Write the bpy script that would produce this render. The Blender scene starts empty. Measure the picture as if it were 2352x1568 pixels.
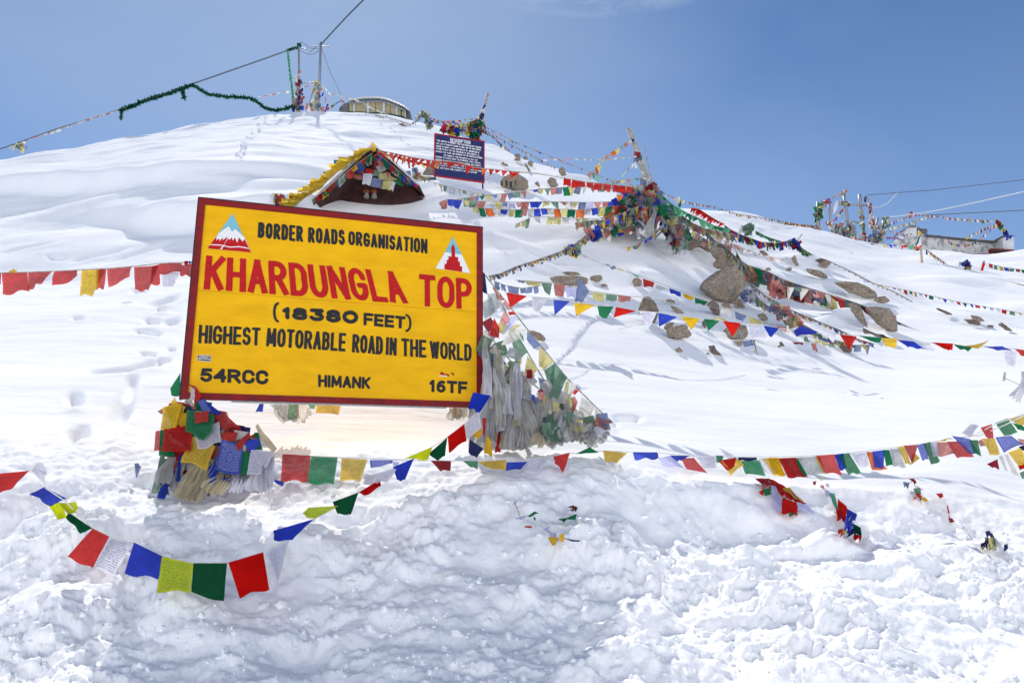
import bpy, bmesh, math, random
import numpy as np
from mathutils import Vector, Matrix
# ------------------------------------------------------------------ camera, sky, sun, exposure
SC = bpy.context.scene
COL = SC.collection
FP = 1641.0                                   # focal length in units of a 2352 px wide picture
CX, CY = 1176.0, 784.0
EYE = Vector((0, 0, 1.6))
upc = Vector((-69, -7255, 1641)).normalized()  # world up in camera axes (x right, y down, z forward)
fw = Vector((0, 0, 1)); Yc = (fw - upc * fw.dot(upc)).normalized(); Xc = Yc.cross(upc).normalized()
if Xc.x < 0: Xc = -Xc
def c2w(v): return Vector((v.dot(Xc), v.dot(Yc), v.dot(upc)))
CR, CD, CF = c2w(Vector((1, 0, 0))), c2w(Vector((0, 1, 0))), c2w(Vector((0, 0, 1)))
UPV = Vector((0, 0, 1))
def ray(px, py):
    return CR * ((px - CX) / FP) + CD * ((py - CY) / FP) + CF
cam = bpy.data.cameras.new('camera'); camo = bpy.data.objects.new('camera', cam); COL.objects.link(camo)
cam.sensor_width = 36; cam.lens = 36 * FP / 2352; cam.clip_start = 0.05; cam.clip_end = 3000
M = Matrix((( CR.x, -CD.x, -CF.x, EYE.x), (CR.y, -CD.y, -CF.y, EYE.y), (CR.z, -CD.z, -CF.z, EYE.z), (0, 0, 0, 1)))
camo.matrix_world = M
SC.camera = camo
SUN_EL, SUN_AZ = math.radians(48.5), math.radians(-17)      # azimuth measured from +Y towards +X
SUNV = Vector((math.sin(SUN_AZ) * math.cos(SUN_EL), math.cos(SUN_AZ) * math.cos(SUN_EL), math.sin(SUN_EL)))
sl = bpy.data.lights.new('sun', 'SUN'); sl.energy = 4.1; sl.angle = math.radians(0.55); sl.color = (1.0, 0.955, 0.88)
slo = bpy.data.objects.new('sun', sl); COL.objects.link(slo); slo.rotation_euler = SUNV.to_track_quat('Z', 'Y').to_euler()
W = bpy.data.worlds.new("World"); SC.world = W; W.use_nodes = True
wn, wl = W.node_tree.nodes, W.node_tree.links
wn.clear()
wo = wn.new('ShaderNodeOutputWorld'); bg = wn.new('ShaderNodeBackground'); sky = wn.new('ShaderNodeTexSky')
sky.sky_type = 'NISHITA'; sky.sun_disc = False; sky.sun_elevation = SUN_EL; sky.sun_rotation = SUN_AZ
sky.altitude = 3000; sky.air_density = 1.0; sky.dust_density = 0.7; sky.ozone_density = 2.0
bg.inputs['Strength'].default_value = 0.11
# thin cirrus veil: whitens the sky with a soft noise, more strongly round the sun
tc = wn.new('ShaderNodeTexCoord')
mp = wn.new('ShaderNodeMapping'); mp.inputs['Scale'].default_value = (1.0, 1.0, 2.6); mp.inputs['Rotation'].default_value = (0.25, 0.5, 0.3); mp.inputs['Location'].default_value = (2.3, 0.4, 1.7)
nz = wn.new('ShaderNodeTexNoise'); nz.inputs['Scale'].default_value = 1.25; nz.inputs['Detail'].default_value = 7; nz.inputs['Roughness'].default_value = 0.5; nz.inputs['Distortion'].default_value = 0.6
rp = wn.new('ShaderNodeValToRGB'); rp.color_ramp.elements[0].position = 0.44; rp.color_ramp.elements[0].color = (0.0, 0.0, 0.0, 1)
rp.color_ramp.elements[1].position = 0.72; rp.color_ramp.elements[1].color = (0.15, 0.15, 0.15, 1)
dt = wn.new('ShaderNodeVectorMath'); dt.operation = 'DOT_PRODUCT'; dt.inputs[1].default_value = SUNV
nr = wn.new('ShaderNodeVectorMath'); nr.operation = 'NORMALIZE'
mr = wn.new('ShaderNodeMapRange'); mr.inputs['From Min'].default_value = 0.84; mr.inputs['From Max'].default_value = 1.0; mr.inputs['To Min'].default_value = 0.0; mr.inputs['To Max'].default_value = 0.30
ad = wn.new('ShaderNodeMath'); ad.operation = 'ADD'; ad.use_clamp = True
mx = wn.new('ShaderNodeMix'); mx.data_type = 'RGBA'
tint = wn.new('ShaderNodeMix'); tint.data_type = 'RGBA'; tint.blend_type = 'MULTIPLY'; tint.inputs[0].default_value = 1.0; tint.inputs[7].default_value = (0.82, 1.02, 1.19, 1)
wl.new(tc.outputs['Generated'], nr.inputs[0]); wl.new(nr.outputs[0], mp.inputs[0]); wl.new(mp.outputs[0], nz.inputs['Vector'])
wl.new(nr.outputs[0], dt.inputs[0]); wl.new(dt.outputs['Value'], mr.inputs[0])
wl.new(nz.outputs['Fac'], rp.inputs[0]); wl.new(rp.outputs[0], ad.inputs[0])
sz_ = wn.new('ShaderNodeSeparateXYZ'); hz_ = wn.new('ShaderNodeMapRange'); hz_.inputs['From Min'].default_value = 0.60; hz_.inputs['From Max'].default_value = 0.05; hz_.inputs['To Max'].default_value = 0.30
ah_ = wn.new('ShaderNodeMath'); ah_.operation = 'ADD'; wl.new(nr.outputs[0], sz_.inputs[0]); wl.new(sz_.outputs['Z'], hz_.inputs[0]); wl.new(hz_.outputs[0], ah_.inputs[0]); wl.new(mr.outputs[0], ah_.inputs[1]); wl.new(ah_.outputs[0], ad.inputs[1])
wl.new(sky.outputs[0], tint.inputs[6]); wl.new(tint.outputs[2], mx.inputs[6])
# one small wisp of cloud high over the middle of the slope
cdir = ray(1400, -30).normalized()
d2 = wn.new('ShaderNodeVectorMath'); d2.operation = 'SUBTRACT'; d2.inputs[1].default_value = cdir; wl.new(nr.outputs[0], d2.inputs[0])
m2 = wn.new('ShaderNodeMapping'); m2.inputs['Scale'].default_value = (1.0, 4.0, 5.0); wl.new(d2.outputs[0], m2.inputs[0])
ln = wn.new('ShaderNodeVectorMath'); ln.operation = 'LENGTH'; wl.new(m2.outputs[0], ln.inputs[0])
m3 = wn.new('ShaderNodeMapRange'); m3.inputs['From Min'].default_value = 0.17; m3.inputs['From Max'].default_value = 0.02; wl.new(ln.outputs['Value'], m3.inputs[0])
n3 = wn.new('ShaderNodeTexNoise'); n3.inputs['Scale'].default_value = 9; n3.inputs['Detail'].default_value = 9; n3.inputs['Roughness'].default_value = 0.62; n3.inputs['Distortion'].default_value = 0.8; wl.new(mp.outputs[0], n3.inputs['Vector'])
r3_ = wn.new('ShaderNodeMapRange'); r3_.inputs['From Min'].default_value = 0.44; r3_.inputs['From Max'].default_value = 0.62; r3_.inputs['To Max'].default_value = 0.6; wl.new(n3.outputs['Fac'], r3_.inputs[0])
m4 = wn.new('ShaderNodeMath'); m4.operation = 'MULTIPLY'; wl.new(m3.outputs[0], m4.inputs[0]); wl.new(r3_.outputs[0], m4.inputs[1])
a2 = wn.new('ShaderNodeMath'); a2.operation = 'ADD'; a2.use_clamp = True; wl.new(ad.outputs[0], a2.inputs[0]); wl.new(m4.outputs[0], a2.inputs[1]); wl.new(a2.outputs[0], mx.inputs[0])
mx.inputs[7].default_value = (5.2, 6.3, 7.6, 1)
wl.new(mx.outputs[2], bg.inputs[0]); wl.new(bg.outputs[0], wo.inputs[0])
SC.view_settings.view_transform = 'Standard'; SC.view_settings.look = 'None'; SC.view_settings.exposure = 0.03; SC.view_settings.gamma = 1.0
SC.view_settings.use_curve_mapping = False
SC.cycles.max_bounces = 10; SC.cycles.diffuse_bounces = 8; SC.cycles.transmission_bounces = 6; SC.cycles.transparent_max_bounces = 8
SC.cycles.use_denoising = True
# ------------------------------------------------------------------ helpers
rnd = random.Random(7)
def P(px, py, Y):
    """the point seen at (px,py) of the 2352 px picture whose world y is Y"""
    d = ray(px, py); return EYE + d * (Y / d.y)
def PX(Y): return Y / FP                                     # metres per picture unit at distance Y
def mesh(name, verts, faces, mat=None, parent=None, smooth=False, uvs=None):
    me = bpy.data.meshes.new(name); me.from_pydata([tuple(v) for v in verts], [], faces)
    if mat is not None: me.materials.append(mat)
    if smooth: me.polygons.foreach_set('use_smooth', [True] * len(me.polygons))
    if uvs is not None:
        ul = me.uv_layers.new(name='UVMap'); li = np.zeros(len(me.loops), dtype=np.int32); me.loops.foreach_get('vertex_index', li)
        ul.data.foreach_set('uv', np.asarray(uvs, dtype=np.float32)[li].ravel())
    me.update(); o = bpy.data.objects.new(name, me); COL.objects.link(o)
    if parent is not None: o.parent = parent; o.matrix_parent_inverse = parent_inv(parent)
    return o
def parent_inv(p):
    if p.parent: return Matrix.Identity(4)
    return Matrix.Translation(p.location).inverted()
def tag(o, label, cat, group=None, kind=None):
    o['label'] = label; o['category'] = cat
    if group: o['group'] = group
    if kind: o['kind'] = kind
    return o
def thing(name, label, cat, loc=(0, 0, 0), group=None):
    o = bpy.data.objects.new(name, None); COL.objects.link(o); o.location = loc; o.empty_display_size = 0.2
    return tag(o, label, cat, group)
def nodes_mat(name, base=(0.5, 0.5, 0.5), rough=0.8, spec=0.3):
    m = bpy.data.materials.new(name); m.use_nodes = True; n, l = m.node_tree.nodes, m.node_tree.links
    b = n['Principled BSDF']; b.inputs['Base Color'].default_value = (*base, 1); b.inputs['Roughness'].default_value = rough
    b.inputs['Specular IOR Level'].default_value = spec
    return m, n, l, b
def grainy(name, c0, c1, scale=8, rough=0.8, bump=0.2, detail=6, lo=0.35, hi=0.65, metal=0, coord='Object', bscale=None, bdist=0.02):
    m, n, l, b = nodes_mat(name, c0, rough)
    t = n.new('ShaderNodeTexCoord'); z = n.new('ShaderNodeTexNoise'); z.inputs['Scale'].default_value = scale; z.inputs['Detail'].default_value = detail
    r = n.new('ShaderNodeValToRGB'); r.color_ramp.elements[0].position = lo; r.color_ramp.elements[1].position = hi
    r.color_ramp.elements[0].color = (*c0, 1); r.color_ramp.elements[1].color = (*c1, 1)
    l.new(t.outputs[coord], z.inputs['Vector']); l.new(z.outputs['Fac'], r.inputs[0]); l.new(r.outputs[0], b.inputs['Base Color'])
    b.inputs['Metallic'].default_value = metal
    if bump:
        z2 = n.new('ShaderNodeTexNoise'); z2.inputs['Scale'].default_value = bscale or scale * 3; z2.inputs['Detail'].default_value = 8
        bp = n.new('ShaderNodeBump'); bp.inputs['Strength'].default_value = bump; bp.inputs['Distance'].default_value = bdist
        l.new(t.outputs[coord], z2.inputs['Vector']); l.new(z2.outputs['Fac'], bp.inputs['Height']); l.new(bp.outputs[0], b.inputs['Normal'])
    return m
# ---- vectorised noise
def _h(ix, iy, k=0):
    n = (ix.astype(np.int64) * 374761393 + iy.astype(np.int64) * 668265263 + k * 1274126177) & 0xffffffff
    n = ((n ^ (n >> 13)) * 1274126177) & 0xffffffff
    n = (n ^ (n >> 16)); n = (n * 2246822519) & 0xffffffff
    return ((n ^ (n >> 15)) & 0xffffff) / float(0x1000000)
def perlin(x, y, k=0):
    x0, y0 = np.floor(x), np.floor(y); fx, fy = x - x0, y - y0
    u, v = fx * fx * fx * (fx * (fx * 6 - 15) + 10), fy * fy * fy * (fy * (fy * 6 - 15) + 10)
    def g(i, j):
        a = _h(x0 + i, y0 + j, k) * 2 * np.pi; return np.cos(a) * (fx - i) + np.sin(a) * (fy - j)
    return ((g(0, 0) * (1 - u) + g(1, 0) * u) * (1 - v) + (g(0, 1) * (1 - u) + g(1, 1) * u) * v) * 1.4
def fbm(x, y, o=4, k=0, gain=0.5):
    s = 0; a = 1.0
    for i in range(o): s = s + a * perlin(x * 2 ** i + 13.7 * i, y * 2 ** i - 7.1 * i, k + i); a *= gain
    return s
def billow(x, y, o=4, k=0, gain=0.5):
    s = 0; a = 1.0
    for i in range(o): s = s + a * np.abs(perlin(x * 2 ** i + 3.7 * i, y * 2 ** i - 5.1 * i, k + i)); a *= gain
    return s
def clumps(x, y, cell, k=0, dens=0.8, flat=1.0):
    """height field of half-buried irregular lumps, one per cell, in metres"""
    gx, gy = np.floor(x / cell), np.floor(y / cell); out = np.zeros_like(x)
    for i in (-1, 0, 1):
        for j in (-1, 0, 1):
            cx, cy = gx + i, gy + j
            px, py = (cx + _h(cx, cy, k)) * cell, (cy + _h(cx, cy, k + 1)) * cell
            r = cell * (0.28 + 0.5 * _h(cx, cy, k + 2) ** 2) * (_h(cx, cy, k + 3) < dens)
            e = 0.6 + 0.8 * _h(cx, cy, k + 4); an = _h(cx, cy, k + 5) * 6.283
            dx, dy = x - px, y - py
            ux, uy = dx * np.cos(an) + dy * np.sin(an), (-dx * np.sin(an) + dy * np.cos(an)) * e
            out = np.maximum(out, flat * np.sqrt(np.maximum(r * r - ux * ux - uy * uy, 0)))
    return out
# ------------------------------------------------------------------ the snow slope
# curves across the picture: (picture x, picture y, distance); the profile of every column runs through them, near to far
XS = [-900, -300, 0, 200, 400, 600, 800, 960, 1110, 1280, 1425, 1570, 1720, 1880, 2050, 2120, 2240, 2352, 2700, 3300]
def curve(ys, Ys): return (ys, Ys)
n_ = len(XS)
CURV = [
 ([2050]*n_, [2.2]*n_),
 ([1570]*n_, [3.5]*n_),
 ([1470]*n_, [3.9]*n_),
 ([1330,1330,1330,1330,1330,1335,1340,1340,1345,1345,1345,1345,1345,1345,1340,1340,1335,1330,1330,1330],
  [4.35,4.35,4.35,4.35,4.35,4.35,4.35,4.35,4.35,4.4,4.4,4.45,4.5,4.6,4.7,4.7,4.7,4.7,4.7,4.7]),
 ([1190,1190,1185,1180,1185,1195,1200,1205,1210,1215,1210,1235,1240,1240,1225,1220,1215,1210,1210,1210],
  [4.85,4.85,4.85,4.85,4.85,4.85,4.85,4.85,4.85,4.9,4.95,5.4,5.5,5.55,5.6,5.6,5.6,5.6,5.6,5.6]),
 ([1120,1120,1120,1135,1150,1140,1130,1115,1105,1100,1095,1110,1115,1115,1120,1120,1130,1150,1150,1150],
  [5.1,5.1,5.1,5.15,5.2,5.2,5.25,5.3,5.3,5.4,5.6,5.75,5.85,5.95,6.0,6.0,6.0,6.0,6.0,6.0]),
 ([1050,1050,1065,1085,1090,1050,1045,1045,1045,1035,1040,1072,1088,1090,1080,1075,1085,1120,1140,1140],
  [5.3,5.3,5.3,5.35,5.45,5.75,5.8,5.9,5.9,6.0,6.1,6.15,6.25,6.35,6.4,6.4,6.4,6.3,6.3,6.3]),
 ([950,950,950,960,975,985,985,985,985,985,985,985,985,985,985,985,985,985,985,985],
  [6.6,6.6,6.6,6.5,6.4,6.35,6.4,6.5,6.7,6.9,7.1,7.3,7.4,7.5,7.6,7.6,7.6,7.6,7.6,7.6]),
 ([800,800,800,800,800,800,800,800,800,800,810,820,830,840,850,850,855,860,860,860],
  [9.2,9.2,9.2,9.2,9.2,9.2,9.2,9.2,9.2,9.4,9.6,9.8,10,10.2,10.4,10.4,10.4,10.4,10.4,10.4]),
 ([640,640,640,640,640,640,640,640,640,650,660,670,690,705,720,725,735,745,745,745],
  [13.5,13.5,13.5,13.2,13,13,13,13,13,13,13.2,13.4,13.6,13.8,14,14,14,14,14,14]),
 ([538,535,530,527,545,540,525,500,505,520,535,560,585,610,635,640,655,665,665,665],
  [17,17,17,16.6,15.9,15.9,15.9,16,15.5,15.2,15,16,17,17.5,18,18,18,18,18,18]),
 ([500,495,490,480,466,458,458,455,460,470,490,515,543,565,592,598,605,612,612,612],
  [18.6,18.6,18.6,17.6,16.15,16.15,17.0,17.4,17.6,17.6,18.0,18.6,20,21.5,23,23,23,23,23,23]),
 ([465,460,450,440,425,415,415,420,440,455,478,504,532,557,584,590,598,602,602,602],
  [20.2,20.2,20,19.3,18.4,18.4,18.9,19.5,19.5,19.2,19.0,19.5,21,23,25,25,24.5,24.5,24.5,24.5]),
 ([425,415,404,389,374,374,392,405,420,440,465,493,520,548,576,580,592,590,590,590],
  [20.4,20.38,20.2,19.52,18.62,18.62,19.6,20.6,20.6,20.6,20,20.4,22,24.5,27,27,26,26,26,26]),
 ([450,404,372,336,300,266,257,276,333,393,450,479,500,531,568,572,588,574,550,540],
  [30,30,32,35,39,42,43,40,33,27,22,22.5,24.5,28,31,30,29,29,29,29]),
 ([462,415,383,347,310,274,268,292,352,412,464,490,508,540,580,585,605,590,560,560],
  [36,36,38,42,46,50,51,47,40,33,28,28,31,35,37,37,37,36,36,36]),
 ([640,600,580,560,540,500,480,500,540,600,620,620,600,590,600,605,612,605,605,605],
  [52,52,55,60,66,70,72,66,58,48,44,44,46,46,46,46,46,46,46,46]),
 ([900]*n_, [110]*n_),
]
def wt(px, py):
    d = ray(px, py); return d.x / d.y, d.z / d.y
S_DENSE = np.concatenate([np.linspace(-2.6, -0.84, 40, endpoint=False), np.linspace(-0.84, 0.84, 1060), np.linspace(0.85, 2.6, 40)])
LY = np.concatenate([np.linspace(math.log(2.2), math.log(7.5), 440, endpoint=False), np.linspace(math.log(7.5), math.log(50), 400, endpoint=False), np.linspace(math.log(50), math.log(110), 24)])
YG = np.exp(LY)
KY = []; KZ = []
for ys, Ys in CURV:
    ss, yy, zz = [], [], []
    for x, y, Yv in zip(XS, ys, Ys):
        s, t = wt(x, y); ss.append(s); yy.append(Yv); zz.append(t * Yv)
    KY.append(np.interp(S_DENSE, ss, yy)); KZ.append(np.interp(S_DENSE, ss, zz))
KY = np.array(KY); KZ = np.array(KZ)
def smooth1(a, sig, axis):
    r = int(sig * 3) + 1; k = np.exp(-0.5 * (np.arange(-r, r + 1) / sig) ** 2); k /= k.sum()
    ap = np.pad(a, [(r, r) if i == axis else (0, 0) for i in range(a.ndim)], mode='edge'); out = np.zeros_like(a)
    for i, w in enumerate(k):
        sl_ = [slice(None)] * a.ndim; sl_[axis] = slice(i, i + a.shape[axis]); out += w * ap[tuple(sl_)]
    return out
KY[:, 40:1100] = smooth1(KY[:, 40:1100], 14, 1); KZ[:, 40:1100] = smooth1(KZ[:, 40:1100], 14, 1)
ZB = np.empty((len(YG), len(S_DENSE)))
for j in range(len(S_DENSE)): ZB[:, j] = np.interp(YG, KY[:, j], KZ[:, j])
ZB = smooth1(ZB, 1.4, 0); ZB = smooth1(ZB, 3, 1)
def G(px, py, full=False):
    """the point of the snow slope seen at (px,py)"""
    s, t = wt(px, py); j = np.interp(s, S_DENSE, np.arange(len(S_DENSE))); j0 = int(min(max(j, 0), len(S_DENSE) - 2)); f = j - j0
    col = ZB[:, j0] * (1 - f) + ZB[:, j0 + 1] * f; d = col / YG - t
    k = np.argmax(d >= 0)
    if d[k] < 0: k = int(np.argmax(col / YG))
    Y = YG[k] if k == 0 or d[k-1] >= 0 else YG[k-1] + (YG[k] - YG[k-1]) * (-d[k-1]) / (d[k] - d[k-1] + 1e-12)
    return P(px, py, Y)
def GY(px, py): return G(px, py).y
def zsnow(x, y):
    s = x / y; j = np.interp(s, S_DENSE, np.arange(len(S_DENSE))); j0 = int(min(max(j, 0), len(S_DENSE) - 2)); f = j - j0
    k = np.interp(y, YG, np.arange(len(YG))); k0 = int(min(k, len(YG) - 2)); g = k - k0
    a = ZB[k0, j0] * (1 - f) + ZB[k0, j0 + 1] * f; b = ZB[k0 + 1, j0] * (1 - f) + ZB[k0 + 1, j0 + 1] * f
    return a * (1 - g) + b * g + EYE.z
# ------------------------------------------------------------------ snow surface
def snow_mat():
    m, n, l, b = nodes_mat('snow', (0.93, 0.94, 0.95), 0.9, 0.04)
    t = n.new('ShaderNodeTexCoord')
    z = n.new('ShaderNodeTexNoise'); z.inputs['Scale'].default_value = 1.1; z.inputs['Detail'].default_value = 5
    r = n.new('ShaderNodeValToRGB'); r.color_ramp.elements[0].position = 0.3; r.color_ramp.elements[1].position = 0.7
    r.color_ramp.elements[0].color = (0.945, 0.95, 0.955, 1); r.color_ramp.elements[1].color = (0.975, 0.978, 0.982, 1)
    l.new(t.outputs['Object'], z.inputs['Vector']); l.new(z.outputs['Fac'], r.inputs[0])
    # faint tan stains where road grit was ploughed into the bank
    at = n.new('ShaderNodeAttribute'); at.attribute_name = 'grit'
    z3 = n.new('ShaderNodeTexNoise'); z3.inputs['Scale'].default_value = 5; z3.inputs['Detail'].default_value = 8; z3.inputs['Roughness'].default_value = 0.7
    r3 = n.new('ShaderNodeValToRGB'); r3.color_ramp.elements[0].position = 0.52; r3.color_ramp.elements[1].position = 0.72
    mu = n.new('ShaderNodeMath'); mu.operation = 'MULTIPLY'
    mxx = n.new('ShaderNodeMix'); mxx.data_type = 'RGBA'; mxx.inputs[7].default_value = (0.62, 0.53, 0.38, 1)
    l.new(t.outputs['Object'], z3.inputs['Vector']); l.new(z3.outputs['Fac'], r3.inputs[0]); l.new(r3.outputs[0], mu.inputs[0]); l.new(at.outputs['Fac'], mu.inputs[1])
    l.new(mu.outputs[0], mxx.inputs[0]); l.new(r.outputs[0], mxx.inputs[6]); l.new(mxx.outputs[2], b.inputs['Base Color'])
    z2 = n.new('ShaderNodeTexNoise'); z2.inputs['Scale'].default_value = 38; z2.inputs['Detail'].default_value = 9; z2.inputs['Roughness'].default_value = 0.65
    bp = n.new('ShaderNodeBump'); bp.inputs['Strength'].default_value = 0.35; bp.inputs['Distance'].default_value = 0.012
    mp = n.new('ShaderNodeMapping'); mp.inputs['Scale'].default_value = (0.9, 4.5, 4.5)
    z4 = n.new('ShaderNodeTexNoise'); z4.inputs['Scale'].default_value = 2.2; z4.inputs['Detail'].default_value = 6; z4.inputs['Roughness'].default_value = 0.6
    bp2 = n.new('ShaderNodeBump'); bp2.inputs['Strength'].default_value = 0.16; bp2.inputs['Distance'].default_value = 0.05
    l.new(t.outputs['Object'], mp.inputs[0]); l.new(mp.outputs[0], z4.inputs['Vector']); l.new(z4.outputs['Fac'], bp2.inputs['Height'])
    l.new(t.outputs['Object'], z2.inputs['Vector']); l.new(z2.outputs['Fac'], bp.inputs['Height']); l.new(bp2.outputs[0], bp.inputs['Normal']); l.new(bp.outputs[0], b.inputs['Normal'])
    return m
SNOW = snow_mat()
def bump2(px, py, cx, cy, rx, ry, rot=0.0, p=2):
    c, s = math.cos(rot), math.sin(rot); dx, dy = px - cx, py - cy
    u, v = (dx * c + dy * s) / rx, (-dx * s + dy * c) / ry
    return np.exp(-(np.abs(u) ** p + np.abs(v) ** p))
def build_snow():
    nY, nS = ZB.shape
    Yg, Sg = np.meshgrid(YG, S_DENSE, indexing='ij')
    X = Sg * Yg; Z = ZB.copy()
    # picture position of each base vertex (used to lay out where the drifts, lumps and prints lie on the slope)
    den = X * CF.x + Yg * CF.y + Z * CF.z
    PXI = CX + FP * (X * CR.x + Yg * CR.y + Z * CR.z) / den; PYI = CY + FP * (X * CD.x + Yg * CD.y + Z * CD.z) / den
    near = 1 / (1 + np.exp((Yg - 5.9) / 0.12))          # ploughed bank
    lim = np.interp(PXI, [-300, 0, 300, 420, 640, 900, 1200, 1400, 1480, 1560, 1700, 1850, 2000, 2100, 2250, 2400],
                         [1150, 1150, 1190, 1250, 1180, 1110, 1090, 1085, 1150, 1250, 1300, 1345, 1340, 1330, 1275, 1260])
    rough = 1 / (1 + np.exp(-(PYI - lim - 25 * perlin(X * 3, Yg * 3, 5)) / 14)) * near
    smoothish = near * (1 - rough)
    h = np.zeros_like(X)
    # soft large undulation everywhere and wind ripples on the upper slope
    far = 1 - near
    h += far * (0.06 * fbm(X * 0.28, Yg * 0.42, 2, 11) * np.clip(Yg / 9, 0, 2.6) + 0.10 * np.clip((Yg - 7) / 6, 0, 1.6) * np.maximum(0, perlin(X * 0.22 + Yg * 0.30, Yg * 0.75 - X * 0.35, 13)) + 0.008 * fbm(X * 0.9, Yg * 3.2, 4, 21))
    h += far * (0.002 + 0.008 * np.clip(perlin(X * .22, Yg * .3, 37) * 1.4 + .3, 0, 1)) * np.clip(Yg / 10, 0.3, 2.5) * fbm(X * 0.8 + 0.6 * Yg, Yg * 4.5, 4, 31, 0.6)
    # ploughed lumps
    wx = X + 0.05 * fbm(X * 5, Yg * 5, 3, 41); wy = Yg * 1.25 + 0.05 * fbm(X * 5 + 9, Yg * 5, 3, 43)
    big = 0.14 * fbm(X * 1.3, Yg * 1.5, 3, 51) + 0.38 * clumps(wx, wy, 0.62, 60, 0.7) 
    amp = np.interp(PXI, [0, 700, 1000, 1300, 1450, 2400], [0.9, 0.62, 0.22, 0.24, 0.85, 1.0])
    cl = big * amp + 0.58 * clumps(wx, wy, 0.27, 70, 0.65) * amp + 0.6 * clumps(wx + 3, wy, 0.12, 80, 0.5) + 0.6 * clumps(wx, wy + 4, 0.055, 90, 0.45)
    cl += 0.035 * fbm(X * 7, Yg * 8, 5, 101, 0.6)
    patch = np.clip(0.62 + 0.9 * perlin(X * 1.1 + 4, Yg * 1.6, 151) + 0.4 * perlin(X * 2.9, Yg * 3.5, 152), 0.12, 1.0)      # powdery hollows between the lumpy parts
    soft = 0.10 * fbm(X * 1.4 + 7, Yg * 1.8, 3, 153) + 0.012 * fbm(X * 9, Yg * 10, 4, 154)
    h += rough * ((cl * 0.70) * patch + soft - 0.05)
    h += smoothish * (0.05 * fbm(X * 2.2, Yg * 3, 4, 111) + 0.012 * fbm(X * 12, Yg * 14, 3, 115) + 0.16 * clumps(wx, wy, 0.22, 120, 0.25))
    # wind-scooped drifts on the right of the bank
    rt = bump2(PXI, PYI, 1850, 1270, 420, 80, 0.15, 4) * near
    h += rt * 0.16 * np.maximum(0, perlin(X * 1.7 - Yg * 1.2, Yg * 3.4 + X * 1.2, 131)) * 1.4
    h += rt * -0.03
    # steep wind lips on the upper slope (drift edges)
    h += 0.0
    # footprints and scuffs left of the sign
    rr = random.Random(3)
    def dent(cx, cy, rx, ry, dep, rot=0.0, rim=0.35):
        nonlocal h
        q = bump2(PXI, PYI, cx, cy, rx, ry, rot, 3); q2 = bump2(PXI, PYI, cx + rx * 0.2, cy + ry * 0.9, rx * 1.3, ry * 1.3, rot, 2)
        sel = Yg < 60
        h += sel * 1.5 * (-dep * q + dep * rim * q2)
    for a in [(172, 918, 18, 14, .10, 0), (178, 995, 24, 16, .12, -.3), (275, 950, 20, 42, .10, .5), (300, 890, 14, 22, .08, .3), (322, 845, 60, 9, .07, -.2), (250, 855, 45, 7, .06, -.1),
              (340, 768, 30, 6, .07, .1), (395, 740, 20, 8, .07, -.2), (350, 740, 18, 7, .08, 0), (380, 695, 34, 7, .08, -.3), (320, 672, 18, 6, .07, 0), (370, 715, 10, 4, .06, 0),
              (290, 700, 12, 4, .05, 0), (180, 741, 14, 4, .05, 0), (340, 816, 20, 5, .06, .1), (375, 828, 16, 5, .06, 0), (395, 805, 10, 5, .05, 0), (110, 630, 40, 5, .05, -.15), (130, 595, 20, 4, .05, 0),
              (225, 588, 60, 3, .05, -.18), (60, 578, 60, 3, .05, -.15), (330, 580, 70, 3, .05, -.25), (1440, 970, 26, 8, .08, .1), (1400, 985, 14, 6, .08, 0)]:
        dent(*a)
    for i in range(14):      # track climbing to the poles
        f = i / 13; x = 549 + 5 * math.sin(i) + 75 * f ** 1.5; y = 362 - 98 * f
        dent(x - 4, y, 3.2, 3.0 - 1.5 * f, .16, 0, 0.2); dent(x + 5, y + 4, 3.2, 3.0 - 1.5 * f, .16, 0, 0.2)
    # low drifts whose lee sides shade the slope
    for (cx, cy, rx, ry, dep, rot) in [(160, 560, 160, 12, .10, -.12), (640, 425, 170, 12, .22, .05), (1010, 470, 90, 12, .16, .08), (1180, 560, 70, 9, .10, .3), (1240, 600, 60, 7, .08, .4),
                                        (1500, 640, 60, 18, .15, .2), (1850, 600, 80, 8, .12, .35), (1950, 730, 80, 12, .15, -.2), (2180, 660, 90, 9, .12, .2), (2010, 640, 60, 6, .1, .3)]:
        h += dep * bump2(PXI, PYI, cx, cy, rx, ry, rot, 2)
    # shelf of snow in front of the small shrine
    h += 0.25 * bump2(PXI, PYI, 1060, 452, 90, 16, 0.1, 2) + 0.18 * bump2(PXI, PYI, 700, 470, 60, 12, 0, 2)
    nrm = (0.0, -0.38, 0.925)
    Xo, Yo, Zo = X, Yg + nrm[1] * h, Z + nrm[2] * h + EYE.z
    global SURF
    dz = Zo - EYE.z; den2 = Xo * CF.x + Yo * CF.y + dz * CF.z
    ix = ((CX + FP * (Xo * CR.x + Yo * CR.y + dz * CR.z) / den2) / 6 + 30).astype(int); iy = ((CY + FP * (Xo * CD.x + Yo * CD.y + dz * CD.z) / den2) / 6).astype(int)
    SURF = np.full((290, 470), 1e6); okm = (ix >= 0) & (ix < 470) & (iy >= 0) & (iy < 290) & (den2 > 0); np.minimum.at(SURF, (iy[okm], ix[okm]), Yo[okm])
    co = np.stack([Xo, Yo, Zo], -1).reshape(-1, 3).astype(np.float32)
    idx = np.arange(nY * nS).reshape(nY, nS)
    q = np.stack([idx[:-1, :-1], idx[:-1, 1:], idx[1:, 1:], idx[1:, :-1]], -1).reshape(-1, 4)
    me = bpy.data.meshes.new('snow_slope'); me.vertices.add(len(co)); me.vertices.foreach_set('co', co.ravel())
    me.loops.add(q.size); me.loops.foreach_set('vertex_index', q.ravel().astype(np.int32))
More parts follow.
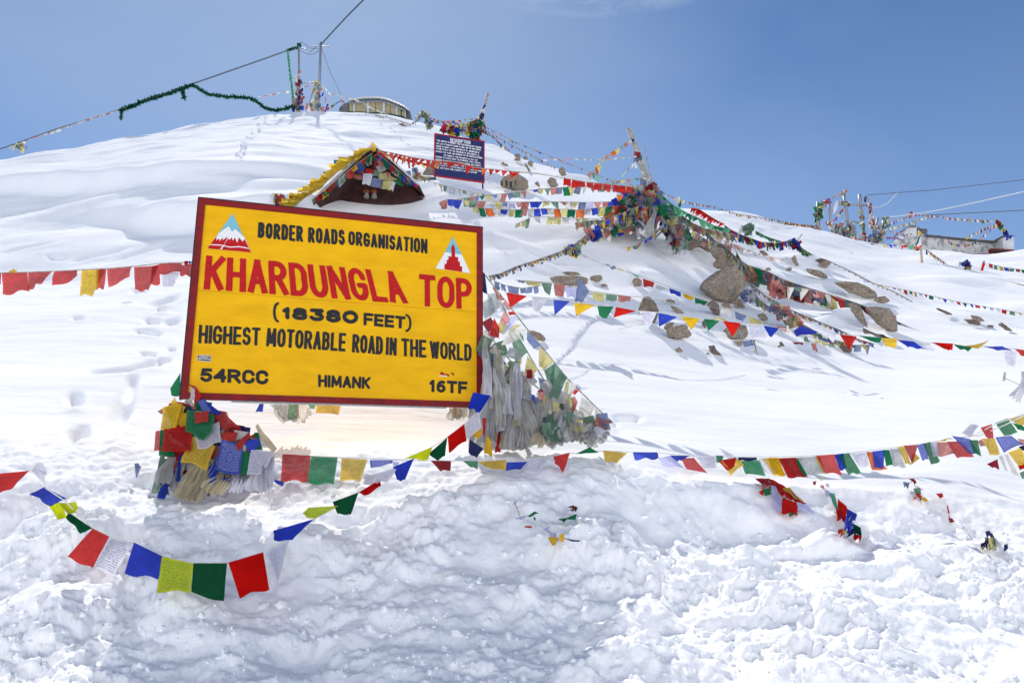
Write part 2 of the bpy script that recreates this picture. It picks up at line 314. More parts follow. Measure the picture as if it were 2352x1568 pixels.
    me.polygons.add(len(q)); me.polygons.foreach_set('loop_start', np.arange(0, q.size, 4, dtype=np.int32)); me.polygons.foreach_set('loop_total', np.full(len(q), 4, dtype=np.int32))
    me.polygons.foreach_set('use_smooth', np.ones(len(q), dtype=bool)); me.update(calc_edges=True)
    grit = np.zeros_like(X)
    for (cx, cy, rx, ry, a) in [(560, 1270, 170, 40, .9), (760, 1230, 120, 26, .5), (200, 1350, 120, 30, .35), (1000, 1310, 150, 40, .45), (1950, 1240, 200, 25, .25), (1800, 1500, 60, 60, .3), (1690, 1240, 60, 20, .3)]:
        grit += a * bump2(PXI, PYI, cx, cy, rx, ry, 0, 2)
    at = me.attributes.new('grit', 'FLOAT', 'POINT'); at.data.foreach_set('value', np.clip(grit * near, 0, 1).astype(np.float32).ravel())
    me.materials.append(SNOW); o = bpy.data.objects.new('snow_slope', me); COL.objects.link(o); o['kind'] = 'structure'
    o['label'] = 'snow covered hillside with a lumpy ploughed bank at its foot'
build_snow()
def SY(px, py, r=1):
    """distance of the finished snow surface seen at (px,py)"""
    i, j = int(px / 6 + 30), int(py / 6); w = SURF[max(j - r, 0):j + r + 1, max(i - r, 0):i + r + 1]
    return float(w.min()) if w.size and w.min() < 1e5 else GY(px, py)
# the snowy road verge and everything behind the camera
# opposite side of the pass: unseen snow slope, added and steepened to bounce fill light
def opposite():
    xs = np.linspace(-160, 160, 41); ys = np.linspace(-5, -120, 31); vs, fs = [], []
    for y in ys:
        for x in xs:
            r_ = (-5 - y); z = 0.0 + 1.0 * r_ * (1 - r_ / 420) + 1.6 * float(fbm(np.array([x * .03]), np.array([y * .05]), 3, 201)[0]) * min(r_ / 20, 1.5); vs.append((x, y, z))
    for j in range(30):
        for i in range(40): fs.append((j * 41 + i, j * 41 + i + 1, (j + 1) * 41 + i + 1, (j + 1) * 41 + i))
    o = mesh('bounce_slope', vs, fs, SNOW, smooth=True); o['kind'] = 'structure'
opposite()
gv = [(-400, -8, 0.28), (400, -8, 0.28), (400, 2.6, 0.28), (-400, 2.6, 0.28)]
g = mesh('ground', gv, [(0, 1, 2, 3)], SNOW); g['kind'] = 'structure'
fy = mesh('far_ground', [(-900, 60, -14), (900, 60, -14), (900, 900, -14), (-900, 900, -14)], [(0, 1, 2, 3)], SNOW); fy['kind'] = 'structure'

# loose crumbs and blocks of snow thrown on the bank
def crumbs():
    rr = random.Random(11); vs, fs = [], []; t = (1 + 5 ** .5) / 2
    ico = [Vector(v).normalized() for v in ((-1, t, 0), (1, t, 0), (-1, -t, 0), (1, -t, 0), (0, -1, t), (0, 1, t), (0, -1, -t), (0, 1, -t), (t, 0, -1), (t, 0, 1), (-t, 0, -1), (-t, 0, 1))]
    tri = [(0, 11, 5), (0, 5, 1), (0, 1, 7), (0, 7, 10), (0, 10, 11), (1, 5, 9), (5, 11, 4), (11, 10, 2), (10, 7, 6), (7, 1, 8), (3, 9, 4), (3, 4, 2), (3, 2, 6), (3, 6, 8), (3, 8, 9), (4, 9, 5), (2, 4, 11), (6, 2, 10), (8, 6, 7), (9, 8, 1)]
    for i in range(2600):
        x = rr.uniform(-60, 2410); y = rr.uniform(1100, 1560) if x < 1450 else rr.uniform(1180, 1560)
        cl_ = float(perlin(np.array([x * .012]), np.array([y * .02]), 171)[0])
        if cl_ < rr.uniform(-.5, .45): continue
        Y = SY(x, y, 0); c = P(x, y, Y); r = .004 + .022 * rr.random() ** 5 + .004 * rr.random(); sx, sy, sz = rr.uniform(.7, 1.5), rr.uniform(.7, 1.3), rr.uniform(.6, 1.2); b0 = len(vs)
        for v in ico: k = r * rr.uniform(.6, 1.3); vs.append(c + Vector((v.x * sx, v.y * sy, v.z * sz)) * k)
        fs += [(a + b0, b + b0, d + b0) for a, b, d in tri]
    o = mesh('snow_crumbs', vs, fs, SNOW); o['kind'] = 'stuff'; o['label'] = 'loose crumbs and small blocks of snow scattered over the bank'; o['category'] = 'snow crumbs'
crumbs()
# ------------------------------------------------------------------ hand painted lettering
def arc(cx, cy, rx, ry, a0, a1, n=9):
    return [(cx + rx * math.cos(math.radians(a0 + (a1 - a0) * i / n)), cy + ry * math.sin(math.radians(a0 + (a1 - a0) * i / n))) for i in range(n + 1)]
GL = {
 'A': (1.0, [[(0, 0), (.5, 1), (1, 0)], [(.2, .32), (.8, .32)]]),
 'B': (.92, [[(0, 0), (0, 1), (.5, 1)] + arc(.5, .77, .42, .23, 90, -90) + [(0, .54)], [(.5, .54)] + arc(.5, .27, .5, .27, 90, -90) + [(0, 0)]]),
 'C': (.92, [arc(.5, .68, .5, .32, 8, 180) + arc(.5, .32, .5, .32, 180, 352)]),
 'D': (.95, [[(0, 0), (0, 1), (.4, 1)] + arc(.4, .68, .6, .32, 90, 0) + arc(.4, .32, .6, .32, 0, -90) + [(0, 0)]]),
 'E': (.85, [[(1, 1), (0, 1), (0, 0), (1, 0)], [(0, .5), (.9, .5)]]),
 'F': (.85, [[(1, 1), (0, 1), (0, 0)], [(0, .5), (.9, .5)]]),
 'G': (1.0, [arc(.5, .68, .5, .32, 12, 180) + arc(.5, .32, .5, .32, 180, 360) + [(1, .46), (.6, .46)]]),
 'H': (1.0, [[(0, 0), (0, 1)], [(1, 0), (1, 1)], [(0, .5), (1, .5)]]),
 'I': (.0, [[(.5, 0), (.5, 1)]]),
 'J': (.8, [[(1, 1), (1, .3)] + arc(.5, .3, .5, .3, 0, -170)]),
 'K': (1.0, [[(0, 0), (0, 1)], [(1, 1), (.02, .42)], [(.3, .6), (.95, 0)]]),
 'L': (.85, [[(0, 1), (0, 0), (1, 0)]]),
 'M': (1.3, [[(0, 0), (.06, 1), (.5, .18), (.94, 1), (1, 0)]]),
 'N': (1.05, [[(0, 0), (0, 1), (1, 0), (1, 1)]]),
 'O': (1.0, [arc(.5, .66, .5, .34, 0, 180) + arc(.5, .34, .5, .34, 180, 360) + [(1, .66)]]),
 'P': (.92, [[(0, 0), (0, 1), (.45, 1)] + arc(.45, .74, .55, .26, 90, -90) + [(0, .48)]]),
 'Q': (1.0, [arc(.5, .66, .5, .34, 0, 180) + arc(.5, .34, .5, .34, 180, 360) + [(1, .66)], [(.6, .25), (1, -.05)]]),
 'R': (1.0, [[(0, 0), (0, 1), (.45, 1)] + arc(.45, .75, .5, .25, 90, -90) + [(0, .5)], [(.48, .5), (1, 0)]]),
 'S': (.9, [arc(.5, .74, .46, .26, 15, 235) + arc(.5, .27, .5, .27, 60, -165)]),
 'T': (.95, [[(0, 1), (1, 1)], [(.5, 1), (.5, 0)]]),
 'U': (1.0, [[(0, 1), (0, .34)] + arc(.5, .34, .5, .34, 180, 360) + [(1, 1)]]),
 'V': (1.0, [[(0, 1), (.5, 0), (1, 1)]]),
 'W': (1.4, [[(0, 1), (.25, 0), (.5, .95), (.75, 0), (1, 1)]]),
 'X': (1.0, [[(0, 1), (1, 0)], [(1, 1), (0, 0)]]),
 'Y': (1.0, [[(0, 1), (.5, .5), (1, 1)], [(.5, .5), (.5, 0)]]),
 'Z': (1.0, [[(0, 1), (1, 1), (0, 0), (1, 0)]]),
 '0': (1.1, [arc(.5, .5, .5, .5, 0, 360, 20)]),
 '1': (.4, [[(.1, .76), (.75, 1), (.75, 0)]]),
 '3': (1.0, [[(.05, 1), (.95, 1), (.5, .6)] + arc(.5, .3, .48, .3, 80, -160)]),
 '4': (.9, [[(.8, 0), (.8, 1), (0, .34), (1, .34)]]),
 '5': (.9, [[(.95, 1), (.2, 1), (.1, .56)] + arc(.5, .31, .48, .31, 125, -155)]),
 '6': (.85, [arc(.5, .3, .47, .3, 0, 360, 16), [(.9, .95)] + arc(.62, .42, .58, .56, 95, 190)]),
 '8': (1.0, [arc(.5, .76, .42, .24, 0, 360, 16), arc(.5, .27, .5, .27, 0, 360, 16)]),
 '.': (.0, [[(.5, 0), (.5, .03)]]), ',': (.0, [[(.5, .04), (.4, -.12)]]), '/': (.4, [[(0, 0), (1, 1)]]),
 '(': (.3, [[(1, 1.2)] + arc(1.0, .5, .95, .68, 115, 245, 12) + [(1, -.2)]]), ')': (.3, [[(0, 1.2)] + arc(0, .5, .95, .68, 65, -65, 12) + [(0, -.2)]]),
 '"': (.3, [[(.1, 1), (.1, .75)], [(.9, 1), (.9, .75)]]),
}
def glyph_mesh(text, size_w, size_h, th, cell, gap=0.10, rough=0.0, square=False):
    """letters filling a size_w x size_h box as flat shapes: distance field of the brush strokes, contoured"""
    ths = th * size_h
    adv, x = [], 0.0
    ws = [(GL[c][0] if c in GL else 0) for c in text]
    n = len(text); gapm = ths * (1 + gap * 3)
    fixed = 0; free = 0
    for c, w in zip(text, ws):
        if c == ' ': fixed += ths * 1.1
        else: free += w
    fixed += gapm * (n - 1) + ths
    sc = max((size_w - fixed) / max(free, .01), ths * 0.1)
    segs = []; x = ths / 2
    for i, (c, w) in enumerate(zip(text, ws)):
        if c == ' ': x += ths * 1.1 + gapm; continue
        gw = w * sc
        for pl in GL[c][1]:
            pts = [((x + p[0] * gw) if w > 0 else x + (p[0] - .5) * ths, ths / 2 + p[1] * (size_h - ths)) for p in pl]
            for a, b in zip(pts[:-1], pts[1:]): segs.append((a, b))
        x += gw + gapm
    pad = ths
    x0, y0 = -pad, -pad - size_h * .25; nx, ny = int((size_w + 2 * pad) / cell) + 2, int((size_h * 1.5 + 2 * pad) / cell) + 2
    F = np.full((ny, nx), 1e9)
    for (a, b) in segs:
        lx, hx = min(a[0], b[0]) - ths, max(a[0], b[0]) + ths; ly, hy = min(a[1], b[1]) - ths, max(a[1], b[1]) + ths
        i0, i1 = max(int((lx - x0) / cell), 0), min(int((hx - x0) / cell) + 2, nx); j0, j1 = max(int((ly - y0) / cell), 0), min(int((hy - y0) / cell) + 2, ny)
        if i1 <= i0 or j1 <= j0: continue
        gx, gy = np.meshgrid(x0 + np.arange(i0, i1) * cell, y0 + np.arange(j0, j1) * cell)
        dx, dy = b[0] - a[0], b[1] - a[1]; L2 = dx * dx + dy * dy + 1e-12
        t = np.clip(((gx - a[0]) * dx + (gy - a[1]) * dy) / L2, 0, 1)
        d = np.hypot(gx - a[0] - t * dx, gy - a[1] - t * dy) - ths / 2
        if square and L2 > (1.2 * ths) ** 2:
            L = math.sqrt(L2); al = ((gx - a[0]) * dx + (gy - a[1]) * dy) / L; pe = np.abs((gx - a[0]) * dy - (gy - a[1]) * dx) / L
            d = np.maximum(pe - ths / 2, np.abs(al - L / 2) - L / 2 - ths / 2 * .9)
        F[j0:j1, i0:i1] = np.minimum(F[j0:j1, i0:i1], d)
    if rough:
        gx, gy = np.meshgrid(np.arange(nx) * cell, np.arange(ny) * cell); F = F + rough * ths * perlin(gx / ths * 1.3, gy / ths * 1.3, len(text))
    # marching squares with fill
    V, Fc, cache = [], [], {}
    def vid(key, x, y):
        if key not in cache: cache[key] = len(V); V.append((x, y))
        return cache[key]
    ins = F < 0
    any_ = ins[:-1, :-1] | ins[1:, :-1] | ins[:-1, 1:] | ins[1:, 1:]
    for j, i in zip(*np.nonzero(any_)):
        cs = [(j, i), (j, i + 1), (j + 1, i + 1), (j + 1, i)]; poly = []
        for k in range(4):
            a, b = cs[k], cs[(k + 1) % 4]; fa, fb = F[a], F[b]
            if fa < 0: poly.append(vid(a, x0 + a[1] * cell, y0 + a[0] * cell))
            if (fa < 0) != (fb < 0):
                t = fa / (fa - fb); key = (min(a, b), max(a, b))
                poly.append(vid(key, x0 + (a[1] + (b[1] - a[1]) * t) * cell, y0 + (a[0] + (b[0] - a[0]) * t) * cell))
        if len(poly) >= 3: Fc.append(poly)
    return V, Fc
class Board:
    """a vertical flat board: world frame built from its seen corners"""
    def __init__(s, TL, TR, BR, BL, Ytl, yaw_from=None):
        s.o = P(*TL, Ytl)
        if yaw_from is None:                 # horizontal edges: find the yaw that makes TR and TL level
            r = ray(*TR); k = (s.o.z - EYE.z) / r.z; q = EYE + r * k
        else: q = s.o + yaw_from
        s.ex = (q - s.o); s.ex.z = 0; s.ex.normalize(); s.n = s.ex.cross(UPV)   # towards the camera
        if s.n.y > 0: s.n = -s.n
    def hit(s, px, py, off=0.0):
        d = ray(px, py); k = (s.o + s.n * off - EYE).dot(s.n) / d.dot(s.n); return EYE + d * k
    def uv(s, px, py):
        q = s.hit(px, py) - s.o; return q.dot(s.ex), q.dot(UPV)
    def pt(s, u, v, off=0.0): return s.o + s.ex * u + UPV * v + s.n * off
def box(name, b, u0, v0, u1, v1, d0, d1, mat, parent, rot=None):
    vs = [b.pt(u, v, d) for d in (d0, d1) for (u, v) in ((u0, v0), (u1, v0), (u1, v1), (u0, v1))]
    return mesh(name, vs, [(3, 2, 1, 0), (4, 5, 6, 7), (0, 1, 5, 4), (1, 2, 6, 5), (2, 3, 7, 6), (3, 0, 4, 7)], mat, parent)
def bevel(o, w=0.004, seg=2):
    m = o.modifiers.new('bevel', 'BEVEL'); m.width = w; m.segments = seg; m.limit_method = 'ANGLE'; return o
def lettering(board, text, quad, th, mat, parent, cell_px=1.2, off=0.003, rough=0.06, gap=0.10, name='lettering', square=False):
    c = [board.uv(*q) for q in quad]         # TL TR BR BL
    w = (math.dist(c[0], c[1]) + math.dist(c[3], c[2])) / 2; h = (math.dist(c[0], c[3]) + math.dist(c[1], c[2])) / 2
    V, Fc = glyph_mesh(text, w, h, th, cell_px * w / max(abs(quad[1][0] - quad[0][0]), 1), gap, rough, square)
    out = []
    for x, y in V:
        a, b = x / w, y / h
        u = (c[3][0] * (1 - a) + c[2][0] * a) * (1 - b) + (c[0][0] * (1 - a) + c[1][0] * a) * b
        v = (c[3][1] * (1 - a) + c[2][1] * a) * (1 - b) + (c[0][1] * (1 - a) + c[1][1] * a) * b
        out.append(board.pt(u, v, off))
    o = mesh(name, out, Fc, mat, parent); return o
def shape(board, pts, mat, parent, off, name='emblem'):
    return mesh(name, [board.hit(x, y, 0) + board.n * off for x, y in pts], [tuple(range(len(pts)))], mat, parent)
def paint(name, c0, c1, sc=6, rough=0.45, chips=None, grime=0.0):
    """brushed enamel: faint tone drift, brush streaks, optional chips"""
    m, n, l, b = nodes_mat(name, c0, rough, 0.12)
    t = n.new('ShaderNodeTexCoord'); mp = n.new('ShaderNodeMapping'); mp.inputs['Scale'].default_value = (1, 1, 3)
    z = n.new('ShaderNodeTexNoise'); z.inputs['Scale'].default_value = sc; z.inputs['Detail'].default_value = 8; z.inputs['Roughness'].default_value = 0.6
    r = n.new('ShaderNodeValToRGB'); r.color_ramp.elements[0].position = 0.35; r.color_ramp.elements[1].position = 0.68
    r.color_ramp.elements[0].color = (*c0, 1); r.color_ramp.elements[1].color = (*c1, 1)
    l.new(t.outputs['Object'], mp.inputs[0]); l.new(mp.outputs[0], z.inputs['Vector']); l.new(z.outputs['Fac'], r.inputs[0]); last = r.outputs[0]
    if chips:
        z2 = n.new('ShaderNodeTexNoise'); z2.inputs['Scale'].default_value = 26; z2.inputs['Detail'].default_value = 10; z2.inputs['Roughness'].default_value = 0.75
        r2 = n.new('ShaderNodeValToRGB'); r2.color_ramp.elements[0].position = 0.70; r2.color_ramp.elements[1].position = 0.73
        x = n.new('ShaderNodeMix'); x.data_type = 'RGBA'; x.inputs[7].default_value = (*chips, 1)
        l.new(t.outputs['Object'], z2.inputs['Vector']); l.new(z2.outputs['Fac'], r2.inputs[0]); l.new(r2.outputs[0], x.inputs[0]); l.new(last, x.inputs[6]); last = x.outputs[2]
    l.new(last, b.inputs['Base Color'])
    z3 = n.new('ShaderNodeTexNoise'); z3.inputs['Scale'].default_value = 60; bp = n.new('ShaderNodeBump'); bp.inputs['Strength'].default_value = 0.12; bp.inputs['Distance'].default_value = 0.004
    l.new(mp.outputs[0], z3.inputs['Vector']); l.new(z3.outputs['Fac'], bp.inputs['Height']); l.new(bp.outputs[0], b.inputs['Normal'])
    return m
YEL = paint('yellow_enamel', (0.74, 0.385, 0.002), (0.86, 0.47, 0.003), 4, 0.45)
MAR = paint('maroon_enamel', (0.13, 0.016, 0.02), (0.27, 0.012, 0.014), 9, 0.5, chips=(0.45, 0.33, 0.28))
BLK = paint('black_letter_paint', (0.018, 0.019, 0.02), (0.035, 0.035, 0.035), 20, 0.5)
RED = paint('red_letter_paint', (0.42, 0.008, 0.012), (0.50, 0.012, 0.014), 12, 0.45)
WHT = paint('white_paint', (0.72, 0.71, 0.72), (0.80, 0.80, 0.80), 20)
CYA = paint('sky_blue_paint', (0.16, 0.42, 0.52), (0.22, 0.50, 0.60), 12)
DKM = paint('dark_edge_paint', (0.03, 0.02, 0.022), (0.06, 0.035, 0.04), 9)
NAV = paint('navy_enamel', (0.022, 0.032, 0.11), (0.035, 0.045, 0.14), 5)
RDF = paint('bright_red_enamel', (0.34, 0.012, 0.03), (0.42, 0.02, 0.04), 8)
STEEL = grainy('galvanised_steel', (0.30, 0.31, 0.33), (0.42, 0.43, 0.45), 30, 0.5, 0.1, metal=0.3)
WOODG = grainy('weathered_wood', (0.30, 0.27, 0.23), (0.55, 0.52, 0.47), 14, 0.85, 0.4)
def tube(name, pts, r, mat, parent=None, sides=6, r1=None, caps=True):
    vs, fs = [], []; n = len(pts)
    for i, p in enumerate(pts):
        p = Vector(p); a = Vector(pts[max(i - 1, 0)]); b = Vector(pts[min(i + 1, n - 1)]); t = (b - a).normalized()
        u = t.cross(Vector((0.1, 0.2, 0.97))); u = u.normalized() if u.length > 1e-3 else Vector((1, 0, 0)); v = t.cross(u)
        rr = r if r1 is None else r + (r1 - r) * i / (n - 1)
        for k in range(sides):
            a_ = 2 * math.pi * k / sides; vs.append(p + (u * math.cos(a_) + v * math.sin(a_)) * rr)
    for i in range(n - 1):
        for k in range(sides): fs.append((i * sides + k, i * sides + (k + 1) % sides, (i + 1) * sides + (k + 1) % sides, (i + 1) * sides + k))
    if caps: fs.append(tuple(range(sides - 1, -1, -1))); fs.append(tuple((n - 1) * sides + k for k in range(sides)))
    return mesh(name, vs, fs, mat, parent, smooth=sides > 4)
# ------------------------------------------------------------------ the big yellow sign
SB = Board((458, 456), (1107, 524), (1107, 936), (415, 915), 5.25)
uBL, vBL = SB.uv(415, 915); uTR, vTR = SB.uv(1107, 524); uBR, vBR = SB.uv(1107, 936)
SW, SH = (uTR + uBR) / 2, -(vBL + vBR) / 2
print('sign size', SW, SH, 'corners', SB.uv(415, 915), SB.uv(1107, 524), SB.uv(1107, 936), 'Y', SB.pt(0, 0).y, SB.pt(SW, 0).y)
sign = thing('road_sign', 'large yellow painted board with maroon frame announcing a mountain pass top', 'sign', SB.pt(SW / 2, -SH, -0.03))
fwid = 0.047
box('frame_rail', SB, 0, -fwid, SW, 0, -0.05, 0.012, MAR, sign); box('frame_rail', SB, 0, -SH, SW, -SH + fwid, -0.05, 0.012, MAR, sign)
box('frame_rail', SB, 0, -SH + fwid, fwid, -fwid, -0.05, 0.0115, MAR, sign); box('frame_rail', SB, SW - fwid, -SH + fwid, SW, -fwid, -0.05, 0.0115, MAR, sign)
vs_ = SB.uv(448, 666)[1]; ve_ = SB.uv(1094, 717)[1]
def quadbox(name, uv, d0, d1, mat, parent):
    vs = [SB.pt(u, v, d) for d in (d0, d1) for (u, v) in uv]
    return mesh(name, vs, [(3, 2, 1, 0), (4, 5, 6, 7), (0, 1, 5, 4), (1, 2, 6, 5), (2, 3, 7, 6), (3, 0, 4, 7)], mat, parent)
quadbox('panel', [(fwid, vs_ + .0012), (SW - fwid, ve_ + .0012), (SW - fwid, -fwid), (fwid, -fwid)], -0.03, 0.0, YEL, sign)
quadbox('panel', [(fwid, -SH + fwid), (SW - fwid, -SH + fwid), (SW - fwid, ve_ - .0012), (fwid, vs_ - .0012)], -0.03, -0.0006, YEL, sign)
box('edge_trim', SB, -.011, -SH - .004, -.0005, .004, -.062, .004, DKM, sign); box('edge_trim', SB, SW + .0005, -SH - .004, SW + .008, .004, -.062, .004, DKM, sign); box('edge_trim', SB, -.011, .0045, SW + .008, .013, -.062, .004, DKM, sign)
# steel frame and legs standing behind the board
box('leg', SB, 0.10, -SH - 1.25, 0.15, -SH, -0.10, -0.052, STEEL, sign); box('leg', SB, SW - 0.09, -SH - 1.2, SW - 0.045, -SH, -0.10, -0.052, STEEL, sign)
box('lower_rail', SB, 0.35, -SH - 0.012, SW - 0.3, -SH - 0.001, -0.045, -0.01, STEEL, sign)
T = lambda s, q, th, m, **k: lettering(SB, s, q, th, m, sign, **k)
T('KHARDUNGLA', [(474, 586), (915, 624), (938, 698), (467, 665)], .165, RED, rough=.03, gap=.09, square=True)
T('TOP', [(962, 629), (1083, 641), (1085, 712), (962, 703)], .165, RED, rough=.03, gap=.10, square=True)
T('BORDER', [(593.7, 510), (696.2, 519.6), (696.2, 556.4), (591.4, 546)], .17, BLK, gap=.10)
T('ROADS', [(707.9, 521.7), (791.6, 528), (792.4, 563.6), (707.2, 557.2)], .17, BLK, gap=.10)
T('ORGANISATION', [(800, 530.4), (982, 549), (981.5, 583.5), (800, 562.5)], .17, BLK, gap=.10)
T('(', [(626.6, 699), (641, 700), (641, 735), (626.6, 734)], .16, BLK)
T('18380', [(647.7, 704.1), (822.8, 714), (822.8, 744.5), (647, 732.3)], .30, BLK, gap=.12)
T('FEET', [(835.3, 718), (931.6, 726.8), (930.8, 755.2), (834.5, 747)], .24, BLK, gap=.08, square=True)
T(')', [(931, 726), (945.6, 727), (945.6, 758), (931, 757)], .16, BLK)
T('HIGHEST', [(457.6, 745.6), (598.9, 752.5), (597.6, 794), (455, 788.4)], .155, BLK, gap=.09, square=True)
T('MOTORABLE', [(613.3, 752.6), (795.5, 765.2), (793.5, 807.4), (610.9, 795.4)], .155, BLK, gap=.09, square=True)
T('ROAD', [(810, 766.7), (879.6, 773), (879.2, 814.6), (808, 809.4)], .155, BLK, gap=.07, square=True)
T('IN', [(887, 773.8), (911.5, 776.1), (910.6, 816.8), (885.7, 814.8)], .155, BLK, gap=.09, square=True)
T('THE', [(921.4, 776.6), (979.3, 780.8), (979.3, 821.5), (922, 817.9)], .155, BLK, gap=.09, square=True)
T('WORLD', [(986.6, 782.4), (1083, 790.5), (1082.5, 829.5), (987.9, 822.6)], .155, BLK, gap=.09, square=True)
T('54RCC', [(459.2, 845), (616.7, 850.4), (616.4, 883.3), (458.4, 876.4)], .24, BLK, gap=.1, square=True)
T('HIMANK', [(730.6, 859.5), (851.8, 865.8), (850.2, 893.2), (730.6, 888.8)], .21, BLK, gap=.08)
T('16TF', [(985.5, 871.6), (1073.9, 876.2), (1073.2, 905.4), (985.5, 899.7)], .24, BLK, gap=.12, square=True)
def zA(*p): return [(431.8 + .15645 * x, 459.4 + .15645 * y) for x, y in p]
shape(SB, zA((655, 200), (925, 770), (288, 712)), CYA, sign, .002)
shape(SB, zA((455, 490), (520, 440), (600, 385), (648, 470), (690, 425), (760, 485), (828, 545), (925, 770), (288, 712), (400, 570)), WHT, sign, .003)
shape(SB, zA((288, 712), (385, 580), (420, 548), (418, 600), (458, 560), (465, 606), (505, 555), (515, 592), (570, 545), (612, 590), (640, 548), (660, 598), (690, 550), (722, 632), (750, 552), (805, 616), (826, 572), (845, 600), (925, 770)), RED, sign, .004)
shape(SB, zA((322, 664), (345, 652), (480, 658), (620, 688), (760, 680), (895, 708), (902, 722), (760, 696), (620, 702), (480, 672), (345, 666)), WHT, sign, .005)
shape(SB, zA((585, 545), (600, 546), (560, 610), (500, 726), (470, 724), (535, 650)), WHT, sign, .0056)
def zB(*p): return [(588 + .2502 * x, 294 + .2502 * y) for x, y in p]
shape(SB, zB((1805, 1000), (1890, 1162), (1735, 1140)), CYA, sign, .002)
shape(SB, zB((1735, 1140), (1890, 1162), (1967, 1333), (1648, 1288)), WHT, sign, .0021)
shape(SB, zB((1807, 1062), (1826, 1100), (1828, 1182), (1855, 1188), (1857, 1226), (1872, 1228), (1872, 1268), (1892, 1272), (1892, 1322), (1728, 1298), (1730, 1248), (1748, 1247), (1750, 1212), (1765, 1210), (1765, 1178), (1793, 1180), (1792, 1098)), RED, sign, .003)
def zC(*p): return [(762.6 + .15645 * x, 679.9 + .15645 * y) for x, y in p]
shape(SB, zC((1565, 1160), (1690, 1168), (1690, 1182), (1570, 1172)), WHT, sign, .002, 'plough_emblem')
shape(SB, zC((1590, 1112), (1636, 1116), (1638, 1138), (1680, 1145), (1700, 1134), (1706, 1152), (1730, 1160), (1712, 1180), (1690, 1172), (1690, 1162), (1586, 1154)), RED, sign, .0028, 'plough_emblem')
shape(SB, zC((1740, 1128), (1765, 1120), (1790, 1140), (1788, 1168), (1776, 1168), (1774, 1146), (1748, 1140)), BLK, sign, .0026, 'plough_emblem')
st = shape(SB, [(453.6, 814.8), (485.2, 816.4), (484, 830.8), (453.0, 828.2)], WHT, sign, .002, 'sticker')
shape(SB, [(454.6, 815.8), (484.2, 817.4), (483.2, 829.6), (454.0, 827.2)], BLK, st, .0026, 'sticker_print')
for tx, q in (('ASSAM', [(457, 817), (482, 818.4), (481.8, 821.8), (456.8, 820.6)]), ('BIKERS', [(456, 821.8), (483, 823.2), (482.8, 826.6), (455.8, 825.2)])):
    lettering(SB, tx, q, .22, WHT, st, cell_px=.5, off=.0032, rough=0)
# ------------------------------------------------------------------ the navy board up the slope
DB = Board((998, 306), (1113, 324), (1112, 419), (995, 404), GY(1113, 446))
uR = DB.uv(1113, 324)[0]; hD = -DB.uv(995, 404)[1]
db = thing('notice_board', 'navy blue notice board with red frame on thin posts, closely lettered in white', 'sign', DB.pt(uR / 2, -hD - .9, -0.02))
fb = 0.035
box('frame_rail', DB, 0, -fb, uR, 0, -.04, .01, RDF, db); box('frame_rail', DB, 0, -hD, uR, -hD + fb, -.04, .01, RDF, db)
box('frame_rail', DB, 0, -hD + fb, fb, -fb, -.04, .0095, RDF, db); box('frame_rail', DB, uR - fb, -hD + fb, uR, -fb, -.04, .0095, RDF, db)
box('panel', DB, fb, -hD + fb, uR - fb, -fb, -.03, .0, NAV, db)
box('leg', DB, .03, -hD - 1.0, .07, -hD, -.08, -.042, NAV, db); box('leg', DB, uR - .06, -hD - 1.0, uR - .02, -hD, -.08, -.042, NAV, db)
def zD(x, y): return (955.5 + .13672 * x, 202.1 + .13672 * y)
def dline(s, x0, y0, x1, y1, h, th, cp=.4):
    lettering(DB, s, [zD(x0, y0), zD(x1, y1), zD(x1, y1 + h), zD(x0, y0 + h)], th, WHT, db, cell_px=cp, off=.003, rough=0, gap=.10)
dline('DESCRIPTION', 572, 842, 914, 890, 60, .16)
for s, x0, y0, x1, y1 in [('"THIS CHORTEN IS BROUGHT FROM KANYAKUMARI/CAPE COMORIN,', 345, 868, 1100, 992), ('THE LAST OF BHARATH PLEDGE IN INDIA AND THE MOOLADHARA', 342, 916, 1088, 1030),
    ('CHAKRA OF BHARAT. AFTER SANCTIONS IN THE JURISDICTION OF', 340, 960, 1065, 1075), ('OCTANE TO BE A TOP THE SAHASRARA OF OUR COUNTRY TO', 338, 1002, 1060, 1118),
    ('ENTRUST THE PEACE AND HARMONY IN THE FRONTIER REGIONS.', 335, 1050, 1120, 1166), ('THE POWER OF THIS PRATHISHTA IS THAT THE', 462, 1116, 1032, 1204),
    ('GANESH IS PLACED OVER THE POWERFUL SREE CHAKRA.', 332, 1140, 1086, 1252), ('NOBODY TO DISTURB THE MARBLE SHRINE AND SHOULD', 330, 1188, 1090, 1296), ('BE TOUCHED BY ANYBODY. ARE REQUESTED TO', 330, 1240, 1055, 1336),
    ('PRAY FOR THE PROTECTION OF OUR SOLDIERS AND', 330, 1276, 1100, 1386), ('FOR THE PEACE AND LONGIVITY OF OUR NATION"', 330, 1320, 1028, 1414)]:
    dline(s, x0, y0, x1, y1, 28, .17, .45)
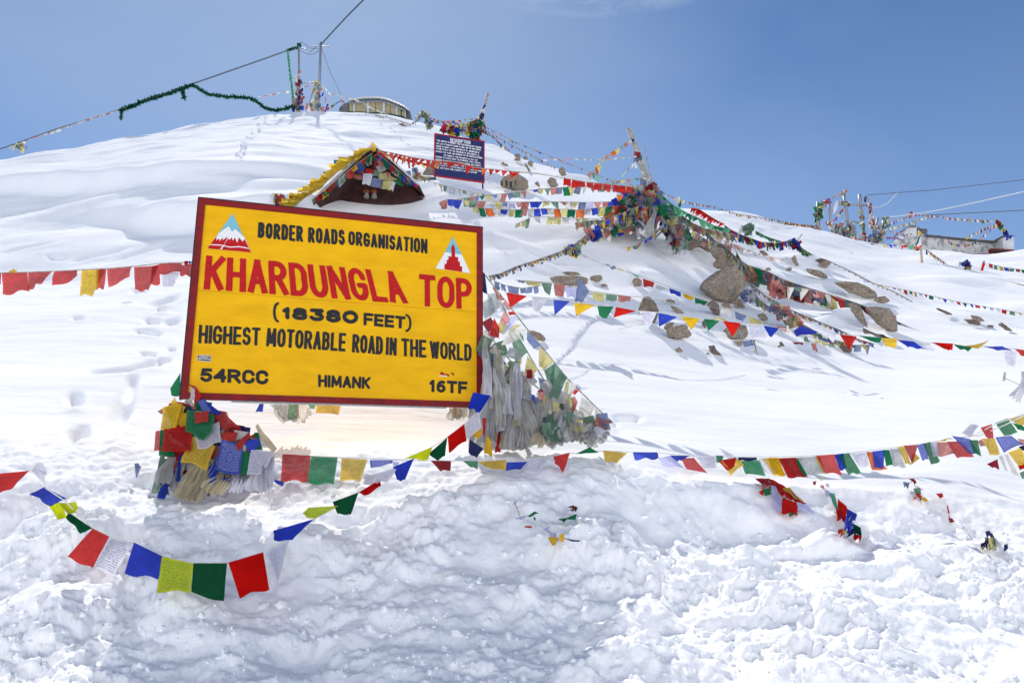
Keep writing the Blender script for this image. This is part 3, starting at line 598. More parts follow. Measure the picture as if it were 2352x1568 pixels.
# ------------------------------------------------------------------ prayer flag cloth
def cloth_mat(name, c, ink=None, dirty=0.0, trans=0.42, sheer=0.2):
    m = bpy.data.materials.new(name); m.use_nodes = True; n, l = m.node_tree.nodes, m.node_tree.links; n.clear()
    out = n.new('ShaderNodeOutputMaterial'); df = n.new('ShaderNodeBsdfDiffuse'); tr = n.new('ShaderNodeBsdfTranslucent'); mx_ = n.new('ShaderNodeMixShader'); mx_.inputs[0].default_value = trans
    t = n.new('ShaderNodeTexCoord'); z = n.new('ShaderNodeTexNoise'); z.inputs['Scale'].default_value = 9; z.inputs['Detail'].default_value = 6
    r = n.new('ShaderNodeValToRGB'); r.color_ramp.elements[0].position = 0.3; r.color_ramp.elements[1].position = 0.7
    k = 0.80 - dirty * 0.3; r.color_ramp.elements[0].color = (c[0] * k, c[1] * k, c[2] * k, 1); r.color_ramp.elements[1].color = (*c, 1)
    l.new(t.outputs['Object'], z.inputs['Vector']); l.new(z.outputs['Fac'], r.inputs[0]); last = r.outputs[0]
    if ink:
        sp = n.new('ShaderNodeSeparateXYZ'); l.new(t.outputs['UV'], sp.inputs[0])
        def mth(op, a, b=None, cl=False):
            q = n.new('ShaderNodeMath'); q.operation = op; q.use_clamp = cl
            for i, v in enumerate((a, b)):
                if v is None: continue
                if isinstance(v, (int, float)): q.inputs[i].default_value = v
                else: l.new(v, q.inputs[i])
            return q.outputs[0]
        row = mth('FRACT', mth('MULTIPLY', sp.outputs[1], 15.0)); inrow = mth('GREATER_THAN', row, 0.42)
        mp_ = n.new('ShaderNodeMapping'); mp_.inputs['Scale'].default_value = (34, 15, 1); l.new(t.outputs['UV'], mp_.inputs[0])
        z2 = n.new('ShaderNodeTexNoise'); z2.inputs['Scale'].default_value = 1.0; z2.inputs['Detail'].default_value = 1; l.new(mp_.outputs[0], z2.inputs['Vector'])
        ch = mth('GREATER_THAN', z2.outputs['Fac'], 0.46)
        du = mth('ABSOLUTE', mth('SUBTRACT', sp.outputs[0], 0.5)); dv = mth('ABSOLUTE', mth('SUBTRACT', sp.outputs[1], 0.5))
        ins = mth('MULTIPLY', mth('LESS_THAN', du, 0.42), mth('LESS_THAN', dv, 0.43))
        rad = mth('POWER', mth('ADD', mth('POWER', mth('MULTIPLY', du, 1.0), 2.0), mth('POWER', mth('MULTIPLY', dv, 1.0), 2.0)), 0.5)
        hole = mth('GREATER_THAN', rad, 0.17)
        emb = n.new('ShaderNodeTexNoise'); emb.inputs['Scale'].default_value = 26; emb.inputs['Detail'].default_value = 2; l.new(t.outputs['UV'], emb.inputs['Vector'])
        eb = mth('MULTIPLY', mth('GREATER_THAN', emb.outputs['Fac'], 0.5), mth('LESS_THAN', rad, 0.14))
        txt = mth('MULTIPLY', mth('MULTIPLY', inrow, ch), mth('MULTIPLY', ins, hole))
        fac = mth('MULTIPLY', mth('MAXIMUM', txt, eb), 0.62)
        x = n.new('ShaderNodeMix'); x.data_type = 'RGBA'; x.inputs[7].default_value = (*ink, 1); l.new(fac, x.inputs[0]); l.new(last, x.inputs[6]); last = x.outputs[2]
    oi = n.new('ShaderNodeObjectInfo'); hs = n.new('ShaderNodeHueSaturation'); v1 = n.new('ShaderNodeMapRange'); v1.inputs['To Min'].default_value = 0.84; v1.inputs['To Max'].default_value = 1.08; l.new(oi.outputs['Random'], v1.inputs[0])
    v2 = n.new('ShaderNodeMath'); v2.operation = 'MULTIPLY'; v2.inputs[1].default_value = 7.31; v3 = n.new('ShaderNodeMath'); v3.operation = 'FRACT'; l.new(oi.outputs['Random'], v2.inputs[0]); l.new(v2.outputs[0], v3.inputs[0])
    v4 = n.new('ShaderNodeMapRange'); v4.inputs['To Min'].default_value = 0.93; v4.inputs['To Max'].default_value = 1.02; l.new(v3.outputs[0], v4.inputs[0])
    l.new(v1.outputs[0], hs.inputs['Value']); l.new(v4.outputs[0], hs.inputs['Saturation']); l.new(last, hs.inputs['Color']); last = hs.outputs[0]      # sun-bleaching differs from flag to flag
    l.new(last, df.inputs[0]); l.new(last, tr.inputs[0])
    # woven wrinkles
    wz = n.new('ShaderNodeTexNoise'); wz.inputs['Scale'].default_value = 22; wz.inputs['Detail'].default_value = 5; bp = n.new('ShaderNodeBump'); bp.inputs['Strength'].default_value = 0.7; bp.inputs['Distance'].default_value = 0.02
    l.new(t.outputs['Object'], wz.inputs['Vector']); l.new(wz.outputs['Fac'], bp.inputs['Height']); l.new(bp.outputs[0], df.inputs['Normal']); l.new(bp.outputs[0], tr.inputs['Normal'])
    l.new(df.outputs[0], mx_.inputs[1]); l.new(tr.outputs[0], mx_.inputs[2])
    if ink and sheer:           # loose weave: a little of what is behind shows through
        tp = n.new('ShaderNodeBsdfTransparent'); m5 = n.new('ShaderNodeMixShader'); m5.inputs[0].default_value = sheer; l.new(mx_.outputs[0], m5.inputs[1]); l.new(tp.outputs[0], m5.inputs[2]); l.new(m5.outputs[0], out.inputs[0])
    else: l.new(mx_.outputs[0], out.inputs[0])
    return m
CC = {
 'R': ((0.60, 0.025, 0.02), None), 'B': ((0.035, 0.07, 0.52), None), 'Y': ((0.80, 0.50, 0.03), None), 'G': ((0.02, 0.20, 0.085), None), 'W': ((0.80, 0.80, 0.88), None),
 'r': ((0.58, 0.22, 0.19), None), 'b': ((0.20, 0.25, 0.43), None), 'y': ((0.66, 0.60, 0.26), None), 'g': ((0.19, 0.33, 0.24), None), 'w': ((0.68, 0.67, 0.65), None),
 'L': ((0.58, 0.58, 0.86), None), 'D': ((0.006, 0.075, 0.030), None), 'Z': ((0.52, 0.012, 0.010), None), 'V': ((0.022, 0.045, 0.42), None), 'C': ((0.66, 0.72, 0.02), None),
 'N': ((0.03, 0.035, 0.13), None), 'O': ((0.72, 0.16, 0.04), None), 'P': ((0.72, 0.33, 0.30), None), 'E': ((0.16, 0.48, 0.30), None), 'K': ((0.78, 0.70, 0.50), None), 'M': ((0.30, 0.03, 0.04), None), 'k': ((0.78, 0.76, 0.71), None),
 'S': ((0.90, 0.66, 0.06), None),
 'Rp': ((0.60, 0.035, 0.03), (0.12, 0.01, 0.02)), 'Bp': ((0.05, 0.09, 0.50), (0.40, 0.44, 0.75)), 'Yp': ((0.80, 0.52, 0.03), (0.20, 0.14, 0.02)), 'Gp': ((0.03, 0.24, 0.10), (0.02, 0.06, 0.04)),
 'Wp': ((0.82, 0.82, 0.90), (0.12, 0.13, 0.32)), 'wp': ((0.55, 0.58, 0.60), (0.06, 0.08, 0.08)), 'Cp': ((0.66, 0.72, 0.02), (0.10, 0.35, 0.05)),
}
OPAQ = {'S': .6, 'w': .55, 'k': .58, 'K': .55, 'W': .5, 'D': .12, 'Z': .2, 'V': .2, 'C': .3}
CM = {k: cloth_mat('cloth_' + {'R': 'red', 'B': 'blue', 'Y': 'yellow', 'G': 'green', 'W': 'white', 'r': 'faded_red', 'b': 'faded_blue', 'y': 'faded_yellow', 'g': 'faded_green', 'w': 'grey_white', 'L': 'lilac', 'D': 'dark_green', 'Z': 'deep_red', 'V': 'deep_blue', 'C': 'lemon', 'N': 'navy', 'O': 'orange', 'P': 'pink', 'E': 'pale_green', 'K': 'cream', 'M': 'maroon', 'k': 'old_white', 'S': 'satin_yellow'}[k[0]] + ('_printed' if len(k) > 1 else ''), v[0], v[1], 0.5 if k.islower() else 0.1, OPAQ.get(k, 0.42), 0.0 if k == 'Cp' else 0.06) for k, v in CC.items()}
CORD = grainy('cord', (0.25, 0.22, 0.18), (0.5, 0.47, 0.4), 40, 0.9, 0)
CORDW = grainy('pale_cord', (0.6, 0.6, 0.58), (0.75, 0.75, 0.72), 40, 0.9, 0)
ZN = {'3': (330.75, 826.9, .2502), '2': (0, 1010.6, .2971), '6': (1102.5, 532.9, .2502), '9': (826.9, 992.25, .2502), 'X': (1286.25, 992.25, .2502), 'H': (1764, 900.4, .2502), 'F': (1543.5, 551.25, .1875),
      '8': (1653.75, 514.5, .2971), 'C': (1084, 330.75, .11719), 'P': (1359.75, 395.06, .11719), '4': (918.75, 606.4, .3047), '7': (0, 551.25, .2502), 'T': (643.1, 73.5, .13672), 'R': (1837.5, 404.25, .13672),
      'B': (2048.8, 459.4, .12891), 'S': (606.4, 312.4, .17187), 'Q': (1764, 367.5, .2502), 'A': (1543.5, 441, .15645), 'U': (1176, 183.75, .2502), 'E': (588, 0, .2502), 'D': (0, 0, 1), 'M': (955.5, 202.1, .13672)}
def q(s):
    """'Zx,y x,y ..' -> picture points; the first letter names the enlargement they were read from"""
    x0, y0, k = ZN[s[0]]; return [(x0 + k * float(a.split(',')[0]), y0 + k * float(a.split(',')[1])) for a in s[1:].split()]
def cloth(cs, mat, parent, wave=0.12, n=5, name='flag', sag=0.0, twist=0.0):
    """a piece of cloth between four 3D corners TL TR BR BL, rippled"""
    TL, TR, BR, BL = cs; e = ((TR - TL).length + (BR - BL).length + (BL - TL).length + (BR - TR).length) / 4
    nm = (TR - TL + BR - BL).cross(TL - BL + TR - BR); nm = nm.normalized() if nm.length > 1e-9 else Vector((0, -1, 0))
    if nm.y > 0: nm = -nm
    f1, p1, f2, p2, p3 = rnd.uniform(.6, 1.5), rnd.uniform(0, 6.28), rnd.uniform(.4, 1.2), rnd.uniform(0, 6.28), rnd.uniform(-1.2, 1.2)
    vs, uv, fs = [], [], []; dn = (BL + BR - TL - TR); dn = dn.normalized() if dn.length > 1e-9 else Vector((0, 0, -1))
    for j in range(n + 1):
        v = j / n
        for i in range(n + 1):
            u = i / n; p = (TL * (1 - u) + TR * u) * (1 - v) + (BL * (1 - u) + BR * u) * v
            a = wave * e * (0.15 + 0.85 * v) * (math.sin(6.283 * f1 * u + p1 + p3 * v * 2) + 0.5 * math.sin(6.283 * f2 * v + p2 + 2 * u)) * (0.4 + 0.6 * v)
            a += wave * .35 * e * math.sin(11 * u + 5 * v * p3 + p1) * math.sin(3.1416 * min(1, v * 1.3)) + wave * .25 * e * math.sin(9 * v + 4 * u + p2) * v
            vs.append(p + nm * a + dn * (0.04 * e * math.sin(6.283 * f1 * u + p2) * v) + dn * (sag * e * 4 * u * (1 - u) * (1 - v))); uv.append((u, 1 - v))
    for j in range(n):
        for i in range(n): k = j * (n + 1) + i; fs.append((k, k + 1, k + n + 2, k + n + 1))
    return mesh(name, vs, fs, CM[mat] if isinstance(mat, str) else mat, parent, smooth=True, uvs=uv)
def qcloth(parent, pts, Y, mat, wave=0.1, n=6, name='flag', dY=0.0, tilt=0.0):
    """cloth whose seen corners are given in picture units, hanging at distance Y (or Y per corner)"""
    if len(pts) == 3: pts = [pts[0], pts[1], pts[2], pts[2]]
    Ys = Y if isinstance(Y, (list, tuple)) else [Y + dY, Y + dY, Y + dY + tilt, Y + dY + tilt]
    return cloth([P(x, y, yy) for (x, y), yy in zip(pts, Ys)], mat, parent, wave, n, name)
def path3(pts):
    out = []
    for p in pts:
        if len(p) == 3 and p[2] is not None: out.append(P(*p))
        else:
            g = G(p[0], p[1]); out.append(g + Vector((0, -0.06, 0.10)) if len(p) == 3 else g)
    return out
def resample(P3, m):
    L = [0]
    for a, b in zip(P3[:-1], P3[1:]): L.append(L[-1] + (b - a).length)
    out = []
    for i in range(m):
        s = L[-1] * i / (m - 1); k = 0
        while k < len(L) - 2 and L[k + 1] < s: k += 1
        f = (s - L[k]) / max(L[k + 1] - L[k], 1e-9); out.append(P3[k].lerp(P3[k + 1], f))
    return out
def flagstring(label, pts, pat, w=22, h=26, gap=1.08, kind='rect', drop=(0, 1), jit=0.25, wave=0.16, cord=0.006, group='strings of prayer flags', skip=0.0, n=3, name='prayer_flag_string', passes=1, cat='flags', cm=None, fn='flag', start=0.0, end=1.0, parent=None, sag=0.0):
    P3 = path3(pts); t = parent or thing(name, label, cat, P3[0], group)
    R = resample(P3, max(8, min(60, len(pts) * 8)))
    if sag:
        m_ = len(R); R = [p - UPV * sag * 4 * (i / (m_ - 1)) * (1 - i / (m_ - 1)) for i, p in enumerate(R)]
    tube('cord', R, cord, cm or CORD, t, 4)
    L = [0]
    for a, b in zip(R[:-1], R[1:]): L.append(L[-1] + (b - a).length)
    def at(s):
        k = 0
        while k < len(L) - 2 and L[k + 1] < s: k += 1
        return R[k].lerp(R[k + 1], min(max((s - L[k]) / max(L[k + 1] - L[k], 1e-9), 0), 1))
    for ps in range(passes):
        s = L[-1] * start + (0 if ps == 0 else rnd.random() * .1); c = rnd.randrange(len(pat)) if ps else 0
        while s < L[-1] * end:
            p = at(s); k = PX((p - EYE).y if True else 1); ww = w * k * rnd.uniform(1 - jit * .5, 1 + jit * .5); p2 = at(s + ww)
            if s + ww > L[-1] * min(end + .01, 1): break
            if rnd.random() >= skip:
                hh = h * k * rnd.uniform(1 - jit, 1 + jit); dx = drop[0] + rnd.uniform(-jit, jit) * .8; dy = drop[1] + rnd.uniform(-jit, jit) * .3
                D = (CR * dx - UPV * dy + CF * rnd.uniform(-.35, .35) * jit * 2).normalized() * hh
                mc = pat[c % len(pat)]; kd = kind if kind != 'mix' else rnd.choice(['rect', 'rect', 'tri', 'skew'])
                if kd == 'tri': m = (p + p2) / 2 + D + (p2 - p) * rnd.uniform(-.3, .3); cs = (p, p2, m + (p2 - p) * .05, m - (p2 - p) * .05)
                elif kd == 'skew': cs = (p, p2, p2 + D * rnd.uniform(.5, 1), p + D * rnd.uniform(.4, 1) + (p2 - p) * rnd.uniform(0, .7))
                elif kd == 'strip': cs = (p, p2, p2 + D - (p2 - p) * .3, p + D + (p2 - p) * .3)
                else: cs = (p, p2, p2 + D + (p2 - p) * rnd.uniform(-.1, .1), p + D + (p2 - p) * rnd.uniform(-.1, .1))
                cloth([Vector(v) for v in cs], mc, t, wave, n, fn)
            c += 1; s += ww * gap * rnd.uniform(.9, 1.1)
    return t
def scarf(parent, a, b, w0, w1, mat, folds=3, name='scarf', dY=0.0, bulge=0.1, n=9):
    """a pleated strip of cloth from 3D point a to b"""
    ax = (b - a); L = ax.length; t = ax.normalized(); u = t.cross(CF).normalized(); v = u.cross(t).normalized(); vs, fs, uv = [], [], []; m = folds * 3
    ph, am = rnd.uniform(0, 6), rnd.uniform(.5, 1.2)
    for j in range(n + 1):
        f = j / n; w = (w0 + (w1 - w0) * f) * (1 + .15 * math.sin(f * 7 + ph)); off = u * (bulge * L * .5 * math.sin(f * 3.5 + ph)) * (4 * f * (1 - f)) + v * (-bulge * L * math.sin(f * 3.14))
        for i in range(m + 1):
            g = i / m; z = w * .22 * math.sin(g * folds * 6.283 + ph + f * am * 2)
            vs.append(a + ax * f + off + u * (w * (g - .5)) + v * z); uv.append((g, 1 - f))
    for j in range(n):
        for i in range(m): k = j * (m + 1) + i; fs.append((k, k + 1, k + m + 2, k + m + 1))
    return mesh(name, vs, fs, CM[mat], parent, smooth=True, uvs=uv)
def heap(label, outline, base, n, pal, size=(16, 30), Yf=None, name='flag_heap', cat='flags', kind='mix', group=None, scarves=0, depth=0.5, core=None, parts='flag', spal='wkW', slen=(30, 60), wave=.25, coremat=None):
    """a tangle of flags filling a picture outline at distance Yf(x,y) with a cloth covered core behind them"""
    xs = [p[0] for p in outline]; ys = [p[1] for p in outline]
    def inside(x, y):
        c = False; m = len(outline); j = m - 1
        for i in range(m):
            (xi, yi), (xj, yj) = outline[i], outline[j]
            if (yi > y) != (yj > y) and x < (xj - xi) * (y - yi) / (yj - yi) + xi: c = not c
            j = i
        return c
    YF = (lambda x, y: Yf) if isinstance(Yf, (int, float)) else Yf
    b = P(base[0], base[1], YF(*base)); t = thing(name, label, cat, b, group)
    if coremat is None: coremat = CM['g']
    if core: rock_mesh(outline, core, YF(sum(xs) / len(xs), sum(ys) / len(ys)) + depth * .6, coremat, 'bundle_core', t, shrink=.85, rough=.12)
    k = 0; it = 0
    while k < n and it < n * 40:
        it += 1; x, y = rnd.uniform(min(xs), max(xs)), rnd.uniform(min(ys), max(ys))
        if not inside(x, y): continue
        Y = YF(x, y) - rnd.random() * depth * .4; s = rnd.uniform(*size); an = rnd.gauss(0, .5); w, h = s * rnd.uniform(.7, 1.1), s * rnd.uniform(.9, 1.5)
        ca, sa = math.cos(an), math.sin(an)
        f = lambda dx, dy: (x + dx * ca - dy * sa, y + dx * sa + dy * ca)
        ti = rnd.random()
        if ti < .3: pts = [f(-w / 2, -h / 2), f(w / 2, -h / 2), f(w * .1, h / 2), f(-w * .1, h / 2)]
        elif ti < .6: pts = [f(-w * .2, -h / 2), f(w * .2, -h / 2), f(w / 2, h / 2), f(-w / 2, h / 2)]
        else: pts = [f(-w / 2, -h / 2), f(w / 2, -h / 2), f(w / 2, h / 2), f(-w / 2, h / 2)]
        qcloth(t, pts, [Y, Y, Y + rnd.uniform(-.3, .1) * depth, Y + rnd.uniform(-.3, .1) * depth], rnd.choice(pal), wave, 4, parts); k += 1
    k = 0; it = 0
    while k < scarves and it < scarves * 40:
        it += 1; x, y = rnd.uniform(min(xs), max(xs)), rnd.uniform(min(ys), max(ys))
        if not inside(x, y): continue
        Y = YF(x, y) - rnd.random() * depth * .5; l = rnd.uniform(*slen); an = rnd.gauss(0, .45)
        a = P(x, y, Y); bx, by = x + l * math.sin(an), y + l * math.cos(an); bb = P(bx, by, Y - .05)
        wd = l * rnd.uniform(.18, .4) * PX(Y); scarf(t, a, bb, wd * .35, wd, rnd.choice(spal), rnd.choice([2, 3])); k += 1
    return t
# ------------------------------------------------------------------ rocks
def granite():
    m, n, l, b = nodes_mat('granite', (0.3, 0.25, 0.2), 0.9, 0.1)
    t = n.new('ShaderNodeTexCoord')
    def noise(sc, de=6, ro=.6):
        z = n.new('ShaderNodeTexNoise'); z.inputs['Scale'].default_value = sc; z.inputs['Detail'].default_value = de; z.inputs['Roughness'].default_value = ro; l.new(t.outputs['Object'], z.inputs['Vector']); return z.outputs['Fac']
    def ramp(f, p0, c0, p1, c1):
        r = n.new('ShaderNodeValToRGB'); r.color_ramp.elements[0].position = p0; r.color_ramp.elements[1].position = p1; r.color_ramp.elements[0].color = (*c0, 1); r.color_ramp.elements[1].color = (*c1, 1); l.new(f, r.inputs[0]); return r.outputs[0]
    def mix(f, a, c, op='MIX'):
        x = n.new('ShaderNodeMix'); x.data_type = 'RGBA'; x.blend_type = op
        for s_, v in ((0, f), (6, a), (7, c)):
            if isinstance(v, (int, float)): x.inputs[s_].default_value = v
            elif isinstance(v, tuple): x.inputs[s_].default_value = (*v, 1)
            else: l.new(v, x.inputs[s_])
        return x.outputs[2]
    base = ramp(noise(1.6), .38, (0.33, 0.29, 0.245), .62, (0.44, 0.33, 0.225))
    grey = ramp(noise(2.7, 8), .52, (0, 0, 0), .60, (1, 1, 1)); c = mix(grey, base, (0.36, 0.35, 0.34))
    sp = ramp(noise(42, 4, .8), .42, (0.35, 0.33, 0.32), .58, (1.15, 1.15, 1.15)); c = mix(.85, c, sp, 'MULTIPLY')
    dk = ramp(noise(7, 8, .7), .62, (0, 0, 0), .70, (1, 1, 1)); c = mix(dk, c, (0.14, 0.12, 0.10))
    l.new(c, b.inputs['Base Color'])
    bp = n.new('ShaderNodeBump'); bp.inputs['Strength'].default_value = .6; bp.inputs['Distance'].default_value = .04; l.new(noise(11, 10, .7), bp.inputs['Height']); l.new(bp.outputs[0], b.inputs['Normal'])
    return m
GRAN = granite()
DROCK = grainy('dark_schist', (0.12, 0.09, 0.075), (0.26, 0.21, 0.17), 9, 0.9, 0.6, bdist=.03)
def rock_mesh(outline, thick, Yc_, mat, name, parent=None, shrink=1.0, rough=0.105):
    pts = outline; cx = sum(p[0] for p in pts) / len(pts); cy = sum(p[1] for p in pts) / len(pts); N = 44; rad = []
    for k in range(N):
        a = 2 * math.pi * k / N; dx, dy = math.cos(a), math.sin(a); best = 0
        for i in range(len(pts)):
            (x1, y1), (x2, y2) = pts[i], pts[(i + 1) % len(pts)]; ex, ey = x2 - x1, y2 - y1; den = dx * ey - dy * ex
            if abs(den) < 1e-9: continue
            t = ((x1 - cx) * ey - (y1 - cy) * ex) / den; u = ((x1 - cx) * dy - (y1 - cy) * dx) / den
            if t > 0 and -1e-6 <= u <= 1 + 1e-6: best = max(best, t)
        rad.append(best * shrink)
    c = P(cx, cy, Yc_); k_ = PX(Yc_); mr_ = sum(rad) / N * k_; th = mr_ * thick; M_ = 19; vs, fs = [], []; sd = rnd.uniform(0, 99)
    pl = [(Vector((rnd.gauss(0, 1), -abs(rnd.gauss(0, 1)) - .3, rnd.gauss(0, 1))).normalized(), rnd.uniform(.60, .95)) for _ in range(15)]
    for j in range(M_):
        ph = -math.pi / 2 + math.pi * (j + .5) / M_
        for k in range(N):
            a = 2 * math.pi * k / N; cp = math.cos(ph) ** .45; o = (CR * math.cos(a) + CD * math.sin(a)) * (rad[k] * k_ * cp) + CF * (th * math.sin(ph))
            for nrm_, dd in pl:                       # broken faces
                e = o.dot(nrm_) - dd * mr_ * 1.05
                if e > 0: o = o - nrm_ * e * .92 * (1 - cp ** 10)
            vs.append(o)
    A = np.array([(v.x, v.y, v.z) for v in vs]) / mr_
    nz_ = fbm(A[:, 0] * 1.3 + sd + A[:, 1], A[:, 2] * 1.3 + A[:, 1] * .7, 4, 7) + .6 * fbm(A[:, 0] * 4 + sd + A[:, 1], A[:, 2] * 4 + A[:, 1] * 3, 3, 9) - .5 * np.abs(fbm(A[:, 0] * 1.8 - sd, A[:, 2] * 2.2 + A[:, 1], 2, 17))
    vs = [c + v * (1 + rough * float(k_2)) for v, k_2 in zip(vs, nz_)]
    for j in range(M_ - 1):
        for k in range(N): fs.append((j * N + k, j * N + (k + 1) % N, (j + 1) * N + (k + 1) % N, (j + 1) * N + k))
    fs.append(tuple(range(N - 1, -1, -1))); fs.append(tuple((M_ - 1) * N + k for k in range(N)))
    o = mesh(name, vs, fs, mat, parent, smooth=(mat not in (GRAN, DROCK)))
    return o
def rock(label, zs, thick=.7, Y=None, mat=None, name='rock', cat='rock', dy=0.0):
    pts = q(zs); cx = sum(p[0] for p in pts) / len(pts); lo = max(p[1] for p in pts); hi = min(p[1] for p in pts)
    if Y is None: Y = SY(cx, lo - (lo - hi) * .08, 0) - .12 * (lo - hi) * PX(GY(cx, lo))
    o = rock_mesh(pts, thick, Y + dy, mat or GRAN, name); me = o.data
    c = P(cx, lo, Y); me.transform(Matrix.Translation(-c)); o.location = c
    return tag(o, label, cat)
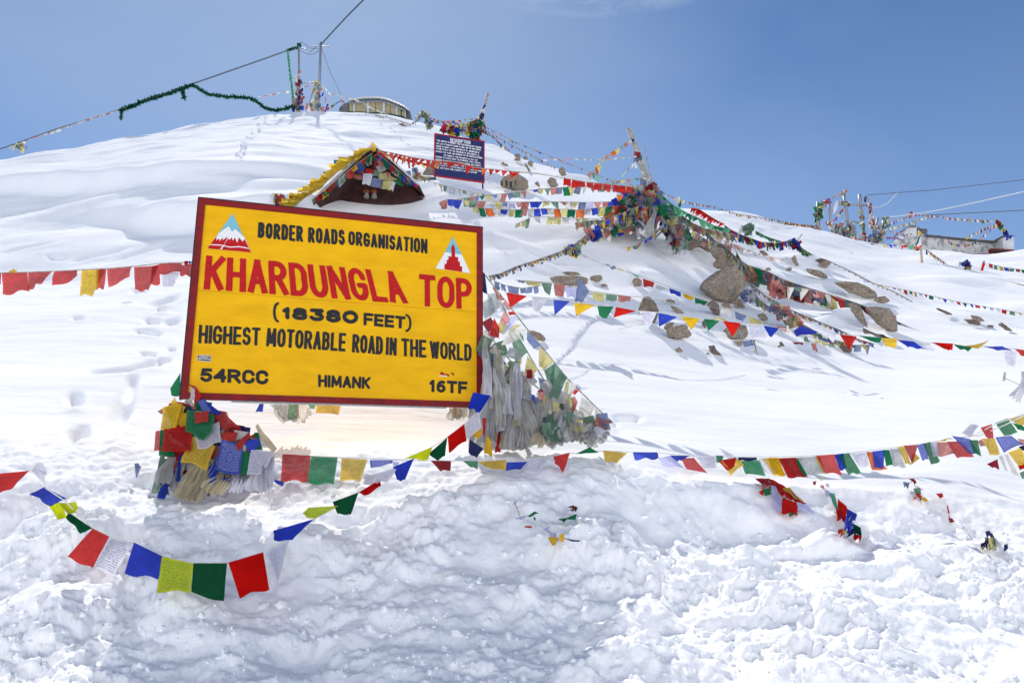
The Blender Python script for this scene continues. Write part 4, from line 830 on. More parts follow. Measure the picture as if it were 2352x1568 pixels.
# ------------------------------------------------------------------ boulders and stones
ROCKS = [
 ('big pointed granite boulder under the upper boulder at the foot of the flag pyramid', 'F310,570 380,500 450,440 560,370 700,310 790,330 850,380 910,480 960,560 940,610 820,700 720,765 660,785 600,770 450,680 330,595', .9, None),
 ('brown boulder leaning on top of the big pointed granite boulder', 'F500,300 545,235 455,140 470,70 600,75 690,170 780,240 815,330 700,325 600,370 540,355 505,330', .7, None),
 ('tan arched slab rising behind the flag tangle left of the brown boulder', 'F145,140 180,10 240,-60 330,-40 400,0 480,50 475,180 430,115 380,88 290,95 215,138', .5, None),
 ('dark upright stone wedged just below the big pointed boulder', 'F420,785 470,745 520,730 570,790 598,930 560,945 500,890', .7, None, 'D'),
 ('small brown stone under the right end of the big pointed boulder', 'F735,752 770,715 800,705 850,735 892,775 885,792 760,785', .6, None),
 ('flat stone lying right under the small brown stone of the big boulder', 'F748,805 800,788 880,790 902,825 840,840 765,825', .6, None),
 ('small tan stone between the dark upright stone and the big boulder', 'F600,790 655,760 700,770 742,850 690,855 640,840', .6, None),
 ('blocky boulder behind the red pennant at the middle of the pennant string', 'F620,1110 660,1070 720,1045 850,1030 920,1060 945,1110 930,1190 850,1228 700,1218 672,1160', .8, None),
 ('little stone tucked under the blocky boulder behind the red pennant', 'F750,1235 870,1232 860,1280 840,1298 775,1268', .7, None),
 ('wedge shaped dark boulder standing alone in front below the white pennant', '61705,900 1725,875 1800,856 1870,846 1910,880 1950,940 1905,970 1800,992 1725,962', .8, None),
 ('ragged stone just behind the wedge shaped dark boulder', '61685,885 1700,850 1740,825 1785,830 1780,860 1725,905', .7, None),
 ('long pale granite slab with flags draped over it, left of centre', '6650,415 700,400 920,405 985,420 1005,445 995,490 900,502 800,492 690,482 655,450', .6, None),
 ('thin rusty slab lying on top of the long pale granite slab', '6740,365 820,360 900,368 935,395 860,402 790,395', .6, None),
 ('rounded speckled stone right of the long pale slab', '6998,412 1050,395 1110,393 1135,430 1090,458 1012,440', .7, None),
 ('small flat stone in the snow below the rounded speckled stone', '61103,478 1150,473 1182,500 1120,502', .6, None),
 ('lone dark round stone left of the torn red flag', '61398,445 1415,422 1450,418 1490,450 1480,492 1412,502', .7, None),
 ('steep brown boulder behind the white pennant, snow on its shoulder', '61448,722 1470,660 1500,600 1560,588 1610,640 1645,725 1600,845 1480,780', .7, None, 'D'),
 ('small flat stone above the slanting slab right of the steep brown boulder', '61700,620 1750,615 1792,630 1797,660 1712,648', .6, None),
 ('slanting speckled slab right of the steep brown boulder', '61735,672 1800,688 1850,720 1882,750 1795,745', .6, None),
 ('oval speckled slab lying on the snow beside the tent of faded flags', '6435,895 500,905 560,930 618,985 600,1008 520,990 475,950', .5, None),
 ('small cube of stone on the bright snow below the wedge boulder', '61793,1072 1830,1053 1860,1085 1855,1105 1797,1108', .8, None),
 ('pair-shaped dark stone on the bright snow right of the small cube stone', '62092,1042 2150,1038 2165,1075 2225,1132 2150,1135 2115,1095', .6, None, 'D'),
 ('tiny dark pebble left of the pair-shaped dark stone', '62077,1115 2090,1105 2106,1115 2090,1128', .7, None, 'D'),
 ('long speckled slab on the upper right snow under the two stacked blocks', 'F1630,348 1700,348 1830,380 1900,430 1932,492 1850,472 1720,430 1655,392', .5, None),
 ('dark block lying behind its lighter neighbour high on the right snow', 'F1750,238 1820,222 1905,240 1900,262 1830,288', .6, None, 'D'),
 ('light squared block high on the right snow at the end of the green flags', 'F1793,292 1860,262 1930,240 1950,290 1900,335 1870,352 1800,347', .8, None),
 ('half buried stone with a yellow scrap near the purple flags', 'F1058,132 1110,125 1160,155 1195,192 1110,182', .6, None),
 ('standing pinkish stone in the middle of the right snowfield', 'F1450,215 1510,178 1532,270 1568,318 1530,322 1480,262', .6, None),
 ('small stone in the snow below the standing pinkish stone', 'F1390,352 1425,335 1470,337 1465,372 1425,385', .6, None),
 ('small dome stone right of the brown boulder behind the ridge flags', 'F1140,352 1175,335 1205,342 1222,372 1150,375', .6, None),
 ('low slab on the snow behind the tan arched slab', 'F590,62 660,40 705,65 732,108 640,108', .6, None),
 ('small dark stone above the ridge flags right of the low slab', 'F788,102 830,82 852,105 842,124 800,122', .7, None, 'D'),
 ('long sunlit granite back breaking the snow on the far right ridge', '8855,440 1000,442 1060,450 1120,470 1200,520 1245,572 1180,588 1080,560 980,520 900,475', .5, None),
 ('knob of rock at the lower end of the long sunlit granite back', '81180,592 1225,562 1270,555 1318,590 1300,608 1240,612', .7, None),
 ('tall narrow grey rock streaming down from the ridge flags', '8975,605 1050,610 1090,660 1105,700 1145,790 1135,812 1070,740 1015,665', .6, None),
 ('large brown boulder at the lower end of the ridge flags', '81110,645 1200,630 1300,655 1368,720 1375,835 1330,838 1270,800 1220,770 1180,700', .8, None),
 ('low dark rock at the foot of the large brown ridge boulder', '81060,792 1130,800 1200,845 1350,885 1300,898 1200,866', .5, None, 'D'),
 ('thin dark ledge sticking out of the right snow', '81642,642 1700,652 1770,682 1828,708 1750,697', .5, None, 'D'),
 ('jagged low rock on the far right snow, front of a pair', '81878,730 1960,738 2020,765 2018,787 1930,772', .6, None, 'D'),
 ('tilted flat rock on the far right snow, back of a pair', '81932,700 2000,712 2056,750 2000,758 1950,738', .5, None),
 ('small stone right of the far right pair of rocks', '82065,778 2115,782 2112,802 2072,797', .6, None, 'D'),
 ('rightmost dark rock near the picture edge', '82148,770 2180,758 2220,795 2285,838 2210,822', .6, None, 'D'),
 ('red brown stone half sunk under the red pennant on the right', '8928,948 945,915 985,905 1020,970 1008,1000 955,990', .7, None, 'D'),
 ('pale crumbly stone below the lower ridge flags', 'F1285,912 1400,912 1440,960 1500,1000 1505,1080 1430,1082 1390,1020 1325,958', .7, None),
 ('brown stone beside the leaning twig string below the big boulder', 'F1038,912 1120,890 1178,958 1150,990 1080,965', .7, None),
 ('small stone isolated in shade right of the red pennant boulder', 'F1310,1250 1345,1240 1382,1300 1330,1302', .7, None, 'D'),
 ('loose stone at the left of the green pennant', 'F370,1000 395,980 420,1050 408,1082 372,1050', .7, None, 'D'),
 ('lump of rock up the snow above the lettered stone, left of two', 'C812,212 900,178 952,198 960,330 860,335 808,318 868,262', .6, None),
 ('lump of rock up the snow above the lettered stone, right of two', 'C1000,272 1050,222 1100,282 1095,320 1010,305', .6, None),
 ('round boulder under the right lump above the lettered stone', 'C1085,352 1150,320 1200,355 1195,430 1140,448 1100,400', .8, None),
 ('narrow stone falling away below the round boulder', 'C1010,372 1060,378 1110,450 1160,548 1120,560 1055,460', .5, None),
 ('small peaked stone left of the round boulder', 'C558,382 600,343 645,380 715,402 705,442 600,415', .6, None),
 ('pyramid shaped rock on the skyline above the red flags', 'C1688,515 1730,460 1770,438 1822,500 1862,608 1760,632 1705,570', .7, None),
 ('dark angular boulder hidden behind the red flags below the skyline rock', 'C1458,722 1530,638 1600,665 1645,690 1702,820 1650,852 1530,852', .8, None),
 ('little brown stone between the lettered stone and the dark angular boulder', 'C1222,762 1290,728 1320,770 1345,848 1290,832 1240,800', .7, None),
 ('half hidden stone right of the dark angular boulder', 'C1788,732 1880,725 1975,802 1900,815', .6, None),
 ('grey conical rock behind the navy notice board', 'S2098,525 2150,450 2200,375 2275,320 2330,400 2330,540', .7, None),
 ('thin dark rock near the summit snow edge', 'E1295,1138 1350,1130 1396,1162 1345,1160', .5, None, 'D'),
]
for r_ in ROCKS:
    rock(r_[0], r_[1], r_[2], r_[3], DROCK if len(r_) > 4 else None, name='boulder' if any(w in r_[0] for w in ('boulder',)) else 'rock')
# the lettered stone
Ysh = GY(1175, 438)
sh = rock_mesh(q('C520,742 545,690 575,655 660,610 740,582 900,585 1010,630 1092,672 1143,762 1135,870 1062,932 900,945 700,892 560,842 524,795'), .7, Ysh, GRAN, 'boulder')
tag(sh, 'grey boulder with black painted capital letters beside the navy board', 'rock')
LB = Board((1145, 405), (1190, 410), (1190, 432), (1145, 430), Ysh - .55)
INK = paint('old_black_paint', (0.03, 0.03, 0.03), (0.09, 0.08, 0.07), 60, .9)
for tx, zz in (('S', 'C565,725 608,730 605,825 560,815'), ('H', 'C655,712 705,722 700,850 655,838'), ('N', 'C735,728 790,740 785,866 740,850'), ('I', 'C838,700 852,703 852,810 838,806')):
    lettering(LB, tx, q(zz), .2, INK, sh, cell_px=.3, off=0.0, rough=.05, name='painted_letter')
# ------------------------------------------------------------------ hero garland of silky flags in front of the sign
gp = [(-60, 1098, 4.95), (66, 1082, 4.95), (100, 1085, 4.95), (105, 1120, 4.88), (150, 1150, 4.82), (212, 1213, 4.72), (250, 1231, 4.68), (306, 1246, 4.64), (372, 1277, 4.6), (444, 1293, 4.6), (524, 1292, 4.62), (606, 1268, 4.68), (667, 1236, 4.75),
      (722, 1191, 4.85), (777, 1161, 4.92), (823, 1131, 4.98), (875, 1102, 5.02), (912, 1073, 5.06), (951, 1053, 5.1), (993, 1026, 5.16), (1027, 1004, 5.2), (1066, 974, 5.25), (1105, 945, 5.3), (1120, 915, 5.4)]
def lift(x, y, Y, r=3): return min(Y, SY(x, y, r) - .05)
gp = [(x, y, min(lift(x, y + dy_, Y, 4) for dy_ in (0, 30, 60))) for x, y, Y in gp]
gs_ = [g[2] for g in gp]; gp = [(g[0], g[1], min(gs_[max(0, i - 1):i + 2])) for i, g in enumerate(gp)]
gar = thing('prayer_flag_string', 'fresh silky prayer flag garland sagging over the snow in front of the sign', 'flags', P(*gp[8]), 'strings of prayer flags')
tube('cord', [P(*p) for p in gp], .004, CORDW, gar, 5)
def gY(x): return float(np.interp(x, [p[0] for p in gp if p[0] not in (105,)], [p[2] for p in gp if p[0] not in (105,)]))
def hero(parent, mat, zs, Yf, wave=.06, n=8, dY=-.012, tilt=-.03, label=None):
    pts = q(zs); cx = sum(p[0] for p in pts) / len(pts); o = qcloth(parent, pts, [Yf(p[0]) + dY for p in pts][:2] + [Yf(cx) + dY + tilt] * 2 if len(pts) == 4 else Yf(cx) + dY, mat, wave, n); return o
for m_, z_, wv in [('Z', '2-60,262 225,235 115,345 -10,425', .08), ('Wp', '2235,235 290,168 362,180 352,355', .06), ('V', '2345,362 515,450 400,508 235,415', .05), ('C', '2370,505 455,478 520,600 465,618', .10), ('C', '2455,485 590,478 632,535 530,575', .12),
                   ('D', '2530,555 712,680 625,720 515,600', .06), ('Z', '2715,680 845,745 715,992 522,905', .04), ('Wp', '2845,740 1028,795 870,1047 715,990', .04), ('V', '21035,788 1252,895 1225,1066 965,1036', .03),
                   ('Cp', '21245,895 1497,955 1470,1170 1213,1168', .03), ('D', '21495,950 1756,950 1732,1242 1478,1180', .03), ('Z', '21765,945 2035,865 2080,1148 1850,1212', .04), ('Wp', '22050,870 2242,758 2150,1078 2135,1078', .05),
                   ('V', 'D628,1218 722,1191 668,1240 627,1242', .06), ('Cp', 'D708,1165 777,1161 722,1192 691,1182', .08), ('D', '31730,1300 1968,1212 1902,1420 1775,1412', .05), ('Z', '31970,1215 2165,1093 2178,1162 2015,1240', .06),
                   ('Wp', '32030,1065 2325,985 2245,1110 2010,1150', .06), ('V', '9300,320 497,238 410,442 340,445', .06), ('C', '9400,245 665,132 625,248 478,252', .07), ('D', '9625,200 802,48 782,222 712,252', .05),
                   ('Z', '4360,1300 485,1205 502,1332 368,1418', .05), ('Wp', '4485,1205 592,1098 613,1226 500,1330', .05), ('V', '4550,966 684,990 602,1118 515,1088', .12)]:
    hero(gar, m_, z_, gY, wv)
# ------------------------------------------------------------------ red string on the left, tied behind the sign
rp_ = [(-40, 628, 4.9), (0, 627, 4.95), (65, 625, 5.0), (120, 623, 5.05), (182, 620, 5.1), (245, 617, 5.15), (303, 612, 5.2), (366, 605, 5.26), (440, 602, 5.34)]
rs = thing('prayer_flag_string', 'red prayer flag string with one yellow flag, tied at the sign\'s left edge', 'flags', P(*rp_[0]), 'strings of prayer flags')
tube('cord', [P(*p) for p in rp_], .004, CORD, rs, 5)
rY = lambda x: float(np.interp(x, [p[0] for p in rp_], [p[2] for p in rp_]))
for m_, z_, wv in [('Rp', '7-60,305 12,302 5,400 -50,430', .05), ('Rp', '720,298 252,292 272,465 30,503', .05), ('Rp', '7262,292 476,290 380,385 268,462', .10), ('Rp', '7495,288 716,275 712,330 478,425', .10), ('Yp', '7752,275 975,264 848,513 733,507', .04),
                   ('Rp', '7885,272 978,265 955,450 880,448', .05), ('Rp', '7985,264 1212,247 1190,335 990,432', .10), ('Rp', '71230,248 1456,235 1365,467 1240,463', .05), ('Rp', '71395,240 1465,222 1470,402 1385,415', .06), ('Rp', '71463,215 1672,213 1664,290 1468,312', .05),
                   ('Wp', '71485,305 1668,280 1585,425 1492,422', .07), ('Rp', '71665,232 1762,215 1765,338 1648,318', .08), ('R', '71690,195 1725,192 1722,228 1692,226', .15), ('B', '71722,195 1760,197 1760,218 1726,216', .15), ('Y', '765,296 125,264 168,296 120,300', .08)]:
    hero(rs, m_, z_, rY, wv * 1.3, dY=0)
# ------------------------------------------------------------------ lower string, from the left bundle past the tent of flags to the right
lp = [(625, 1040, 5.1), (650, 1044, 5.1), (780, 1050, 5.2), (910, 1056, 5.35), (1000, 1058, 5.5), (1065, 1058, 5.55), (1165, 1059, 5.65), (1235, 1060, 5.7), (1270, 1048, 5.75), (1306, 1040, 5.8), (1325, 1041, 5.85), (1372, 1036, 5.9), (1400, 1036, 5.95), (1455, 1038, 6.0), (1515, 1040, 6.0), (1600, 1048, 6.05), (1700, 1049, 6.05),
      (1820, 1048, 6.0), (1920, 1044, 5.95), (2030, 1030, 5.85), (2110, 1020, 5.75), (2200, 1005, 5.6), (2250, 1000, 5.5), (2310, 975, 5.35), (2400, 930, 5.2)]
lp = [(x, y, lift(x, y + 15, Y, 3)) for x, y, Y in lp]
lo_ = thing('prayer_flag_string', 'long mixed prayer flag string along the snow lip below the sign', 'flags', P(*lp[4]), 'strings of prayer flags')
tube('cord', [P(*p) for p in lp], .004, CORDW, lo_, 5)
lY = lambda x: float(np.interp(x, [p[0] for p in lp], [p[2] for p in lp]))
for m_, z_ in [('Rp', '31270,860 1532,875 1505,1110 1252,1108'), ('Gp', '31535,883 1778,893 1742,1138 1498,1133'), ('Yp', '31813,900 2052,910 1985,1118 1798,1103'), ('Bp', '32072,915 2283,917 2280,948 2080,988'), ('L', '32280,930 2345,935 2330,975 2290,975'),
               ('M', '9650,260 836,265 828,350 735,352'), ('Gp', '9945,262 1082,265 1080,342 1010,315'), ('Yp', '91082,272 1342,252 1342,350 1150,318'), ('B', '91345,275 1537,270 1470,347 1340,347'), ('Wp', '91535,243 1748,228 1625,383 1455,352'), ('R', '91775,222 1926,190 1872,372 1798,290'),
               ('G', 'X145,198 275,135 352,185 200,200'), ('Yp', 'X395,165 617,190 520,282 410,267'), ('B', 'X670,183 891,183 907,237 685,247'), ('L', 'X905,235 1010,215 1142,322 948,312'), ('B', 'X1010,212 1192,215 1130,247 1050,277'), ('Rp', 'X1110,238 1232,234 1357,378 1153,337'),
               ('Wp', 'X1243,223 1432,213 1442,332 1320,337'), ('Gp', 'X1430,212 1502,215 1490,267 1438,282'), ('R', 'X1450,260 1620,232 1600,320 1530,355'), ('Yp', 'X1478,250 1652,243 1686,300 1562,402'), ('N', 'X1633,230 1807,232 1806,260 1640,260'), ('Gp', 'X1658,262 1832,254 1882,402 1700,382'),
               ('W', 'X1810,245 1860,240 1965,370 1900,360'), ('Yp', 'X1850,238 2007,240 2072,407 1958,382'), ('Rp', 'X2003,238 2167,234 2262,407 2088,417'), ('G', 'X2150,240 2190,235 2275,400 2240,405'), ('Yp', 'H-5,600 92,598 166,772 60,767'), ('Rp', 'H93,605 257,598 347,777 188,787'), ('wp', 'H263,598 432,588 522,747 368,767'), ('Yp', 'H425,590 470,585 530,735 505,745'),
               ('Rp', 'H438,583 607,568 677,757 528,742'), ('B', 'H608,572 690,560 720,700 660,720'), ('Gp', 'H625,568 747,558 852,742 738,752'), ('Wp', 'H753,555 907,548 937,692 828,682'), ('O', 'H903,545 962,548 1102,707 958,717'), ('B', 'H958,543 1072,528 1057,697 973,692'), ('G', 'H1058,528 1112,528 1152,672 1083,672'),
               ('wp', 'H1113,518 1202,510 1267,692 1153,682'), ('Yp', 'H1193,503 1257,493 1312,662 1263,652'), ('Rp', 'H1248,488 1377,483 1328,655 1318,655'), ('Yp', 'H1330,560 1345,555 1395,605 1310,665'), ('Bp', 'H1368,488 1442,468 1477,612 1413,622'), ('Gp', 'H1428,473 1492,453 1577,632 1498,670'), ('Wp', 'H1488,458 1552,453 1577,587 1518,592'),
               ('P', 'H1548,458 1652,458 1722,572 1568,582'), ('Rp', 'H1643,453 1782,448 1887,592 1728,602'), ('Gp', 'H1848,438 1927,438 1957,587 1888,562'), ('Bp', 'H1688,398 1852,428 1947,572 1838,552'), ('Wp', 'H1778,375 1862,288 1937,302 1858,417'), ('Y', 'H1545,450 1640,425 1690,410 1600,450')]:
    hero(lo_, m_, z_, lY, .07, n=9)
up_ = thing('prayer_flag_string', 'short prayer flag string rising out of the picture at the lower right edge', 'flags', P(2260, 985, 5.4), 'strings of prayer flags')
tube('cord', [P(2225, 1005, 5.5), P(2290, 972, 5.4), P(2352, 950, 5.3), P(2440, 920, 5.2)], .004, CORDW, up_, 5); uY = lambda x: 5.4
for m_, z_ in [('Rp', 'H1950,325 2056,291 2076,427 2000,417'), ('Gp', 'H2083,283 2202,238 2302,367 2165,402'), ('Yp', 'H2200,243 2400,190 2400,320 2250,272'), ('Yp', 'H1965,423 2082,423 2136,572 2033,577'), ('Bp', 'H2088,413 2232,398 2342,477 2168,547'), ('P', 'H1925,450 1965,430 2000,490 1950,500'),
               ('G', 'H2240,280 2330,300 2400,360 2290,340'), ('P', 'H2290,425 2400,440 2400,500 2320,480'), ('N', 'H2300,500 2400,470 2400,540 2340,530'), ('Yp', 'H2203,553 2322,508 2400,650 2290,672'), ('M', 'H2008,660 2107,613 2122,707 2060,690'), ('w', 'H2118,588 2150,580 2200,720 2170,705'), ('w', 'H2170,572 2195,565 2310,778 2240,740'), ('g', 'H2310,740 2400,700 2400,800 2330,790'), ('R', 'H2290,660 2360,640 2380,700 2310,710')]:
    hero(up_, m_, z_, uY, .06, n=6, dY=.05)
# ------------------------------------------------------------------ pennant string across the middle right
tp = [(1145, 655, 8.0), (1162, 672, 8.0), (1210, 680, 8.0), (1260, 684, 8.0), (1310, 692, 8.0), (1366, 700, 8.0), (1410, 706, 8.0), (1460, 714, 8.0), (1507, 717, 7.95), (1558, 727, 7.9), (1608, 731, 7.85), (1655, 736, 7.8), (1700, 743, 7.8), (1750, 746, 7.75), (1790, 755, 7.7), (1825, 757, 7.7), (1880, 765, 7.65), (1925, 768, 7.6), (1970, 770, 7.5), (2025, 778, 7.4), (2060, 779, 7.4),
      (2135, 787, 7.3), (2190, 790, 7.2), (2232, 797, 7.2), (2260, 795, 7.1), (2330, 801, 7.0), (2420, 812, 6.9)]
tr_ = thing('pennant_string', 'bright string of three-cornered prayer pennants crossing in front of the rocks', 'flags', P(*tp[3]), 'strings of prayer flags')
tube('cord', [P(*p) for p in tp], .005, CORDW, tr_, 5)
tY = lambda x: float(np.interp(x, [p[0] for p in tp], [p[2] for p in tp]))
for m_, z_ in [('R', '6240,553 432,588 275,697'), ('Wp', '6475,587 627,604 545,732 487,730'), ('B', '6675,622 827,635 687,765'), ('Y', '6865,648 1057,670 882,772'), ('G', '61078,677 1227,684 1162,797 1093,772'), ('R', '61250,687 1437,724 1222,784'), ('Wp', '61458,728 1622,740 1545,893'),
               ('B', '61635,743 1822,774 1645,867'), ('Y', '61848,774 2023,794 1937,897'), ('G', '62053,797 2207,809 2097,907'), ('R', 'F622,988 842,1017 747,1182'), ('Wp', 'F903,1033 1122,1045 1178,1217 960,1207'), ('B', 'F1120,1048 1313,1078 1217,1187 1195,1180'), ('k', 'F1405,1045 1425,1045 1440,1135 1415,1130'),
               ('V', 'F1490,1110 1590,1048 1797,1138 1520,1178'), ('W', 'F1878,1148 2012,1160 1982,1252 1965,1250'), ('R', 'F2053,1153 2262,1180 2177,1342 2160,1335'), ('G', '81070,862 1247,878 1242,920 1160,902'), ('Y', '81250,882 1367,883 1367,957 1278,942'), ('B', '81368,893 1502,908 1582,967 1450,947'),
               ('W', '81500,903 1612,915 1667,977 1622,972'), ('R', '81638,913 1802,923 1797,975 1742,972'), ('G', '81803,928 1952,953 1920,982 1848,962'), ('Y', '81893,940 2002,930 2092,888 2000,962'), ('B', '82043,948 2182,943 2272,982 2150,972'), ('Wp', '82188,978 2297,983 2292,1103 2213,1097'), ('R', '82278,963 2420,985 2400,1030 2330,1022')]:
    hero(tr_, m_, z_, tY, .06, n=6)
# ------------------------------------------------------------------ strings over the middle slope
cp_ = lambda *a: list(a)
sA = thing('prayer_flag_string', 'faded blue and olive flag string draped over the long pale slab', 'flags', P(1240, 655, 9.6), 'strings of prayer flags')
tube('cord', [P(x, y, Y) for x, y, Y in ((1185, 643, 9.6), (1240, 647, 9.8), (1290, 651, 10.2), (1330, 640, 10.5), (1355, 668, 10.2), (1440, 680, 10), (1478, 683, 10.1), (1560, 698, 10.3), (1610, 720, 10.3))], .005, CORD, sA, 4)
for m_, z_ in [('b', '6335,440 412,446 408,470 360,462'), ('y', '6408,448 562,460 545,492 440,488'), ('g', '6560,462 662,472 640,585 590,540'), ('r', '6675,475 782,486 765,592 690,587'), ('L', '6783,500 895,512 872,600 800,588'), ('b', '6905,405 1002,545 935,652 872,640'), ('y', '61028,550 1147,566 1132,642 1038,618'), ('g', '61150,565 1262,580 1252,637 1160,632'), ('r', '61265,580 1388,592 1378,637 1272,637')]:
    hero(sA, m_, z_, lambda x: 10.0, .08, n=6)
flagstring('row of four pale blue rag flags left of the long pale slab', [(1135, 645, 8.8), (1160, 655, 9.0), (1200, 662, 9.2), (1245, 655, 9.5)], 'bbbb', 21, 17, 1.15, wave=.12)
sB_ = thing('prayer_flag_string', 'string with torn red, blue and yellow flags ending at the big pointed boulder', 'flags', P(1472, 633, 11.8), 'strings of prayer flags')
tube('cord', [P(x, y, 11.8 + i * .1) for i, (x, y) in enumerate(((1325, 581), (1385, 607), (1440, 625), (1472, 633), (1540, 660), (1600, 680), (1630, 695)))], .005, CORD, sB_, 4)
for m_, z_ in [('r', '6915,198 1005,235 960,225'), ('b', '61135,285 1200,305 1180,312'), ('b', '61190,322 1235,308 1255,335 1215,345'), ('y', '61250,320 1340,355 1300,358'), ('G', '61385,377 1490,420 1440,412'), ('R', '61495,425 1603,462 1585,510 1505,497'), ('w', '61618,480 1725,522 1690,528 1612,525'), ('B', '61735,513 1843,552 1843,598 1752,560'), ('Y', '61858,557 1968,600 1942,632 1880,600'), ('G', '61973,600 2093,642 2060,670 1978,648')]:
    hero(sB_, m_, z_, lambda x: 12.0, .08, n=5)
flagstring('twisted flag rope climbing from the sign edge to the flag pyramid', [(1122, 634, 8.8), (1150, 628, 9.4), (1185, 612, 10.2), (1228, 599, 11), (1287, 578, 12), (1330, 556, 12.8), (1357, 538, 13.4), (1400, 520, 14), (1440, 500, 14.4)], 'bgrywNgY', 15, 9, 1.0, kind='strip', drop=(.3, 1), jit=.6, wave=.3, passes=2)
heap('knot of blue and yellow cloth where two ropes cross on the snow', q('6735,180 790,155 850,150 895,165 880,190 800,195'), (1305, 581), 12, 'BYgby', (12, 18), 12.2, depth=.2, wave=.3)
# rows fanning to the pyramid
flagstring('top row of old flags fanning left from the pyramid', [(1008, 466, 13.2), (1060, 456, 13.6), (1110, 449, 13.9), (1176, 443, 14.3), (1240, 434, 14.6), (1330, 428, 14.9), (1400, 424, 15.1), (1478, 432, 15.3)], 'grwBygrbGybwrb', 17, 19, 1.0, jit=.35, kind='mix')
flagstring('second row of old flags fanning left, red and blue squares', [(1012, 463, 13.1), (1030, 457, 13.2), (1090, 462, 13.5), (1176, 464, 13.9), (1260, 463, 14.3), (1350, 465, 14.6), (1440, 462, 14.9)], ['r', 'B', 'B', 'y', 'g', 'r', 'w', 'y', 'b', 'L', 'P'], 20, 19, 1.02, jit=.3, kind='mix')
flagstring('third row of old flags with green and orange squares', [(1085, 476, 13.3), (1120, 479, 13.5), (1176, 482, 13.7), (1250, 479, 14.1), (1330, 482, 14.4), (1400, 474, 14.7), (1460, 464, 15)], ['y', 'G', 'O', 'w', 'B', 'y', 'G', 'P', 'w', 'B', 'B', 'w', 'O'], 20, 19, 1.02, jit=.3)
flagstring('fourth row of pale flags touching the snow left of the pyramid', [(1185, 515, 13.4), (1225, 497, 13.8), (1300, 500, 14.1), (1370, 503, 14.3), (1420, 492, 14.6), (1465, 475, 15)], 'yygPwryywL', 17, 16, 1.1, jit=.4, kind='mix', skip=.1)
flagstring('dense low row of small flags under the fourth row', [(1320, 512, 14), (1370, 505, 14.3), (1430, 512, 14.4), (1470, 520, 14.5)], 'rgyrwgyb', 12, 18, .8, jit=.4, kind='mix', passes=2)
flagstring('rope of flags sloping down left below the pyramid', [(1475, 470, 14.6), (1440, 485, 14.3), (1400, 502, 14), (1370, 520, 13.7), (1340, 545, 13.2), (1310, 568, 12.6)], 'BYgNyBwO', 17, 24, 1.0, jit=.4, kind='mix')
heap('blue and yellow tatters hanging from the rope below the fourth row', q('U700,1395 770,1380 820,1400 800,1470 720,1465'), (1368, 545), 8, 'BBryL', (16, 24), 13.5, depth=.2)
red = [(868, 345, 15.6), (905, 352, 15.3), (950, 362, 14.9), (990, 368, 14.6), (1047, 372, 14.2), (1100, 386, 14.2), (1176, 393, 14.3), (1233, 398, 14.4), (1290, 408, 14.6), (1345, 418, 14.8), (1400, 424, 14.9), (1466, 430, 15.1)]
flagstring('bright red flag string running from the little shrine across the navy board', red[:1] + red[1:5] + red[5:], ['R', 'R', 'R', 'R', 'R', 'O', 'R'], 19, 20, 1.0, kind='tri', drop=(-.35, .8), jit=.5, wave=.15, end=.60, cord=.008)
flagstring('second red flag string with square flags behind the pyramid top', [(1176, 395, 14.2), (1240, 400, 14.3), (1290, 408, 14.5), (1345, 418, 14.7), (1400, 423, 14.8), (1466, 431, 15)], 'RRRRR', 19, 18, 1.08, kind='rect', jit=.2, start=.4, cord=.008)
flagstring('red and orange flags streaming from the shrine gable', [(868, 348, 15.5), (920, 362, 15.2), (960, 372, 15), (1000, 380, 14.7)], 'RROYR', 20, 14, .8, kind='tri', drop=(.7, .55), jit=.5, passes=2)
flagstring('string of small flags high against the sky left of the pyramid', [(1113, 290, 20), (1150, 308, 19.5), (1176, 323, 19), (1250, 353, 18.2), (1300, 373, 17.6), (1350, 393, 17), (1400, 412, 16.4), (1452, 424, 15.8)], 'rwBryOBwYrgB', 9, 7, 1.5, kind='mix', drop=(.6, .7), jit=.5)
flagstring('flag string dropping from the leaning pole to the red flags', [(1448, 319, 15.2), (1425, 337, 15), (1400, 352, 14.9), (1378, 368, 14.8), (1362, 395, 14.6), (1352, 415, 14.5)], 'wrgyOry', 13, 13, 1.3, kind='mix', drop=(.3, .8), jit=.5)
py1 = thing('hanging_flags', 'yellow and green flags hanging below the bend of the pole string', 'flags', P(1372, 380, 14.7)); [qcloth(py1, q(z_), 14.7, m_, .08) for m_, z_ in (('Y', 'U765,785 808,782 800,860 762,860'), ('E', 'U765,885 800,885 800,930 765,925'), ('r', 'U690,865 738,852 705,900'))]
flagstring('thin pale string with rags left of the leaning pole', [(1462, 358, 15.2), (1420, 362, 15), (1380, 366, 14.8), (1300, 364, 14.6), (1240, 366, 14.6)], 'wLwkP', 10, 5, 2.4, kind='mix', jit=.5)
flagstring('faded rag string from the pole knot down left', [(1460, 370, 15.2), (1448, 380, 15.1), (1436, 392, 15), (1428, 405, 14.9)], 'wkLb', 12, 14, 1.1, kind='mix', jit=.5)
flagstring('pale green string with one yellow flag left of the pyramid top', [(1476, 408, 15.3), (1440, 412, 15.1), (1400, 418, 15), (1370, 424, 14.8)], 'ggEryg', 12, 7, 1.3, kind='mix', drop=(.3, .8), jit=.5)
